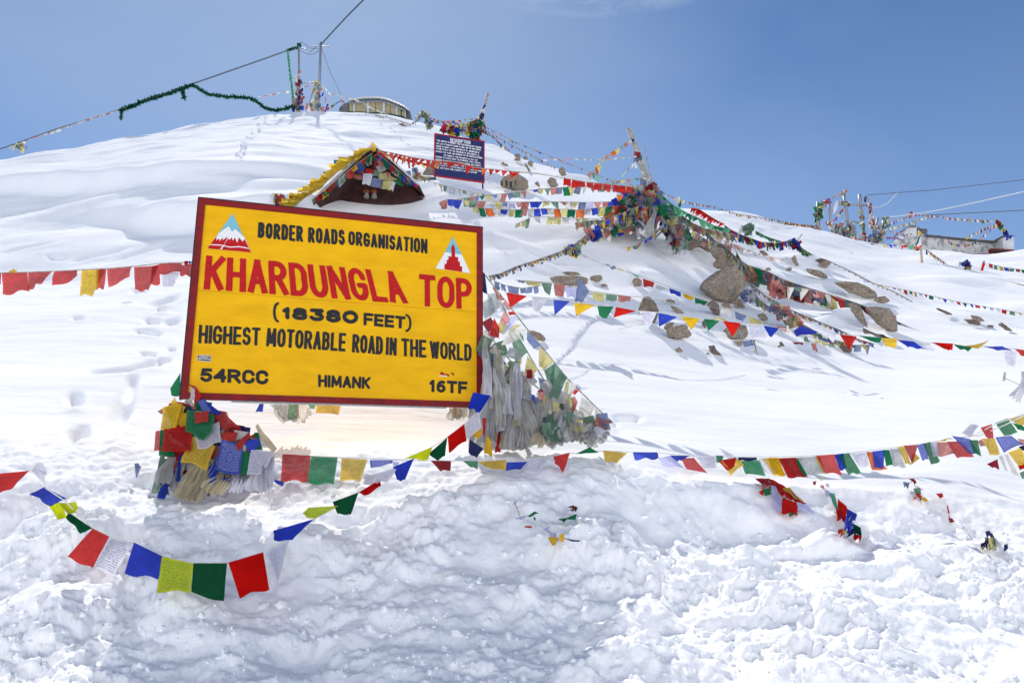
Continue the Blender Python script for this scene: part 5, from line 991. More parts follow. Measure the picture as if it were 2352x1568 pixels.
# pyramid heap and its leaning pole
poleb = thing('leaning_pole', 'weathered white wooden pole leaning above the flag pyramid', 'pole', P(1502, 440, 15.6))
tube('shaft', [P(1444, 296, 15.6), P(1462, 345, 15.6), P(1480, 395, 15.6), P(1500, 440, 15.6)], .055, WOODG, poleb, 8, .07)
heap_p = lambda name, pts, n, pal, sz, Y: [qcloth(poleb, [(x - sz, y - sz), (x + sz, y - sz), (x + sz * .8, y + sz), (x - sz, y + sz)], Y, rnd.choice(pal), .4, 4, 'rag') for x, y in [(rnd.choice(pts)[0] + rnd.uniform(-5, 5), 0) for _ in range(0)]]
for (x, y, s, m_) in [(1464, 356, 8, 'M'), (1468, 362, 7, 'g'), (1461, 368, 6, 'b'), (1474, 372, 7, 'k'), (1482, 402, 9, 'w'), (1486, 412, 10, 'k'), (1478, 418, 8, 'b'), (1490, 425, 9, 'L'), (1453, 322, 4, 'N'), (1484, 432, 8, 'w')]:
    qcloth(poleb, [(x - s, y - s), (x + s, y - s * .7), (x + s * .8, y + s), (x - s * .9, y + s * .8)], 15.45, m_, .35, 4, 'rag')
rod = tube('thin_rod', [P(1480, 341, 15.5), P(1490, 380, 15.5), P(1500, 425, 15.5)], .014, CORD); tag(rod, 'thin brown rod standing right of the leaning pole', 'pole')
PYR = q('P1010,330 1110,350 1200,270 1260,330 1330,520 1440,640 1480,760 1500,850 1420,900 1300,950 1260,1030 1120,1040 880,1040 760,1140 620,1160 520,1210 330,1190 200,1170 240,960 400,760 560,700 440,620 350,560 520,500 700,430 850,350')
pyrY = lambda x, y: 15.5 - max(0, (y - 430)) * .009
heap('great pyramid of prayer flags heaped under the leaning pole', PYR, (1500, 500), 150, ['g', 'G', 'G', 'b', 'B', 'y', 'Y', 'r', 'w', 'w', 'g', 'M', 'O', 'r', 'b'], (15, 27), pyrY, depth=.9, core=.8, scarves=16, slen=(25, 60), kind='mix')
PY2 = q('P1330,540 1440,640 1560,830 1700,940 1850,1080 1920,1180 1900,1260 1820,1400 1760,1540 1660,1480 1560,1420 1480,1280 1400,1170 1380,1000')
heap('hanging curtain of old flags over the rock right of the pyramid', PY2, (1550, 560), 95, ['g', 'G', 'b', 'w', 'w', 'r', 'M', 'y', 'g', 'N', 'b'], (13, 23), lambda x, y: 15.2 - max(0, (y - 470)) * .006, depth=.8, core=.6, scarves=12, slen=(20, 45))
scp = thing('hanging_scarf', 'long white scarf hanging from the flag pyramid to the snow', 'scarf', P(1498, 530, 14.2)); scarf(scp, P(1501, 475, 14.6), P(1492, 545, 14.0), .05, .2, 'w', 2)
flagstring('short flag string looping from the white scarf along the snow', [(1530, 510, 14.4), (1508, 528, 14.1), (1490, 546, 13.9), (1462, 563, 13.6), (1430, 570, 13.4)], 'BwrgYB', 17, 12, 1.1, kind='mix', jit=.3)
# right of the pyramid
flagstring('green satin streamer running right from the pyramid top', [(1505, 432, 15.4), (1525, 452, 15.4), (1545, 470, 15.4), (1560, 478, 15.4), (1580, 490, 15.5), (1610, 503, 15.6), (1640, 518, 15.8), (1680, 527, 16)], 'EEGEGEE', 15, 19, .75, kind='tri', drop=(-.25, .9), jit=.5, passes=2)
flagstring('red satin streamer above the green streamer', [(1588, 477, 17.2), (1606, 480, 17.2), (1630, 496, 17.2), (1650, 508, 17.2), (1665, 515, 17.2)], 'RRRR', 12, 15, .7, kind='tri', drop=(-.6, .6), jit=.5, passes=2)
wr = thing('rag_bundle', 'white and green rag tied on the streamer right of the pyramid', 'flags', P(1558, 465, 15.5)); [qcloth(wr, q(z_), 15.45, m_, .2) for m_, z_ in (('K', 'P1650,540 1700,480 1740,490 1700,680'), ('G', 'P1690,590 1750,560 1745,690 1685,690'), ('K', 'P1760,570 1840,560 1790,640'))]
flagstring('small flag string against the sky right of the pyramid', [(1500, 428, 16), (1530, 445, 17), (1560, 460, 18), (1600, 468, 19), (1640, 474, 20), (1700, 493, 22), (1760, 500, 24), (1820, 512, 27), (1880, 522, 30)], 'BgwNRGkBOyGYBRgYBRGY', 8, 6, 1.5, kind='mix', drop=(.2, 1), jit=.4)
flagstring('multicoloured clothes-line of narrow flags with purple cluster', [(1663, 516, 16.2), (1680, 528, 16.2), (1705, 540, 16.2), (1750, 556, 16.4), (1785, 558, 16.6), (1815, 552, 16.8), (1835, 554, 17)], ['N', 'B', 'M', 'R', 'B', 'Y', 'B', 'G', 'M', 'N', 'Y', 'G'], 8, 17, .8, jit=.3, passes=2, kind='mix')
heap('purple and red cluster knotted at the peak of the clothes-line', q('A1700,740 1780,705 1850,730 1880,800 1850,830 1760,800'), (1822, 570), 16, 'NBMRM', (9, 14), 16.9, depth=.2)
tgh = tube('dry_twig', [P(1822, 565, 17), P(1835, 548, 17), P(1842, 538, 17)], .015, WOODG); tag(tgh, 'bare twig pointing up right from the purple cluster', 'twig')
flagstring('green flag string falling right from the purple cluster to the squared block', [(1830, 555, 17.2), (1845, 572, 17.4), (1865, 584, 17.6), (1885, 592, 17.8), (1905, 602, 18)], 'GgGyGwG', 10, 16, .7, jit=.4, passes=3, kind='mix')
heap('grey green cloth spur standing above the clothes-line', q('A960,560 1080,500 1170,465 1195,480 1180,600 1130,610 1000,580'), (1715, 535), 26, 'gwgykg', (9, 15), 17.5, depth=.3, core=.4)
flagstring('second green string sagging left of the purple cluster', [(1735, 530, 18), (1765, 545, 18), (1800, 556, 17.6), (1822, 554, 17.2)], 'GgEGg', 10, 9, .8, jit=.4, passes=2, kind='mix')
flagstring('white and orange tatter string under the clothes-line', [(1640, 545, 15.3), (1680, 558, 15.4), (1720, 575, 15.5), (1770, 590, 15.5), (1800, 597, 15.5)], 'PwPrPk', 11, 10, 1.3, jit=.6, kind='mix')
flagstring('dense row of little faded flags behind the arched slab', [(1560, 490, 15.8), (1590, 512, 15.6), (1620, 525, 15.5), (1660, 532, 15.6), (1690, 540, 15.8)], 'ygrwygbOk', 9, 17, .6, jit=.5, passes=3, kind='mix')
flagstring('second dense row of faded flags above the brown boulder', [(1590, 530, 15.2), (1625, 552, 15.1), (1660, 560, 15.2), (1690, 563, 15.3)], 'yPrwgbOk', 9, 15, .65, jit=.5, passes=2, kind='mix')
# the long lower ridge string
rg = [(1690, 575, 14.9), (1706, 605, 14.4), (1760, 622, 14.2), (1800, 642, 14), (1860, 662, 13.8), (1920, 680, 13.6), (1970, 697, 13.4), (2010, 712, 13.2), (2060, 738, 13), (2090, 752, 12.8), (2132, 768, 12.6)]
flagstring('thick double row of faded flags along the rock ridge, upper half', rg[:6], ['y', 'r', 'g', 'M', 'g', 'r', 'w', 'b', 'G', 'y', 'b', 'r', 'g', 'N'], 24, 34, .5, jit=.4, passes=3, kind='mix', wave=.2)
flagstring('thick double row of faded flags along the rock ridge, lower half', rg[5:], ['g', 'b', 'g', 'M', 'b', 'y', 'w', 'g', 'G', 'R', 'G'], 22, 31, .5, jit=.4, passes=3, kind='mix', wave=.2)
flagstring('row of flags from the upper boulder down its right side', [(1610, 520, 15.6), (1640, 550, 15.3), (1670, 570, 15), (1700, 600, 14.5), (1722, 625, 14.2)], 'gbywgr', 15, 18, .75, jit=.4, passes=2, kind='mix')
flagstring('pink and grey rag row hanging under the ridge row', [(1770, 650, 13.4), (1800, 658, 13.3), (1850, 662, 13.2), (1900, 675, 13.1), (1940, 690, 13)], 'rwMwgkbP', 18, 24, .75, jit=.5, kind='mix')
heap('crimson rag cluster dangling in the middle of the ridge row', q('F1210,470 1260,470 1340,560 1365,640 1340,690 1280,620 1240,560'), (1790, 670), 14, ['r', 'M', 'P'], (10, 18), 13.3, depth=.2)
flagstring('thin twisted flag rope below the ridge, upper of two', [(1722, 650, 13.4), (1760, 680, 13), (1800, 703, 12.7), (1830, 717, 12.5), (1880, 738, 12.2), (1930, 758, 12), (1975, 780, 11.6), (2010, 790, 11.4)], 'bMbgPyrb', 15, 9, .95, jit=.5, kind='strip', drop=(.3, 1), passes=2)
flagstring('thin twisted flag rope below the ridge, lower of two', [(1735, 678, 12.6), (1760, 700, 12.3), (1800, 722, 12), (1850, 748, 11.6), (1900, 775, 11.2), (1960, 792, 10.8), (2002, 792, 10.8)], 'gybbyrg', 17, 15, .85, jit=.5, kind='mix', drop=(.1, 1), passes=2)
heap('blue and white flags hanging behind the big pointed boulder', q('F850,700 900,640 1000,620 1030,660 1010,720 940,760 870,740'), (1720, 690), 14, 'bLwyb', (14, 22), 12.8, depth=.3)
heap('tattered flags over the pale crumbly stone', q('F1180,780 1300,820 1420,860 1520,960 1600,1060 1560,1090 1440,960 1300,900 1200,860'), (1800, 740), 30, 'ygbwrk', (10, 18), 11.6, depth=.3)
sC_ = thing('prayer_flag_string', 'two flag string with a blue and a yellow flag right below the big boulder', 'flags', P(1720, 735, 10.6), 'strings of prayer flags'); tube('cord', [P(1610, 700, 10.8), P(1690, 716, 10.6), P(1750, 738, 10.5), P(1815, 755, 10.4)], .004, CORD, sC_, 4)
for m_, z_ in (('b', 'F768,872 918,925 865,998 780,960'), ('y', 'F935,930 1100,988 1080,1040 955,1030'), ('g', 'F1098,985 1210,1018 1130,1022'), ('r', 'F1255,1032 1418,1085 1400,1122 1330,1110'), ('w', 'F590,820 750,850 720,940 600,910')): hero(sC_, m_, z_, lambda x: 10.6, .08)
sD_ = thing('fallen_flags', 'fallen blue and olive flags lying beside the red pennant boulder', 'flags', P(1720, 785, 10)); [hero(sD_, m_, z_, lambda x: 9.9, .1) for m_, z_ in (('b', 'F860,1245 980,1215 1002,1290 880,1305'), ('w', 'F958,1360 1010,1310 1030,1385'), ('y', 'F500,935 640,960 690,1000 530,975'), ('g', 'F985,1218 1010,1220 1050,1410 1040,1412'))]
sE_ = thing('fallen_flags', 'fallen red and yellow flags lying by the red brown stone on the right', 'flags', P(1880, 800, 9.6)); [hero(sE_, m_, z_, lambda x: 9.6, .12) for m_, z_ in (('M', 'F1480,1248 1605,1255 1605,1285 1500,1268'), ('r', 'F1700,1260 1760,1270 1785,1368 1735,1350'), ('y', 'F1745,1210 1900,1255 1900,1300 1755,1258'), ('g', 'F1900,1265 2030,1308 1930,1310'), ('g', 'F1610,1200 1650,1175 1690,1250 1620,1245'), ('k', 'F1830,1150 1900,1180 1910,1215 1850,1200'))]
sF_ = thing('fallen_flags', 'two tiny blue scraps lying on the shaded snow by the isolated stone', 'flags', P(1795, 795, 9.9)); [hero(sF_, m_, z_, lambda x: GY(1793, 800) - .05, .1) for m_, z_ in (('N', 'F1290,1295 1320,1292 1342,1335 1305,1320'), ('N', 'F1360,1340 1392,1342 1388,1350 1360,1346'))]
# right side thin strings
flagstring('small pennant string running to the right edge across the far snow', [(1905, 600, 17), (1960, 625, 16.6), (2010, 652, 16.2), (2070, 664, 15.8), (2130, 677, 15.2), (2190, 691, 14.8), (2250, 702, 14.4), (2310, 712, 14), (2380, 726, 13.6)], 'LWRgYBwRGYLRGYBWRGBRG', 10, 9, 1.55, kind='mix', jit=.3, start=.2)
flagstring('string of many small flags from the flag staff down to the right edge', [(2128, 572, 24), (2150, 588, 23), (2175, 606, 22), (2210, 634, 20.5), (2250, 662, 19), (2300, 683, 17.8), (2352, 700, 16.8), (2400, 715, 16)], 'NgYBOyMgYBRwgYRBwgYRBwg', 9, 10, 1.05, kind='mix', jit=.35)
flagstring('row of small flags strung along the right crest before the white building', [(1890, 548, 29), (1930, 554, 29), (1975, 558, 29), (2020, 560, 29), (2060, 563, 29), (2110, 567, 29)], 'RGYBwRgYBwYBwRE', 10, 9, 1.4, kind='tri', jit=.2)
flagstring('flag string at the far right edge hung from a red post', [(2256, 602, 22), (2275, 606, 22), (2300, 613, 21.6), (2352, 620, 21), (2420, 630, 20)], 'WRgYBgMGO', 11, 12, 1.35, kind='rect', jit=.25)
flagstring('grey thread string lying down the far snow', [(1880, 546, 27), (1960, 583, 22), (2040, 616, 20), (2110, 640, 18.5), (2150, 655, 18)], 'L', 6, 3, 9, cord=.012)
flagstring('frayed rope lying down the snow to the right of the squared block', [(1906, 600, 17), (1950, 622, 16.3), (2000, 648, 15.8), (2050, 668, 15), (2095, 693, 14.5)], 'krb', 8, 4, 2.5, cord=.013)
# ------------------------------------------------------------------ left bundle under the sign corner
lb = thing('flag_bundle', 'thick bundle of fresh and old prayer flags tied to the left corner of the sign', 'flags', P(440, 1150, 5.1))
rock_mesh([(410, 925), (455, 915), (520, 960), (590, 1010), (612, 1060), (560, 1090), (480, 1130), (400, 1130), (368, 1080), (372, 1000)], .5, 5.62, CM['w'], 'bundle_core', lb, .88, .15)
bY = lambda x, y: 5.28 - max(0, y - 940) * .0013
def bq(m_, z_, d=0.0, wv=.05, n=7):
    pts = q(z_); pts = pts if len(pts) == 4 else pts + [pts[-1]]; qcloth(lb, pts, [bY(*p) - d for p in pts], m_, wv, n)
for i in range(46):      # white and cream scarves trailing at the bottom
    x = rnd.uniform(366, 600); y0 = rnd.uniform(1040, 1090); y1 = rnd.uniform(1105, 1146) if x < 520 else rnd.uniform(1085, 1120)
    w = rnd.uniform(.03, .07); scarf(lb, P(x, y0, 5.08), P(x + rnd.uniform(-25, 14), y1, 4.98), w * .5, w, rnd.choice('wwwWkkbgY' if i % 4 else 'wB'), 2, bulge=.05)
for (x0, y0, x1, y1, w, m_) in [(470, 1060, 425, 1148, .14, 'K'), (455, 1070, 408, 1140, .09, 'K'), (490, 1070, 445, 1148, .12, 'K'), (515, 1090, 475, 1130, .12, 'K'), (530, 1095, 500, 1132, .08, 'K'), (400, 1080, 370, 1145, .05, 'B'), (560, 1085, 540, 1130, .1, 'W'), (600, 1060, 590, 1125, .14, 'W'), (620, 1050, 612, 1130, .1, 'W'), (395, 1050, 375, 1110, .12, 'w'), (590, 975, 632, 1035, .05, 'K')]:
    scarf(lb, P(x0, y0, 5.02), P(x1, y1, 4.93), w * .55, w, m_, 3, bulge=.04)
for i in range(95):      # crumpled filler
    y = rnd.uniform(935, 1090); x = rnd.uniform(float(np.interp(y, [925, 1000, 1100], [412, 384, 380])), float(np.interp(y, [925, 960, 1010, 1100], [455, 510, 590, 605])))
    s = rnd.uniform(10, 20); qcloth(lb, [(x - s, y - s), (x + s, y - s * .7), (x + s * .8, y + s), (x - s * .9, y + s * .8)], bY(x, y) - .02 + rnd.uniform(-.03, .05), rnd.choice(['R', 'B', 'w', 'G', 'Rp', 'W', 'r', 'N']), .3, 5)
for m_, z_, d in [('G', '3240,260 335,115 330,330 250,330', .0), ('Y', '3215,425 285,340 300,400 230,450', .02), ('r', '3122,470 215,420 210,450 160,495', .04), ('Rp', '3105,650 180,640 170,830 88,835', .05), ('G', '3150,640 210,640 290,900 130,870', .06), ('Yp', '3180,440 300,385 385,430 290,635', .10), ('Yp', '3175,430 350,400 290,630 150,632', .12), ('Y', '3290,500 400,480 390,600 330,612', .11),
                   ('Rp', '3185,630 400,600 448,650 430,838', .12), ('Rp', '3185,635 446,655 432,835 172,842', .14), ('N', '3350,400 480,460 430,480 380,440', .10), ('Wp', '3460,680 690,560 708,745 500,828', .14), ('Gp', '3390,600 650,505 625,640 545,735', .18), ('Gp', '3395,450 645,505 545,735 385,650', .17), ('R', '3465,480 590,465 590,570 470,575', .22), ('Yp', '3440,700 655,790 572,997 330,925', .13), ('Bp', '3710,728 912,770 880,1060 655,1020', .20), ('Bp', '3490,380 545,350 640,490 530,470', .10),
                   ('B', '3530,340 640,430 720,490 660,505', .10), ('Rp', '3650,510 740,490 870,610 720,640', .12), ('R', '3755,510 800,550 885,620 820,610', .14), ('R', '3705,670 860,660 840,740 720,735', .16), ('w', '3830,640 960,660 900,720 840,740', .15), ('R', '3835,770 970,655 975,700 870,835', .22), ('R', '3980,690 1060,655 1065,690 1000,712', .17), ('G', '31010,665 1070,660 1060,720 1010,715', .18), ('B', '3915,740 1055,715 1058,790 970,855', .21), ('G', '3905,830 975,850 940,1050 885,1040', .19),
                   ('Wp', '3985,822 1202,835 1120,980 1060,960', .22), ('Wp', '3980,825 1080,820 1075,1045 940,1055', .21), ('W', '31060,700 1140,740 1150,800 1080,800', .14), ('B', '3590,970 680,960 650,1130 590,1130', .10), ('B', '31190,1090 1290,1120 1270,1160 1200,1120', .06), ('W', '31090,860 1200,850 1195,1120 1085,1200', .12)]:
    bq(m_, z_, d)
for m_, z_ in [('R', '3345,200 480,240 500,300 400,215'), ('R', '3480,245 530,330 455,420 470,300'), ('W', '3425,245 475,250 470,310 430,320'), ('W', '3430,300 470,310 460,370 420,360'), ('w', '3370,370 440,345 450,400 380,400')]:      # knot over the frame corner
    pts = q(z_); qcloth(lb, pts, 5.22, m_, .12, 6)
# ------------------------------------------------------------------ tent of faded flags and scarves right of the sign
tn = thing('flag_tent', 'tent shaped mass of faded prayer flags and white scarves right behind the sign', 'flags', P(1240, 1000, 6.0))
TEN = q('4625,60 700,180 850,370 960,490 1060,610 1160,740 1260,860 1340,930 1480,1080 1600,1190 1480,1240 1380,1250 1290,1290 1100,1330 1000,1310 880,1400 760,1420 640,1300 620,1000')
tY2 = lambda x, y: 6.0 + (y - 1000) * -.0008
for i in range(170):     # scarves hanging between the guy strings
    t_ = rnd.random(); top_x = 915 + 480 * t_ * .93 + 190; 
    xx = rnd.uniform(1108, 1370); ylim = np.interp(xx, [1108, 1170, 1230, 1300, 1370], [780, 840, 880, 930, 975]); y0 = rnd.uniform(ylim, 1000); L_ = rnd.uniform(35, 110)
    yb = np.interp(xx, [1108, 1200, 1300, 1400], [1035, 1020, 1005, 985]); y1 = min(y0 + L_, yb + rnd.uniform(-6, 8)); Y_ = tY2(xx, y0) - rnd.uniform(-.05, .25)
    w = rnd.uniform(.07, .17); scarf(tn, P(xx, y0, Y_), P(xx + rnd.gauss(0, 16), max(y1, y0 + 18), Y_ - .04), w * .35, w, rnd.choice('wkWkwkWkkWwkKkwWgb'), rnd.choice([2, 3]), bulge=.1, n=7)
for i in range(46):      # long pale strips near the sign edge
    xx = rnd.uniform(1108, 1190); y0 = rnd.uniform(770, 920) + (xx - 1108) * .5; L_ = rnd.uniform(60, 130); Y_ = 5.95 - rnd.uniform(-.05, .2); w = rnd.uniform(.05, .12)
    scarf(tn, P(xx, y0, Y_), P(xx + rnd.gauss(-6, 18), min(y0 + L_, 1032), Y_ - .05), w * .4, w, rnd.choice('WkKkwW'), 2, bulge=.08, n=7)
for i in range(70):      # smaller faded flags among them
    xx = rnd.uniform(1110, 1390); y0 = np.interp(xx, [1108, 1170, 1230, 1300, 1400], [720, 800, 850, 920, 975]) + rnd.uniform(0, 120); 
    if y0 > 1000: continue
    s = rnd.uniform(9, 20); a = rnd.gauss(0, .6); ca, sa = math.cos(a), math.sin(a); f = lambda dx, dy: (xx + dx * ca - dy * sa, y0 + dx * sa + dy * ca)
    Y_ = tY2(xx, y0) - rnd.uniform(.02, .3); qcloth(tn, [f(-s * .7, -s), f(s * .7, -s), f(s * .8, s), f(-s * .6, s)], Y_, rnd.choice(['w', 'g', 'b', 'y', 'r', 'wp', 'b', 'g', 'M']), .22, 5)
for a_, b_, c_ in [((4625, 60), 0, 0)]: pass
for zs in ('4620,55 960,490 1260,860 1480,1080 1605,1195', '4700,175 900,560 1040,800 1170,1010 1380,1230', '4640,500 790,680 960,870 1100,980 1290,1160'):
    pts = q(zs); tube('guy_cord', [P(x, y, 6.35 - i * .08) for i, (x, y) in enumerate(pts)], .006, CORD, tn, 4)
for m_, z_, d in [('N', '4622,60 640,75 660,235 622,200', .0), ('wp', '4660,225 735,215 772,330 660,400', .05), ('wp', '4622,290 690,240 720,360 640,425', .04), ('r', '4705,170 745,225 790,270 735,270', .05), ('P', '4775,290 800,270 840,345 810,340', .04), ('R', '4815,360 860,358 875,378 825,388', .08), ('P', '4785,350 830,420 790,470 750,440', .06), ('R', '4710,405 750,480 745,560 672,535', .08), ('y', '4740,440 830,470 780,530 730,510', .07), ('L', '4835,395 880,390 850,470 775,535', .1), ('y', '4870,455 920,460 860,490 810,500', .09),
                   ('k', '4830,490 950,490 920,570 760,612', .06), ('g', '4845,590 905,565 965,660 870,750', .08), ('E', '4895,500 930,540 935,590 905,540', .05), ('b', '4960,500 1060,612 1010,640 955,570', .04), ('y', '41050,620 1160,735 1080,800 1045,760', .04), ('y', '4960,690 1040,790 985,855 935,830', .08), ('g', '41160,740 1258,862 1160,950 1120,900', .05), ('g', '41085,800 1165,750 1160,940 1130,930', .06), ('g', '41200,800 1262,850 1205,980 1180,900', .05), ('b', '41040,850 1100,880 1150,1000 1060,950', .1), ('b', '41010,1000 1110,1010 1095,1165 1005,1130', .14), ('r', '41045,955 1085,975 1080,1025 1050,1020', .18),
                   ('R', '4965,1030 1000,1050 1010,1200 970,1180', .12), ('y', '41250,890 1280,880 1250,1010 1230,1000', .08), ('w', '41285,890 1335,910 1280,1010 1250,1010', .06), ('R', '41320,945 1350,950 1320,985 1300,975', .07), ('r', '41310,985 1340,1040 1300,1150 1285,1120', .07), ('w', '41370,1000 1470,1070 1430,1160 1340,1130', .04), ('g', '41205,1010 1250,1100 1290,1285 1215,1280', .1), ('w', '41470,1085 1520,1130 1500,1220 1460,1225', .02), ('N', '41515,1125 1600,1195 1530,1205', .0), ('M', '41290,1210 1365,1240 1300,1275', .1), ('k', '41310,1090 1380,1110 1415,1225 1350,1220', .05), ('wp', '4770,950 850,920 850,1060 790,1050', .2),
                   ('K', '4790,755 825,760 740,920 640,990', .16), ('W', '4770,690 800,720 700,860 640,900', .14), ('N', '4760,740 790,725 800,760 770,790', .12), ('r', '4905,815 960,860 975,915 940,890', .12), ('k', '4935,870 975,910 960,980 910,960', .14), ('B', '4970,970 1020,990 1010,1050 970,1020', .12), ('Y', '4540,1290 590,1200 620,1260 600,1320', .12), ('N', '4525,1320 630,1390 575,1460 515,1420', .16), ('Y', '4655,1290 690,1330 697,1450 632,1420', .16), ('R', '4740,1180 775,1200 755,1420 715,1420', .2), ('B', '4770,1200 805,1240 790,1290 770,1270', .16), ('B', '4680,1270 715,1290 700,1340 672,1330', .16), ('R', '4620,1160 650,1160 640,1300 625,1290', .14),
                   ('W', '4800,1190 860,1200 850,1390 790,1370', .16), ('W', '4860,1110 940,1120 920,1400 860,1390', .18), ('N', '4855,1320 875,1300 880,1350 855,1350', .2), ('wp', '4930,1365 975,1390 1000,1435 960,1440', .25), ('G', '4640,1100 690,1095 690,1140 650,1150', .14), ('y', '4810,1110 850,1090 840,1170 800,1200', .16)]:
    pts = q(z_); qcloth(tn, pts, (5.62 if sum(p[0] for p in pts) / len(pts) < 1125 and pts[0][1] > 950 else 6.0) - d, m_, .10, 8)
# rags seen through the gap under the sign
ur = thing('hanging_flags', 'old grey and green flags hanging half buried under the sign', 'flags', P(680, 960, 6.3))
for m_, z_ in [('B', '31060,400 1098,398 1090,470 1022,478'), ('wp', '31150,405 1330,405 1320,560 1240,480'), ('g', '31330,405 1420,410 1370,540 1325,530'), ('k', '31420,400 1500,410 1480,580 1430,560'), ('g', '31510,405 1580,408 1560,450 1520,440'), ('Yp', '31580,410 1805,418 1790,508 1575,475')]: qcloth(ur, q(z_), 6.1, m_, .1)
for i in range(8): scarf(ur, P(rnd.uniform(630, 710), 928, 6.25), P(rnd.uniform(640, 715), rnd.uniform(950, 975), 6.2), .04, .09, rnd.choice('wkgk'), 2)
ur2 = thing('hanging_scarf', 'grey tatter hanging below the right part of the sign', 'scarf', P(1060, 960, 6.3)); [scarf(ur2, P(x, 936, 6.2), P(x + 3, 962, 6.15), .06, .12, m_, 2) for x, m_ in ((1048, 'w'), (1062, 'k'), (1040, 'w'))]
# ------------------------------------------------------------------ flags half buried in the bank
def buried(label, base, items, Yo=-.04, cat='flags', wv=.14):
    t = thing('buried_flags', label, cat, G(*base), 'flags half buried in the snow bank')
    for m_, z_ in items:
        pts = q(z_); pts = pts if len(pts) == 4 else pts + [pts[-1]]; cs = [];
        for x, y in pts: g_ = SY(x, y, 1); cs.append(g_)
        Y0 = min(cs) + Yo; qcloth(t, pts, [max(c + Yo, Y0) for c in cs], m_, wv, 6)
    if len(items) > 3:
        cc = [(sum(p[0] for p in q(z_)) / len(q(z_)), sum(p[1] for p in q(z_)) / len(q(z_))) for _, z_ in items]; cc.sort(key=lambda c: c[0] + c[1])
        tube('cord', [P(x, y, SY(x, y, 1) - .03) for x, y in cc], .004, CORD, t, 4)
    return t
buried('tangled red and green flags spilling down the bank on the right, largest pile', (1800, 1150), [('M', 'H-120,790 0,790 100,870 -60,850'), ('R', 'H-40,800 40,800 150,880 60,870'), ('r', 'X1880,425 1915,430 1950,500 1850,500'), ('R', 'H-5,785 145,855 300,1000 120,930'), ('L', 'X1935,480 1980,490 2040,690 1960,620'), ('L', 'X1950,620 2040,620 2020,745 1980,700'), ('G', 'X1860,520 1940,515 1940,570 1870,580'), ('R', 'X1825,545 1870,520 1865,580 1830,570'), ('y', 'H130,880 200,880 300,1010 230,960'), ('Yp', 'X2045,510 2110,505 2230,640 2150,610'), ('R', 'X2040,600 2180,650 2185,760 2030,745'), ('G', 'X2100,740 2190,735 2110,775'), ('L', 'X2170,640 2250,650 2350,745 2190,720'), ('R', 'X1990,480 2060,500 2250,670 2100,620')], -.07)
buried('green red and blue twisted flags in a line down the bank', (1940, 1230), [('P', 'H475,855 510,850 520,885 485,885'), ('L', 'H520,900 550,895 580,950 530,960'), ('E', 'H565,920 610,930 650,1080 600,1040'), ('R', 'H640,975 725,1050 720,1165 640,1160'), ('R', 'H620,1060 660,1060 690,1165 630,1150'), ('B', 'H725,1065 820,1120 800,1180 720,1170'), ('B', 'H715,1130 780,1160 760,1300 705,1280'), ('D', 'H755,1190 850,1240 860,1320 800,1290'), ('N', 'H760,1240 810,1260 800,1320 745,1310'), ('R', 'H790,1300 860,1320 855,1352 800,1345'), ('R', 'H645,1258 690,1262 700,1292 660,1288'), ('Y', 'H670,1265 715,1270 710,1300 680,1292')], -.07)
buried('dark scraps and a red flag on the mound at right', (2115, 1130), [('b', 'H1240,820 1300,830 1290,870 1250,860'), ('M', 'H1290,795 1340,790 1368,835 1330,830'), ('g', 'H1330,885 1400,875 1405,930 1350,930'), ('R', 'H1338,925 1390,930 1430,975 1390,985'), ('Y', 'H1395,965 1440,965 1485,1000 1430,1000'), ('R', 'H1330,962 1365,965 1340,990')], -.05)
buried('small red flag stuck in the snow ridge on the far right', (2165, 1140), [('R', 'H1535,930 1600,925 1615,970 1570,965')], -.05)
buried('thin red strip hanging from a snow edge at right', (2185, 1190), [('R', 'H1640,1035 1655,1045 1668,1110 1655,1130'), ('R', 'H1655,1125 1665,1130 1672,1160 1660,1165'), ('M', 'H1655,1155 1690,1155 1715,1190 1665,1195')], -.05)
buried('blue and mustard bundle poking out low on the right bank', (2275, 1255), [('N', 'H1995,1275 2030,1268 2080,1330 2010,1340'), ('N', 'H1990,1330 2020,1330 2020,1430 1995,1430'), ('N', 'H1950,1385 1995,1375 2000,1435 1950,1430'), ('y', 'H2010,1330 2085,1340 2092,1450 2030,1440'), ('y', 'H1950,1420 1985,1425 1960,1440'), ('g', 'H2060,1320 2090,1350 2092,1420 2080,1400')], -.06)
buried('small purple scrap at the right of the mustard bundle', (2308, 1258), [('N', 'H2165,1400 2200,1390 2205,1440 2165,1455')], -.06)
buried('tiny dark red scrap above the twisted flags', (1880, 1110), [('M', 'H410,820 445,815 440,840 415,845'), ('y', 'H480,770 510,768 505,800 485,800')], -.05)
buried('red scrap poking from a hollow in the middle of the bank', (1315, 1165), [('M', '91893,692 1960,668 2008,680 1950,712'), ('G', '91930,705 2000,695 1960,718')], -.06)
buried('bent green scrap in the middle of the bank', (1305, 1190), [('G', '91815,795 1900,785 1985,750 1985,805'), ('G', '91820,795 1900,790 1890,815 1840,818')], -.06)
buried('lilac and green shreds left of the bent green scrap', (1220, 1185), [('L', '91420,790 1520,762 1515,790 1440,798'), ('G', '91540,770 1600,725 1640,745 1560,775'), ('L', '91405,650 1440,615 1430,650 1410,670'), ('G', '91595,780 1615,785 1610,810 1600,805')], -.06)
buried('tiny red strip in the middle of the bank', (1210, 1208), [('R', '91510,858 1575,858 1580,878 1512,875')], -.06)
buried('mustard and lilac rag in the middle of the bank', (1270, 1240), [('L', '91735,930 1800,925 1810,960 1740,960'), ('Y', '91720,965 1800,955 1830,1000 1770,1045'), ('Y', '91830,935 1870,930 1870,1010 1830,990'), ('N', '91880,975 1950,985 2025,995 1960,1010'), ('L', '91690,880 1745,860 1720,905 1680,900')], -.07)
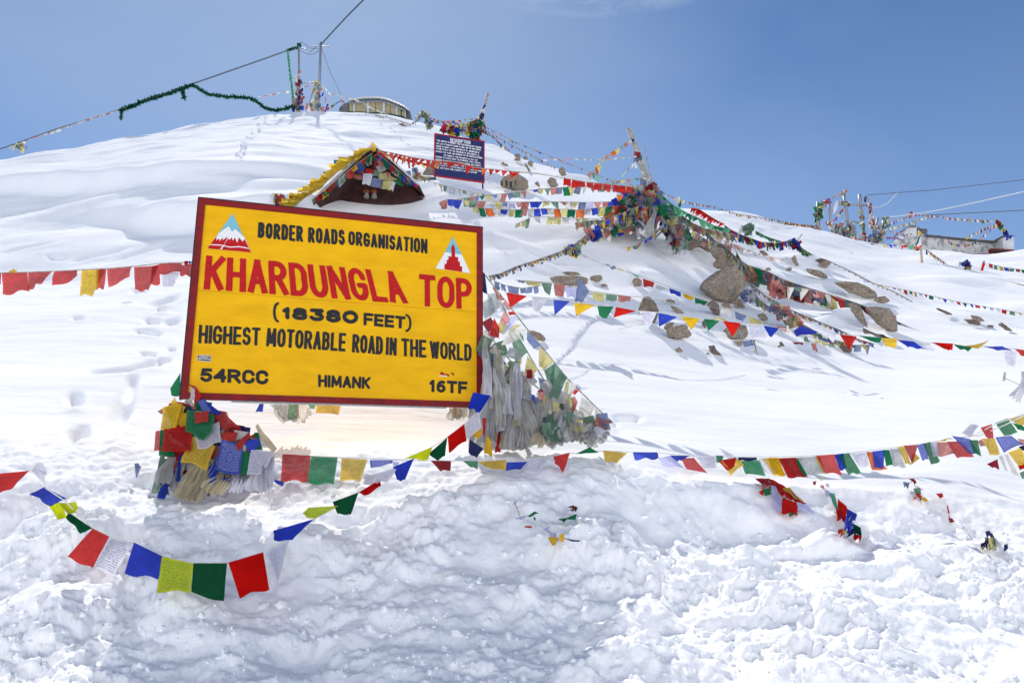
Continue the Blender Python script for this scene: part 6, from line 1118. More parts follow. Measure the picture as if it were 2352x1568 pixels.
buried('small blue scrap in the snow left of the flag bundle', (315, 1080), [('b', '21040,180 1070,175 1090,215 1045,280'), ('L', '21060,190 1095,200 1070,250 1040,280')], -.05)
# ------------------------------------------------------------------ little gabled shrine with garlands
MWALL = grainy('shrine_plaster', (0.05, 0.022, 0.022), (0.085, 0.038, 0.036), 7, .9, .2)
ROOFC = paint('whitewashed_edge', (0.55, 0.55, 0.56), (0.72, 0.72, 0.72), 14, .8)
Ysn = 16.3
shr = thing('gabled_shrine', 'small maroon shrine with steep gable buried to its eaves in the snow', 'shrine', P(855, 452, Ysn))
apex = P(862, 345, Ysn); lf = P(735, 462, Ysn - .1); rt_ = P(955, 428, Ysn + .1); ba = Vector((0.15, 1.5, 0))
def slab(name, a, b, th, dep, mat, ext=0.12):
    d = (b - a).normalized(); nn = d.cross(Vector((0, 1, 0))).normalized()
    if nn.z < 0: nn = -nn
    vs = []
    for base_ in (a, b + d * ext):
        for off in (Vector((0, -.25, 0)), ba):
            for t_ in (0, th): vs.append(base_ + off + nn * t_)
    return mesh(name, vs, [(0, 1, 3, 2), (4, 6, 7, 5), (0, 4, 5, 1), (2, 3, 7, 6), (1, 5, 7, 3), (0, 2, 6, 4)], mat, shr)
slab('roof_slab', apex, lf, .03, 0, MWALL); slab('roof_slab', apex + Vector((.002, 0, 0)), rt_, .03, 0, MWALL)
def barge(a, b):
    d = (b - a).normalized(); nn = d.cross(Vector((0, 1, 0))).normalized(); nn = nn if nn.z > 0 else -nn; vs = [p + o + nn * t_ for p in (a, b + d * .12) for o in (Vector((0, -.30, 0)), Vector((0, -.255, 0))) for t_ in (-.005, .035)]
    mesh('bargeboard', vs, [(0, 1, 3, 2), (4, 6, 7, 5), (0, 4, 5, 1), (2, 3, 7, 6), (1, 5, 7, 3), (0, 2, 6, 4)], ROOFC, shr)
barge(apex, lf); barge(apex, rt_)
wall_b = 462
mesh('wall', [P(862, 346, Ysn + .5), P(728, 475, Ysn + .5), P(985, 470, Ysn + .5), P(862, 346, Ysn + .7), P(728, 475, Ysn + .7), P(985, 470, Ysn + .7)], [(0, 1, 2), (3, 5, 4), (0, 3, 4, 1), (1, 4, 5, 2), (2, 5, 3, 0)], MWALL, shr)
for k_ in range(2): box_y = 440 + 14 * k_; mesh('ledge', [P(785, box_y, Ysn + .47), P(925, box_y + 4, Ysn + .47), P(925, box_y + 7, Ysn + .47), P(785, box_y + 3, Ysn + .47), P(785, box_y, Ysn + .42), P(925, box_y + 4, Ysn + .42), P(925, box_y + 7, Ysn + .42), P(785, box_y + 3, Ysn + .42)], [(4, 7, 6, 5), (0, 4, 5, 1), (3, 2, 6, 7)], MWALL, shr)
# two small garlanded figures inside
for nm, lab, x0 in (('statue', 'left small pale figure wearing an orange marigold garland inside the shrine', 842), ('statue', 'right small pale figure wearing an orange marigold garland inside the shrine', 860)):
    st_ = thing(nm, lab, 'statue', P(x0, 455, Ysn + .3), 'garlanded figures in the shrine'); k_ = PX(Ysn)
    c0 = P(x0, 452, Ysn + .35); prof = [(0, 6.5), (4, 6.5), (8, 5.2), (12, 4.2), (14, 2.2), (16, 2.8), (19, 2.6), (21.5, .8)]
    vs, fs = [], []
    for j, (hh, rr_) in enumerate(prof):
        for i in range(10): a = i * .6283; vs.append(c0 + Vector((math.cos(a) * rr_ * k_, math.sin(a) * rr_ * k_, (hh - 3) * k_)))
    for j in range(len(prof) - 1):
        for i in range(10): fs.append((j * 10 + i, j * 10 + (i + 1) % 10, (j + 1) * 10 + (i + 1) % 10, (j + 1) * 10 + i))
    mesh('figure_body', vs, fs, CM['k'], st_, smooth=True)
    gv_, gf_ = [], []
    for i in range(60):
        a = rnd.uniform(0, 3.14); r0 = rnd.uniform(5, 7.5); c = c0 + CR * (math.cos(a) * r0 * k_) + UPV * ((10 + math.sin(a) * 5) * k_) + Vector((0, rnd.uniform(-.1, 0), 0)); s = rnd.uniform(1.2, 2.2) * k_
        b0 = len(gv_); gv_ += [c + Vector((s, 0, 0)), c + Vector((-s, 0, 0)), c + Vector((0, s, 0)), c + Vector((0, -s, 0)), c + Vector((0, 0, s)), c + Vector((0, 0, -s))]
        gf_ += [(b0 + i1, b0 + i2, b0 + i3) for i1, i2, i3 in ((0, 2, 4), (2, 1, 4), (1, 3, 4), (3, 0, 4), (2, 0, 5), (1, 2, 5), (3, 1, 5), (0, 3, 5))]
    mesh('garland', gv_, gf_, CM['O'], st_)
sf = thing('hanging_flags', 'prayer flags hung across the dark opening of the shrine', 'flags', P(890, 400, Ysn - .3))
for m_, z_ in [('R', 'S1355,430 1480,455 1450,515 1350,498'), ('g', 'S1480,450 1565,480 1535,545 1450,530'), ('w', 'S1490,400 1580,370 1640,450 1540,500'), ('r', 'S1185,505 1330,520 1300,590 1195,570'), ('r', 'S1240,480 1340,425 1330,500 1270,505'), ('W', 'S1330,500 1455,505 1425,662 1310,640'), ('b', 'S1455,560 1580,575 1560,700 1430,680'), ('y', 'S1540,500 1660,490 1650,600 1530,570'), ('y', 'S1590,600 1720,600 1690,730 1570,700'), ('y', 'S1660,520 1790,580 1700,600 1640,600'), ('r', 'S1620,480 1690,490 1700,560 1640,550'), ('W', 'S1700,600 1760,620 1720,745 1690,700'), ('M', 'S1460,330 1530,300 1570,370 1470,440'), ('w', 'S1350,350 1440,260 1440,380 1380,400'), ('G', 'S1440,260 1500,240 1490,330 1450,330'), ('b', 'S1500,290 1550,330 1500,400'), ('R', 'S1640,400 1740,400 1780,470 1690,480'), ('w', 'S1690,460 1790,450 1800,560 1750,530'), ('G', 'S1800,510 1850,540 1830,640 1780,600'), ('G', 'S1750,590 1870,650 1850,680 1760,630')]: qcloth(sf, q(z_), Ysn - .32, m_, .08, 5)
flagstring('row of yellow satin flags along the left roof edge of the shrine', [(858, 340, Ysn - .5), (820, 362, Ysn - .5), (770, 400, Ysn - .6), (735, 432, Ysn - .8), (700, 455, Ysn - 1.1), (668, 480, Ysn - 1.5)], 'SSSYS', 19, 26, .5, kind='mix', drop=(-1, .1), jit=.8, passes=4, wave=.25)
flagstring('dark green and blue flags under the left roof edge of the shrine', [(855, 352, Ysn - .45), (815, 380, Ysn - .5), (775, 412, Ysn - .5), (745, 438, Ysn - .5), (715, 460, Ysn - .6)], 'GRGBYMRgwb', 17, 19, .6, kind='mix', drop=(.2, 1), jit=.35, passes=2)
flagstring('red and blue flags along the right roof edge of the shrine', [(868, 352, Ysn - .45), (895, 375, Ysn - .45), (925, 400, Ysn - .4), (945, 415, Ysn - .4), (965, 428, Ysn - .4)], 'BrGBRgwG', 17, 18, .6, kind='mix', drop=(-.2, 1), jit=.35, passes=2)
yk = thing('rag_bundle', 'yellow rag standing on the tip of the shrine gable', 'flags', P(856, 340, Ysn - .5)); [qcloth(yk, q(z_), Ysn - .5, 'Y', .15) for z_ in ('S1425,95 1460,80 1500,165 1450,160', 'S1430,150 1500,155 1490,215 1440,210')]
icon = thing('picture_flag', 'small blue flag with a golden picture left of the shrine', 'flag', P(775, 380, Ysn)); qcloth(icon, q('S930,318 1028,320 1022,408 938,415'), Ysn, cloth_mat('teal_print', (0.03, 0.22, 0.32)), .03); qcloth(icon, q('S965,350 1010,352 1008,402 962,402'), Ysn - .02, 'Y', .03, name='picture'); tube('stick', [P(788, 372, Ysn), P(789, 405, Ysn)], .012, WOODG, icon)
heap('mixed flag heap half buried left of the yellow shrine flags', q('S125,820 160,800 320,830 440,850 420,890 330,930 180,920'), (655, 470), 30, 'GBYRrwMN', (10, 17), lambda x, y: GY(x, 465) - .3, depth=.3)
heap('limp mixed flags lying between the shrine and the navy board', q('S1860,480 1960,420 2060,470 2050,540 2240,560 2260,640 2100,640 1990,590'), (975, 410), 26, 'ywgbyr', (9, 16), lambda x, y: GY(990, 415) - .3, depth=.3)
flagstring('rope with sparse rags passing under the navy board', [(955, 405, 17.2), (1000, 420, 17), (1040, 432, 16.6), (1080, 440, 16.2), (1120, 447, 15.6)], 'ygwk', 13, 14, 1.4, jit=.6, kind='mix')
scr = thing('blue_scrap', 'small blue scrap on the snow right of the shrine', 'cloth', G(972, 458)); qcloth(scr, q('S2115,845 2140,822 2155,845 2130,865'), GY(972, 458) - .05, 'B', .2)
# ------------------------------------------------------------------ summit: mound of flags with a white stick
Yk = GY(1080, 318); mY = lambda x, y: 24.5
heap('dark heap of flags on the skyline mound beside the white stick', q('M420,680 560,640 800,640 960,600 1050,560 1130,640 1160,740 1060,760 1040,860 960,860 900,820 880,740 740,770 600,770 480,730'), (1095, 318), 105, ['G', 'G', 'M', 'R', 'N', 'y', 'w', 'D', 'B', 'Y'], (9, 15), mY, depth=1.0, core=.5)
wst = tag(tube('white_stick', [P(1120, 215, 24.5), P(1110, 255, 24.5), P(1102, 292, 24.5)], .06, WOODG, None, 7, .05), 'slender pale stick rising from the skyline flag mound', 'pole')
heap('small flag clump wrapped round the foot of the white stick', q('M1110,370 1140,310 1165,330 1120,480 1110,560 1140,600 1050,600 1060,500 1090,480'), (1103, 290), 18, 'wMYNwk', (6, 10), 24.3, depth=.2)
heap('grey flag arch left of the skyline mound', q('M0,500 60,450 150,405 220,460 245,560 260,660 190,660 150,600 190,540 150,470 60,500 10,560'), (985, 285), 40, 'wgkbyw', (7, 12), 26, depth=.5)
for lab, pts, pat in [('upper string of tiny flags from the grey arch to the white stick', [(985, 268, 25.5), (1010, 278, 25), (1050, 277, 24.8), (1085, 273, 24.6), (1103, 272, 24.5)], 'rBYRwGYBrR'), ('lower string of tiny flags between the grey arch and the mound', [(990, 276, 25.3), (1030, 281, 25), (1070, 284, 24.8), (1100, 288, 24.5)], 'NrBYgRw'),
                      ('string of blue and yellow flags on the left of the grey arch', [(940, 285, 27), (955, 278, 26.5), (970, 269, 26), (980, 264, 25.8)], 'BYNgN'), ('pale flag string lying along the snow left of the arch', [(862, 262, 38), (890, 268, 34), (915, 275, 31), (940, 284, 28)], 'wyLwPw'),
                      ('thin string falling from the white stick towards the right rocks', [(1112, 297, 24.2), (1140, 312, 23), (1180, 335, 21.5), (1230, 360, 20), (1276, 386, 19)], 'wrLgwBrw'), ('rope with rags falling from the mound to the snow', [(1112, 300, 24), (1135, 315, 23.5), (1150, 330, 23.2), (1170, 345, 23)], 'gMkrN')]:
    flagstring(lab, pts, pat, 7, 6, 1.2, kind='mix', jit=.5, passes=2 if 'rope' in lab else 1)
# ------------------------------------------------------------------ power poles on the top left, wires and tinsel
def PT(px, py, Y): return P(px, py, Y)
Yp_ = 43.0
p1 = thing('power_pole', 'left grey steel pole on the hilltop wound with flags', 'pole', P(688, 258, Yp_), 'two steel poles on the hilltop')
tube('shaft', [P(686, 106, Yp_), P(687, 180, Yp_), P(688, 275, Yp_)], .065, STEEL, p1, 8, .09); tube('crossarm', [P(690, 111, Yp_), P(706, 113, Yp_)], .04, STEEL, p1, 5); tube('insulator', [P(683, 104, Yp_), P(691, 104, Yp_)], .14, CM['G'], p1, 7)
p2 = thing('power_pole', 'right grey steel pole on the hilltop with a slanting brace', 'pole', P(731, 258, Yp_), 'two steel poles on the hilltop')
tube('shaft', [P(737, 98, Yp_), P(734, 180, Yp_), P(730, 275, Yp_)], .08, STEEL, p2, 8, .10); tube('crossarm', [P(717, 106, Yp_), P(756, 107, Yp_)], .035, STEEL, p2, 5); tube('brace', [P(724, 195, Yp_), P(706, 250, Yp_ - .6)], .045, STEEL, p2, 6); tube('brace', [P(689, 192, Yp_), P(722, 189, Yp_)], .03, STEEL, p2, 5)
rf1 = thing('rag_bundle', 'flag rags wound round the left hilltop pole', 'flags', P(687, 255, Yp_ - .2), 'rags on the hilltop poles'); rf2 = thing('rag_bundle', 'flag rags and orange cloth wound round the right hilltop pole', 'flags', P(730, 255, Yp_ - .2), 'rags on the hilltop poles')
for t_, cx_, n__, cols in ((rf1, 687, 60, ['N', 'w', 'M', 'y', 'g', 'b', 'k', 'r', 'N', 'g', 'w', 'B']), (rf2, 728, 46, ['y', 'b', 'w', 'g', 'k', 'w', 'r', 'w', 'Y'])):
    for i in range(n__):
        y = 165 + 88 * (i / n__) ** .6 if cx_ < 700 else 188 + 65 * (i / n__); sp = 3 + (y - 165) * .07; x = cx_ + rnd.gauss(0, sp * .7); s = rnd.uniform(2.2, 4.4) + (y > 230) * 1.5
        qcloth(t_, [(x - s, y - s), (x + s, y - s * .8), (x + s * .7, y + s), (x - s * .8, y + s)], Yp_ - .25 + rnd.uniform(-.2, .2), rnd.choice(cols), .3, 3, 'rag')
ob = thing('rag_bundle', 'orange cloth loop lying between the two hilltop poles', 'flags', P(712, 258, Yp_ - .3))
for z_ in ('T420,1280 450,1185 480,1200 440,1330', 'T500,1190 530,1200 555,1300 530,1345', 'T490,1330 580,1270 570,1345 500,1345'): qcloth(ob, q(z_), Yp_ - .3, 'O', .1, 4, 'rag')
qcloth(ob, q('T470,1200 500,1190 495,1345 460,1345'), Yp_ - .35, 'W', .1, 4, 'rag')
def cable(label, pts, r, mat=None, name='power_cable', cat='cable', sag=0.0):
    R = resample([P(*p) for p in pts], 24)
    if sag: R = [p - UPV * sag * 4 * (i / 23) * (1 - i / 23) for i, p in enumerate(R)]
    return tag(tube(name, R, r, mat or CABLE, None, 4), label, cat)
CABLE = grainy('dark_cable', (0.05, 0.05, 0.07), (0.11, 0.11, 0.13), 30, .8, 0)
cable('dark cable coming in from the left up to the left hilltop pole', [(-60, 360, 38), (0, 343, 38.5), (130, 296, 39.5), (275, 252, 40.5), (441, 194, 42), (588, 143, 42.6), (684, 109, 43)], .035)
cable('twin cable just beside the left incoming cable', [(441, 192, 42.2), (588, 141, 42.8), (684, 106, 43.1)], .02)
cable('twisted cable rising steeply out of the picture from the right pole', [(737, 103, 43), (770, 67, 40), (800, 35, 37), (835, 0, 34), (870, -30, 31)], .045)
cable('first slack jumper cable between the hilltop poles', [(687, 106, 43), (692, 96, 43), (712, 111, 43), (736, 112, 43)], .02); cable('second slack jumper cable hanging low between the hilltop poles', [(689, 116, 43), (708, 126, 43), (722, 124, 43), (735, 115, 43)], .02); cable('third jumper cable looping up to the right pole top', [(709, 122, 43), (722, 112, 43), (735, 102, 43)], .02)
cable('thin pale stay wire falling right from the right pole', [(739, 112, 43), (760, 170, 42.5), (784, 218, 42)], .012)
flagstring('white rag string from the right pole down to the hut roof', [(740, 195, 42.8), (760, 215, 43), (784, 220, 42), (822, 230, 41.5), (860, 250, 41), (900, 266, 40)], 'wWwkw', 9, 5, 1.2, kind='mix', jit=.5)
flagstring('small flag string from the right pole foot to the hut', [(735, 258, 42.5), (755, 246, 42), (775, 235, 42), (786, 228, 42), (797, 245, 41.5), (799, 256, 41)], 'OgBRYNgBM', 8, 7, 1.0, kind='mix', jit=.5)
flagstring('faded rags hanging from the right pole towards the snow', [(738, 200, 42.6), (748, 225, 42.4), (756, 245, 42.2), (764, 256, 42)], 'rkBLw', 8, 12, 1.1, kind='mix', jit=.5)
flagstring('tiny pale flags left of the hilltop poles', [(592, 222, 42), (640, 213, 42.3), (680, 205, 42.8), (722, 192, 43)], 'wPkrwyk', 9, 6, 1.3, kind='mix', jit=.5)
def tinsel(label, pts, r, mat, n, name='tinsel_garland', col=None, lump=0.0):
    R = resample([P(*p) for p in pts], 60); vs, fs = [], []
    for i in range(n):
        f = rnd.random() * 59; k = int(f); c = R[k].lerp(R[min(k + 1, 59)], f - k); d = Vector((rnd.gauss(0, 1), rnd.gauss(0, 1), rnd.gauss(0, 1) - .5)).normalized(); e = d.cross(Vector((rnd.gauss(0, 1), rnd.gauss(0, 1), rnd.gauss(0, 1)))).normalized()
        rr_ = r * rnd.uniform(.6, 1.25) * (1 + lump * max(0, math.sin(f * 1.3)) * rnd.random()); b0 = len(vs); vs += [c + e * rr_ * .25, c - e * rr_ * .25, c + d * rr_]; fs.append((b0, b0 + 1, b0 + 2))
    o = thing(name, label, 'garland', R[30]); tube('cord', R, r * .18, CORD, o, 4); mesh('fringe', vs, fs, mat, o); return o
TING = cloth_mat('green_tinsel', (0.01, 0.13, 0.06), None, 0, .2); TINL = cloth_mat('pale_green_tinsel', (0.12, 0.50, 0.26), None, 0, .4)
tinsel('dark green tinsel garland wrapped along the incoming cable', [(276, 254, 40.4), (330, 232, 41), (390, 213, 41.6), (441, 194, 42)], .19, TING, 1500, lump=.5); tinsel('green tinsel tuft hanging at the left end of the garland', [(280, 252, 40.4), (279, 262, 40.4), (278, 274, 40.4)], .14, TING, 220)
tinsel('green tinsel tuft hanging near the top of the garland', [(420, 205, 41.7), (421, 215, 41.7), (423, 226, 41.7)], .2, TING, 260)
tinsel('green tinsel garland swinging from the cable down to the left pole', [(441, 194, 42), (475, 215, 42), (510, 221, 42), (570, 224, 42), (588, 231, 42), (605, 246, 42.2), (632, 254, 42.4), (655, 250, 42.6), (676, 241, 42.8)], .18, TING, 1800, lump=.4)
tinsel('pale green streamer hanging straight down left of the poles', [(661, 116, 42.6), (663, 140, 42.6), (667, 175, 42.6), (671, 205, 42.6), (674, 235, 42.6)], .14, TINL, 700); tinsel('green tinsel along the cable next to the left pole', [(659, 116, 42.8), (672, 112, 42.9), (684, 110, 43)], .14, TING, 260)
flagstring('string of tiny faded flags at the far left below the incoming cable', [(20, 338, 38.6), (60, 322, 39), (110, 304, 39.2), (165, 286, 39.6), (220, 267, 40), (272, 254, 40.3)], 'wykwrwPywrwkYw', 9, 6, 1.15, kind='mix', jit=.5, drop=(.2, 1))
heap('olive and orange rag clump on the far left of the cable', q('E-2272,1340 -2240,1320 -2100,1310 -2095,1370 -2250,1400'), (32, 338), 14, 'ygkO', (6, 9), 38.5, depth=.2)
# ------------------------------------------------------------------ observation hut on the hilltop
HUTW = grainy('tan_board', (0.40, 0.33, 0.19), (0.52, 0.44, 0.27), 3, .8, .1); HUTF = grainy('bluish_white_frame', (0.55, 0.60, 0.66), (0.7, 0.74, 0.78), 6, .7, .1); HUTD = grainy('dark_tin', (0.12, 0.13, 0.13), (0.2, 0.21, 0.2), 5, .7, .2)
hut = thing('hilltop_hut', 'small round-roofed hut with tan window panels on the hilltop', 'hut', P(862, 262, 46))
Yh = 46.0
def hp(zs, Y, name, mat, dep=.12, par=None):
    pts = q(zs); f0 = [P(x, y, Y) for x, y in pts]; f1 = [P(x, y, Y) + Vector((0, dep, 0)) for x, y in pts]; n = len(pts)
    return mesh(name, f0 + f1, [tuple(range(n)), tuple(range(2 * n - 1, n - 1, -1))] + [(i, i + n, (i + 1) % n + n, (i + 1) % n) for i in range(n)], mat, par or hut)
hp('T990,1340 1000,1270 1060,1215 1130,1190 1180,1155 1480,1135 1640,1130 1830,1165 1960,1220 2110,1280 2190,1350 2195,1460 2100,1500 1900,1440 1600,1420 1100,1420', Yh + .25, 'wall', HUTD, 3.0)
for zs in ('T1165,1185 1235,1172 1235,1330 1165,1330', 'T1262,1172 1455,1168 1458,1340 1262,1330', 'T1495,1165 1600,1160 1600,1345 1498,1345', 'T1608,1160 1728,1168 1725,1350 1608,1345', 'T1765,1185 1850,1200 1848,1380 1762,1370', 'T1860,1205 1945,1235 1942,1395 1860,1382'): hp(zs, Yh, 'window_panel', HUTW, .1)
for zs in ('T1232,1160 1258,1158 1258,1340 1232,1340', 'T1458,1150 1492,1148 1492,1350 1458,1350', 'T1728,1155 1762,1165 1760,1370 1726,1360', 'T1945,1230 1975,1240 1975,1410 1945,1400', 'T2090,1310 2110,1320 2112,1430 2094,1425', 'T1160,1172 1460,1150 1640,1145 1760,1160 1970,1232 1968,1244 1758,1178 1640,1158 1460,1166 1160,1186', 'T1975,1240 2110,1310 2108,1325 1975,1258'): hp(zs, Yh - .12, 'frame_post', HUTF, .12)
for zs in ('T1983,1275 2025,1300 2025,1400 1983,1392', 'T2045,1315 2085,1340 2088,1415 2045,1405'): hp(zs, Yh - .02, 'window', HUTW, .08)
hp('T1600,1345 1850,1372 1980,1400 1980,1425 1850,1395 1600,1368', Yh - .2, 'sill_band', TING, .1)
rv, rf_ = [], []      # corrugated roof: curved edge with ridges
prof = q('T1170,1160 1250,1140 1380,1122 1480,1115 1580,1112 1700,1120 1800,1140 1900,1180 1990,1215 2090,1265 2170,1330'); NR = 80
px_ = [p[0] for p in prof]; py_ = [p[1] for p in prof]
for i in range(NR + 1):
    x = px_[0] + (px_[-1] - px_[0]) * i / NR; y = float(np.interp(x, px_, py_)) - (i % 2) * 1.3
    for yy_, dY_ in ((y, -.5), (y + 3.0, -.5), (y - 3, 3.2), (y, 3.2)): rv.append(P(x, yy_, Yh + dY_))
for i in range(NR):
    a, b = i * 4, i * 4 + 4; rf_ += [(a, b, b + 1, a + 1), (a, a + 2, b + 2, b), (a + 1, b + 1, b + 3, a + 3), (a + 2, a + 3, b + 3, b + 2)]
mesh('roof', rv, rf_, HUTD, hut)
# ------------------------------------------------------------------ poles and flag trees on the right crest
Yc2 = 33.0
def rp2(label, pts, r, r1=None, extra=(), mat=None):
    t = thing('flag_pole', label, 'pole', P(*pts[-1], Yc2), 'poles on the right crest'); tube('shaft', [P(x, y, Yc2) for x, y in pts], r, mat or STEEL, t, 7, r1)
    for e in extra: tube('crossarm', [P(x, y, Yc2 - .1) for x, y in e], .05, mat or STEEL, t, 5)
    return t
ZR_ = lambda *a: [(1837.5 + .13672 * x, 404.25 + .13672 * y) for x, y in a]
rp2('leftmost crest pole, short, hidden in green cloth', ZR_((295, 430), (285, 700), (280, 930)), .05)
rp2('second crest pole from the left with a long slanting arm', ZR_((478, 390), (500, 600), (525, 1000)), .06, .075, [ZR_((350, 470), (470, 400), (700, 290), (775, 250))])
rp2('third crest pole from the left, tall and leaning', ZR_((735, 310), (760, 500), (800, 740), (830, 1000)), .065, .085, [ZR_((640, 460), (820, 480), (1130, 500)), ZR_((690, 820), (770, 740), (900, 770), (1040, 800))])
rp2('fourth crest pole, thick and grey with a bare top', ZR_((998, 310), (1010, 450), (1045, 750), (1085, 1110)), .08, .095, [ZR_((860, 480), (1010, 490), (1170, 490))])
rp2('fifth crest pole with a dark lamp shaped top', ZR_((1105, 340), (1150, 420), (1180, 620), (1230, 850), (1260, 1120)), .055, .07)
rp2('short slanting stake between the crest poles', ZR_((1305, 700), (1285, 820), (1260, 950)), .06)
rp2('rightmost crest stake wrapped in flags', ZR_((1410, 700), (1395, 850), (1380, 1120)), .07)
lampo = thing('cloth_hood', 'dark pointed cloth hood hanging on the fifth crest pole', 'cloth', P(1987, 455, Yc2 - .2)); qcloth(lampo, q('R1085,340 1110,360 1110,460 1072,420'), Yc2 - .2, 'N', .1, 5)
def tree(label, zs, n, pal, sz=(5, 9), Y=Yc2 - .35):
    pal = list(pal) + [rnd.choice('wkgbrk') for _ in range(len(pal))]
    pts = q(zs); t = thing('flag_cluster', label, 'flags', P(sum(p[0] for p in pts) / len(pts), max(p[1] for p in pts), Y), 'flag clusters on the right crest')
    xs = [p[0] for p in pts]; ys = [p[1] for p in pts]
    def ins(x, y):
        c = False; j = len(pts) - 1
        for i in range(len(pts)):
            (xi, yi), (xj, yj) = pts[i], pts[j]
            if (yi > y) != (yj > y) and x < (xj - xi) * (y - yi) / (yj - yi) + xi: c = not c
            j = i
        return c
    k = 0; it = 0
    while k < n and it < 4000:
        it += 1; x, y = rnd.uniform(min(xs), max(xs)), rnd.uniform(min(ys), max(ys))
        if not ins(x, y): continue
        s = rnd.uniform(*sz) * .5; a = rnd.gauss(0, .5); ca, sa = math.cos(a), math.sin(a); f = lambda dx, dy: (x + dx * ca - dy * sa, y + dx * sa + dy * ca)
        qcloth(t, [f(-s * .8, -s), f(s * .8, -s), f(s * .5, s * 1.3), f(-s * .5, s * 1.3)], Y + rnd.uniform(-.25, .25), rnd.choice(pal), .3, 3, 'flag'); k += 1
    return t
tree('pointed green cloth on the leftmost crest pole', 'R295,440 350,560 340,690 300,730 240,690 250,570', 16, ['G', 'D', 'G', 'y'], (9, 14)); tree('mottled rags below the pointed green cloth', 'R250,700 330,720 370,640 390,560 360,860 340,930 260,920', 40, 'wMYkGrNw')
tree('rag knot at the top of the second crest pole', 'R345,450 460,400 520,420 500,500 420,520 380,540', 16, 'gRYBM'); tree('skirt of flags at the foot of the second crest pole', 'R440,760 500,780 560,820 700,800 750,1010 600,980 480,960 520,900', 60, 'MRygGkwr')
tree('brown rags on the arm of the third crest pole', 'R640,440 820,440 850,500 700,500', 20, 'kgyrM', (4, 7)); tree('rag knot at the top of the third crest pole', 'R590,310 640,340 700,270 780,230 790,270 740,330 700,330', 16, 'krwP', (4, 6)); tree('curtain of flags hanging from the third crest pole brace', 'R760,740 900,780 960,1070 840,1050 780,1000 800,900', 60, 'NwrMgBkL')
tree('rags round the fourth crest pole', 'R1000,600 1070,620 1100,900 1110,1090 1000,1080 1020,860', 36, 'kgyRwM'); tree('frayed rags down the fifth crest pole', 'R1140,420 1190,480 1220,680 1300,860 1320,960 1230,900 1130,860 1180,700', 46, 'kwkMgr'); tree('colourful skirt at the foot of the fifth crest pole', 'R1130,1010 1200,940 1330,960 1400,1120 1250,1130 1140,1110', 46, 'RGYBwMO')
tree('flags wound on the rightmost crest stake', 'R1380,720 1500,700 1490,860 1430,960 1400,1100 1310,1080 1320,880', 56, 'EgyrNGB'); tree('low flags between the second and third crest poles', 'R700,900 790,860 790,1010 740,1000', 14, 'LPBgE')
wl_ = thing('white_streamer', 'white streamer slanting between the crest poles', 'flags', P(1915, 470, Yc2)); scarf(wl_, P(1925, 462, Yc2 - .1), P(1909, 492, Yc2 - .1), .15, .2, 'W', 2); flagstring('short string of bright flags between second and third crest poles', [(1935, 478, Yc2), (1925, 492, Yc2), (1918, 502, Yc2), (1914, 506, Yc2)], 'RGYB', 8, 7, 1.0, kind='mix')
flagstring('dense small flag string left of the crest poles', [(1800, 510, 30), (1830, 514, 31), (1860, 517, 32), (1880, 520, 32.5)], 'gRYNBgR', 6, 8, .8, kind='mix', passes=2)
flagstring('flag string low along the crest into the leftmost pole', [(1770, 506, 27), (1810, 517, 29), (1850, 522, 31), (1878, 524, 32)], 'YNBrgYk', 7, 7, 1.1, kind='mix')
for lab, pts, pat in [('upper flag string from the crest poles to the far right stick', [(2042, 512, 33), (2075, 500, 34), (2100, 492, 35), (2140, 494, 36), (2180, 500, 36.5), (2230, 504, 37), (2284, 507, 37.5)], 'NPwBYBkYBwRgYBwRGy'), ('middle flag string from the crest poles curving up', [(2040, 524, 33), (2070, 517, 33.5), (2100, 508, 34), (2120, 500, 34.5), (2135, 496, 35)], 'YkgwygrYg'),
                      ('flag string from the crest poles to the chimney', [(2043, 528, 33), (2060, 534, 33.5), (2080, 538, 34), (2095, 536, 34.5)], 'BYNwOBwrB'), ('thin string from the crest stake to the white wall', [(2032, 543, 33), (2050, 545, 34), (2066, 546, 35)], 'NBR'),
                      ('flag string from the far right stick down to the wall', [(2288, 515, 37.5), (2260, 524, 37), (2235, 537, 36.6), (2215, 546, 36.4)], 'YNwRYNwM'), ('second flag string from the far right stick', [(2285, 519, 37.5), (2268, 530, 37), (2255, 543, 36.6), (2248, 552, 36.3)], 'gPWBrP'), ('flag string sagging against the white wall', [(2164, 543, 35.8), (2178, 553, 35.8), (2190, 560, 35.8), (2215, 563, 35.8), (2235, 558, 35.8), (2248, 550, 35.8)], 'NkRGYBwRGYB')]:
    flagstring(lab, pts, pat, 7, 6.5, 1.15, kind='mix', jit=.35)
cable('white rope from the crest poles out of the right edge', [(2025, 498, 33), (2060, 497, 33), (2150, 484, 32), (2250, 463, 31), (2352, 440, 30), (2450, 415, 29)], .024, CORDW, 'white_rope', 'rope'); cable('thin dark wire high over the right crest', [(1993, 448, 33), (2150, 436, 33), (2352, 413, 33), (2450, 400, 33)], .018); cable('dark wire below the white rope on the right', [(2110, 496, 33.5), (2190, 491, 33.5), (2352, 483, 33.5), (2450, 478, 33.5)], .022)
cable('pale looping cord hanging right of the fifth crest pole', [(2000, 476, 33), (2020, 476, 33), (2040, 466, 33), (2055, 450, 33), (2062, 442, 33)], .015, CORDW, 'cord_loop', 'rope')
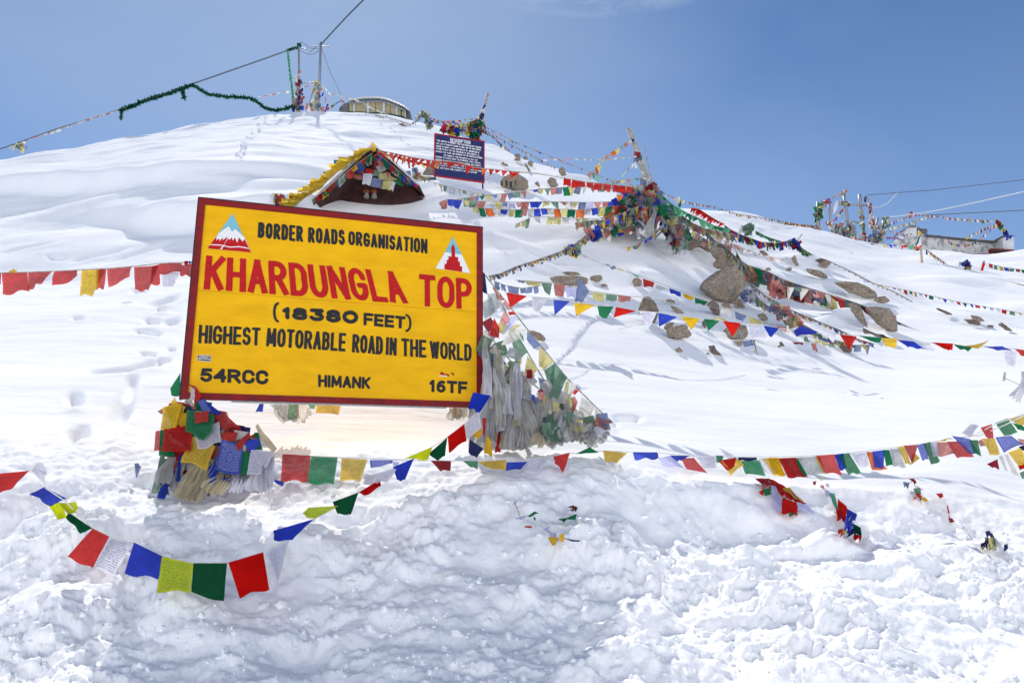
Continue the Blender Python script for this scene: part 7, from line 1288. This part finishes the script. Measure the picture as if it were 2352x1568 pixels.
# whitewashed building
WW = grainy('whitewashed_rubble', (0.34, 0.33, 0.31), (0.72, 0.71, 0.69), 3.2, .95, .8, detail=10, lo=.40, hi=.52, bdist=.15); WSM = grainy('whitewash', (0.62, 0.62, 0.62), (0.78, 0.78, 0.77), 4, .9, .2); RBR = paint('red_oxide', (0.20, 0.035, 0.025), (0.27, 0.05, 0.03), 8, .7); SLATE = grainy('slate', (0.10, 0.10, 0.11), (0.22, 0.21, 0.20), 8, .9, .4)
bl = thing('stone_building', 'long whitewashed stone building behind the right crest with red brown band', 'building', P(2200, 585, 38))
Yb = 37.5
hp('B-30,840 60,740 180,660 260,640 600,620 640,625 900,650 1160,680 1560,715 1960,745 1980,900 2000,1010 1000,1060 200,1000 -30,960', Yb, 'wall', WW, 5.0, bl)
hp('B600,618 640,612 900,638 1160,668 1560,702 1965,735 1962,748 1560,716 1160,682 900,652 640,628', Yb - .25, 'coping', SLATE, .6, bl)
hp('B1960,655 2170,635 2175,905 2050,900 1985,860', Yb - .6, 'chimney', WSM, 1.4, bl); hp('B1950,642 2080,628 2180,628 2180,642 2080,642 1955,658', Yb - .75, 'chimney_cap', SLATE, 1.7, bl)
hp('B250,500 330,462 440,470 440,640 250,650', Yb - .5, 'chimney', WSM, 1.2, bl); hp('B245,495 335,450 442,458 442,472 335,465 250,508', Yb - .65, 'chimney_cap', SLATE, 1.5, bl)
hp('B1775,858 1900,866 2180,885 2178,905 2120,925 1800,955', Yb - .8, 'lintel_band', RBR, .3, bl); hp('B1230,955 1700,952 1760,960 1700,985 1350,1000', Yb - .8, 'lintel_band', RBR, .3, bl); hp('B1800,885 2100,900 2080,920 1805,945', Yb - .82, 'dark_gap', DKM, .1, bl)
for i, zs in enumerate(('B440,490 500,485 505,560 440,570', 'B505,510 560,500 575,560 510,565', 'B560,515 625,510 632,570 575,575', 'B520,560 630,572 628,620 540,600', 'B440,570 520,565 520,620 440,620')):
    o_ = rock_mesh(q(zs), .8, Yb - .3, SLATE, 'piled_stone', bl); o_['label'] = 'dark piled stone on the roof'
vane = tag(tube('thin_rod', [P(2097, 517, Yb), P(2097, 495, Yb)], .02, CORD), 'thin rod rising above the left chimney', 'pole'); heap('little brown rag on the rod above the left chimney', q('B310,230 345,210 380,240 370,280 320,280'), (2093, 493), 7, 'Mkr', (5, 7), Yb - .1, depth=.1)
sw_ = thing('flag_stick', 'leaning stick wound with yellow and blue flags on the right chimney', 'flags', P(2318, 545, Yb - .9)); tube('shaft', [P(2287, 503, Yb - .9), P(2300, 522, Yb - .9), P(2317, 548, Yb - .9)], .06, WOODG, sw_)
for i in range(26):
    f = rnd.random(); x = 2290 + 27 * f + rnd.gauss(0, 2); y = 508 + 36 * f + rnd.gauss(0, 2); s = rnd.uniform(2.5, 4.5); qcloth(sw_, [(x - s, y - s), (x + s, y - s), (x + s * .6, y + s * 1.3), (x - s * .6, y + s * 1.3)], Yb - 1.1, ['M', 'Y', 'G', 'y', 'N', 'B'][min(5, int(f * 6))], .3, 3, 'rag')
# flag staff on the right crest
Yf_ = GY(2118, 602)
fst = thing('flag_staff', 'bamboo staff with a drooping green white and orange flag on the right crest', 'flag', P(2118, 602, Yf_)); tube('shaft', [P(2111, 530, Yf_), P(2115, 565, Yf_), P(2118, 604, Yf_)], .035, grainy('bamboo', (0.45, 0.33, 0.2), (0.6, 0.46, 0.3), 9, .6, .1), fst)
for m_, z_ in (('Y', 'B450,590 490,555 525,575 520,630'), ('G', 'B485,640 505,650 470,760 420,810'), ('N', 'B475,650 490,640 450,800 425,800'), ('W', 'B500,640 525,690 540,800 440,830'), ('O', 'B400,820 440,820 460,880 410,890'), ('R', 'B440,850 540,790 530,830 430,880'), ('N', 'B420,880 500,860 480,900 430,905')): qcloth(fst, q(z_), Yf_ - .06, m_, .06, 4)
gf = thing('hanging_flags', 'pale green and yellow flags beside the flag staff', 'flags', P(2095, 570, Yf_)); [qcloth(gf, q(z_), Yf_ - .05, m_, .08, 4) for m_, z_ in (('E', 'B300,820 385,790 385,880 310,880'), ('R', 'B205,800 278,800 265,845 215,845'), ('y', 'B380,870 420,880 400,910 370,905'), ('B', 'B25,800 90,800 80,830 35,830'))]
heap('blue and brown rag heap on the far right snow', q('B1180,1120 1280,1110 1350,1090 1380,1140 1400,1200 1340,1260 1260,1220 1290,1170 1200,1150'), (2220, 615), 22, 'NBMykg', (6, 10), lambda x, y: GY(2220, 618) - .15, depth=.2)
rpst = thing('rag_post', 'short post wrapped in crimson cloth on the far right snow', 'post', G(2253, 622)); tube('shaft', [P(2260, 600, GY(2253, 622)), P(2254, 622, GY(2253, 622))], .03, WOODG, rpst); [qcloth(rpst, q(z_), GY(2253, 622) - .06, m_, .15, 4, 'rag') for m_, z_ in (('R', 'B1610,1120 1665,1130 1620,1270 1580,1240'), ('N', 'B1630,1090 1650,1088 1655,1115 1630,1115'))]
cable('thread like rope lying down the far right snow', [(2230, 622, 22), (2280, 640, 20), (2352, 655, 18.5), (2420, 668, 17.5)], .02, CORD, 'slack_rope', 'rope')
wsf = thing('hanging_scarf', 'white scarf and tiny stake at the right edge of the lower snow', 'scarf', P(2335, 900, 7.4)); scarf(wsf, P(2352, 855, 7.4), P(2333, 918, 7.3), .05, .12, 'W', 3); tube('stake', [P(2308, 855, 7.8), P(2306, 874, 7.8)], .012, WOODG, wsf); tube('cord', [P(2308, 868, 7.8), P(2352, 888, 7.5)], .004, CORD, wsf, 4)
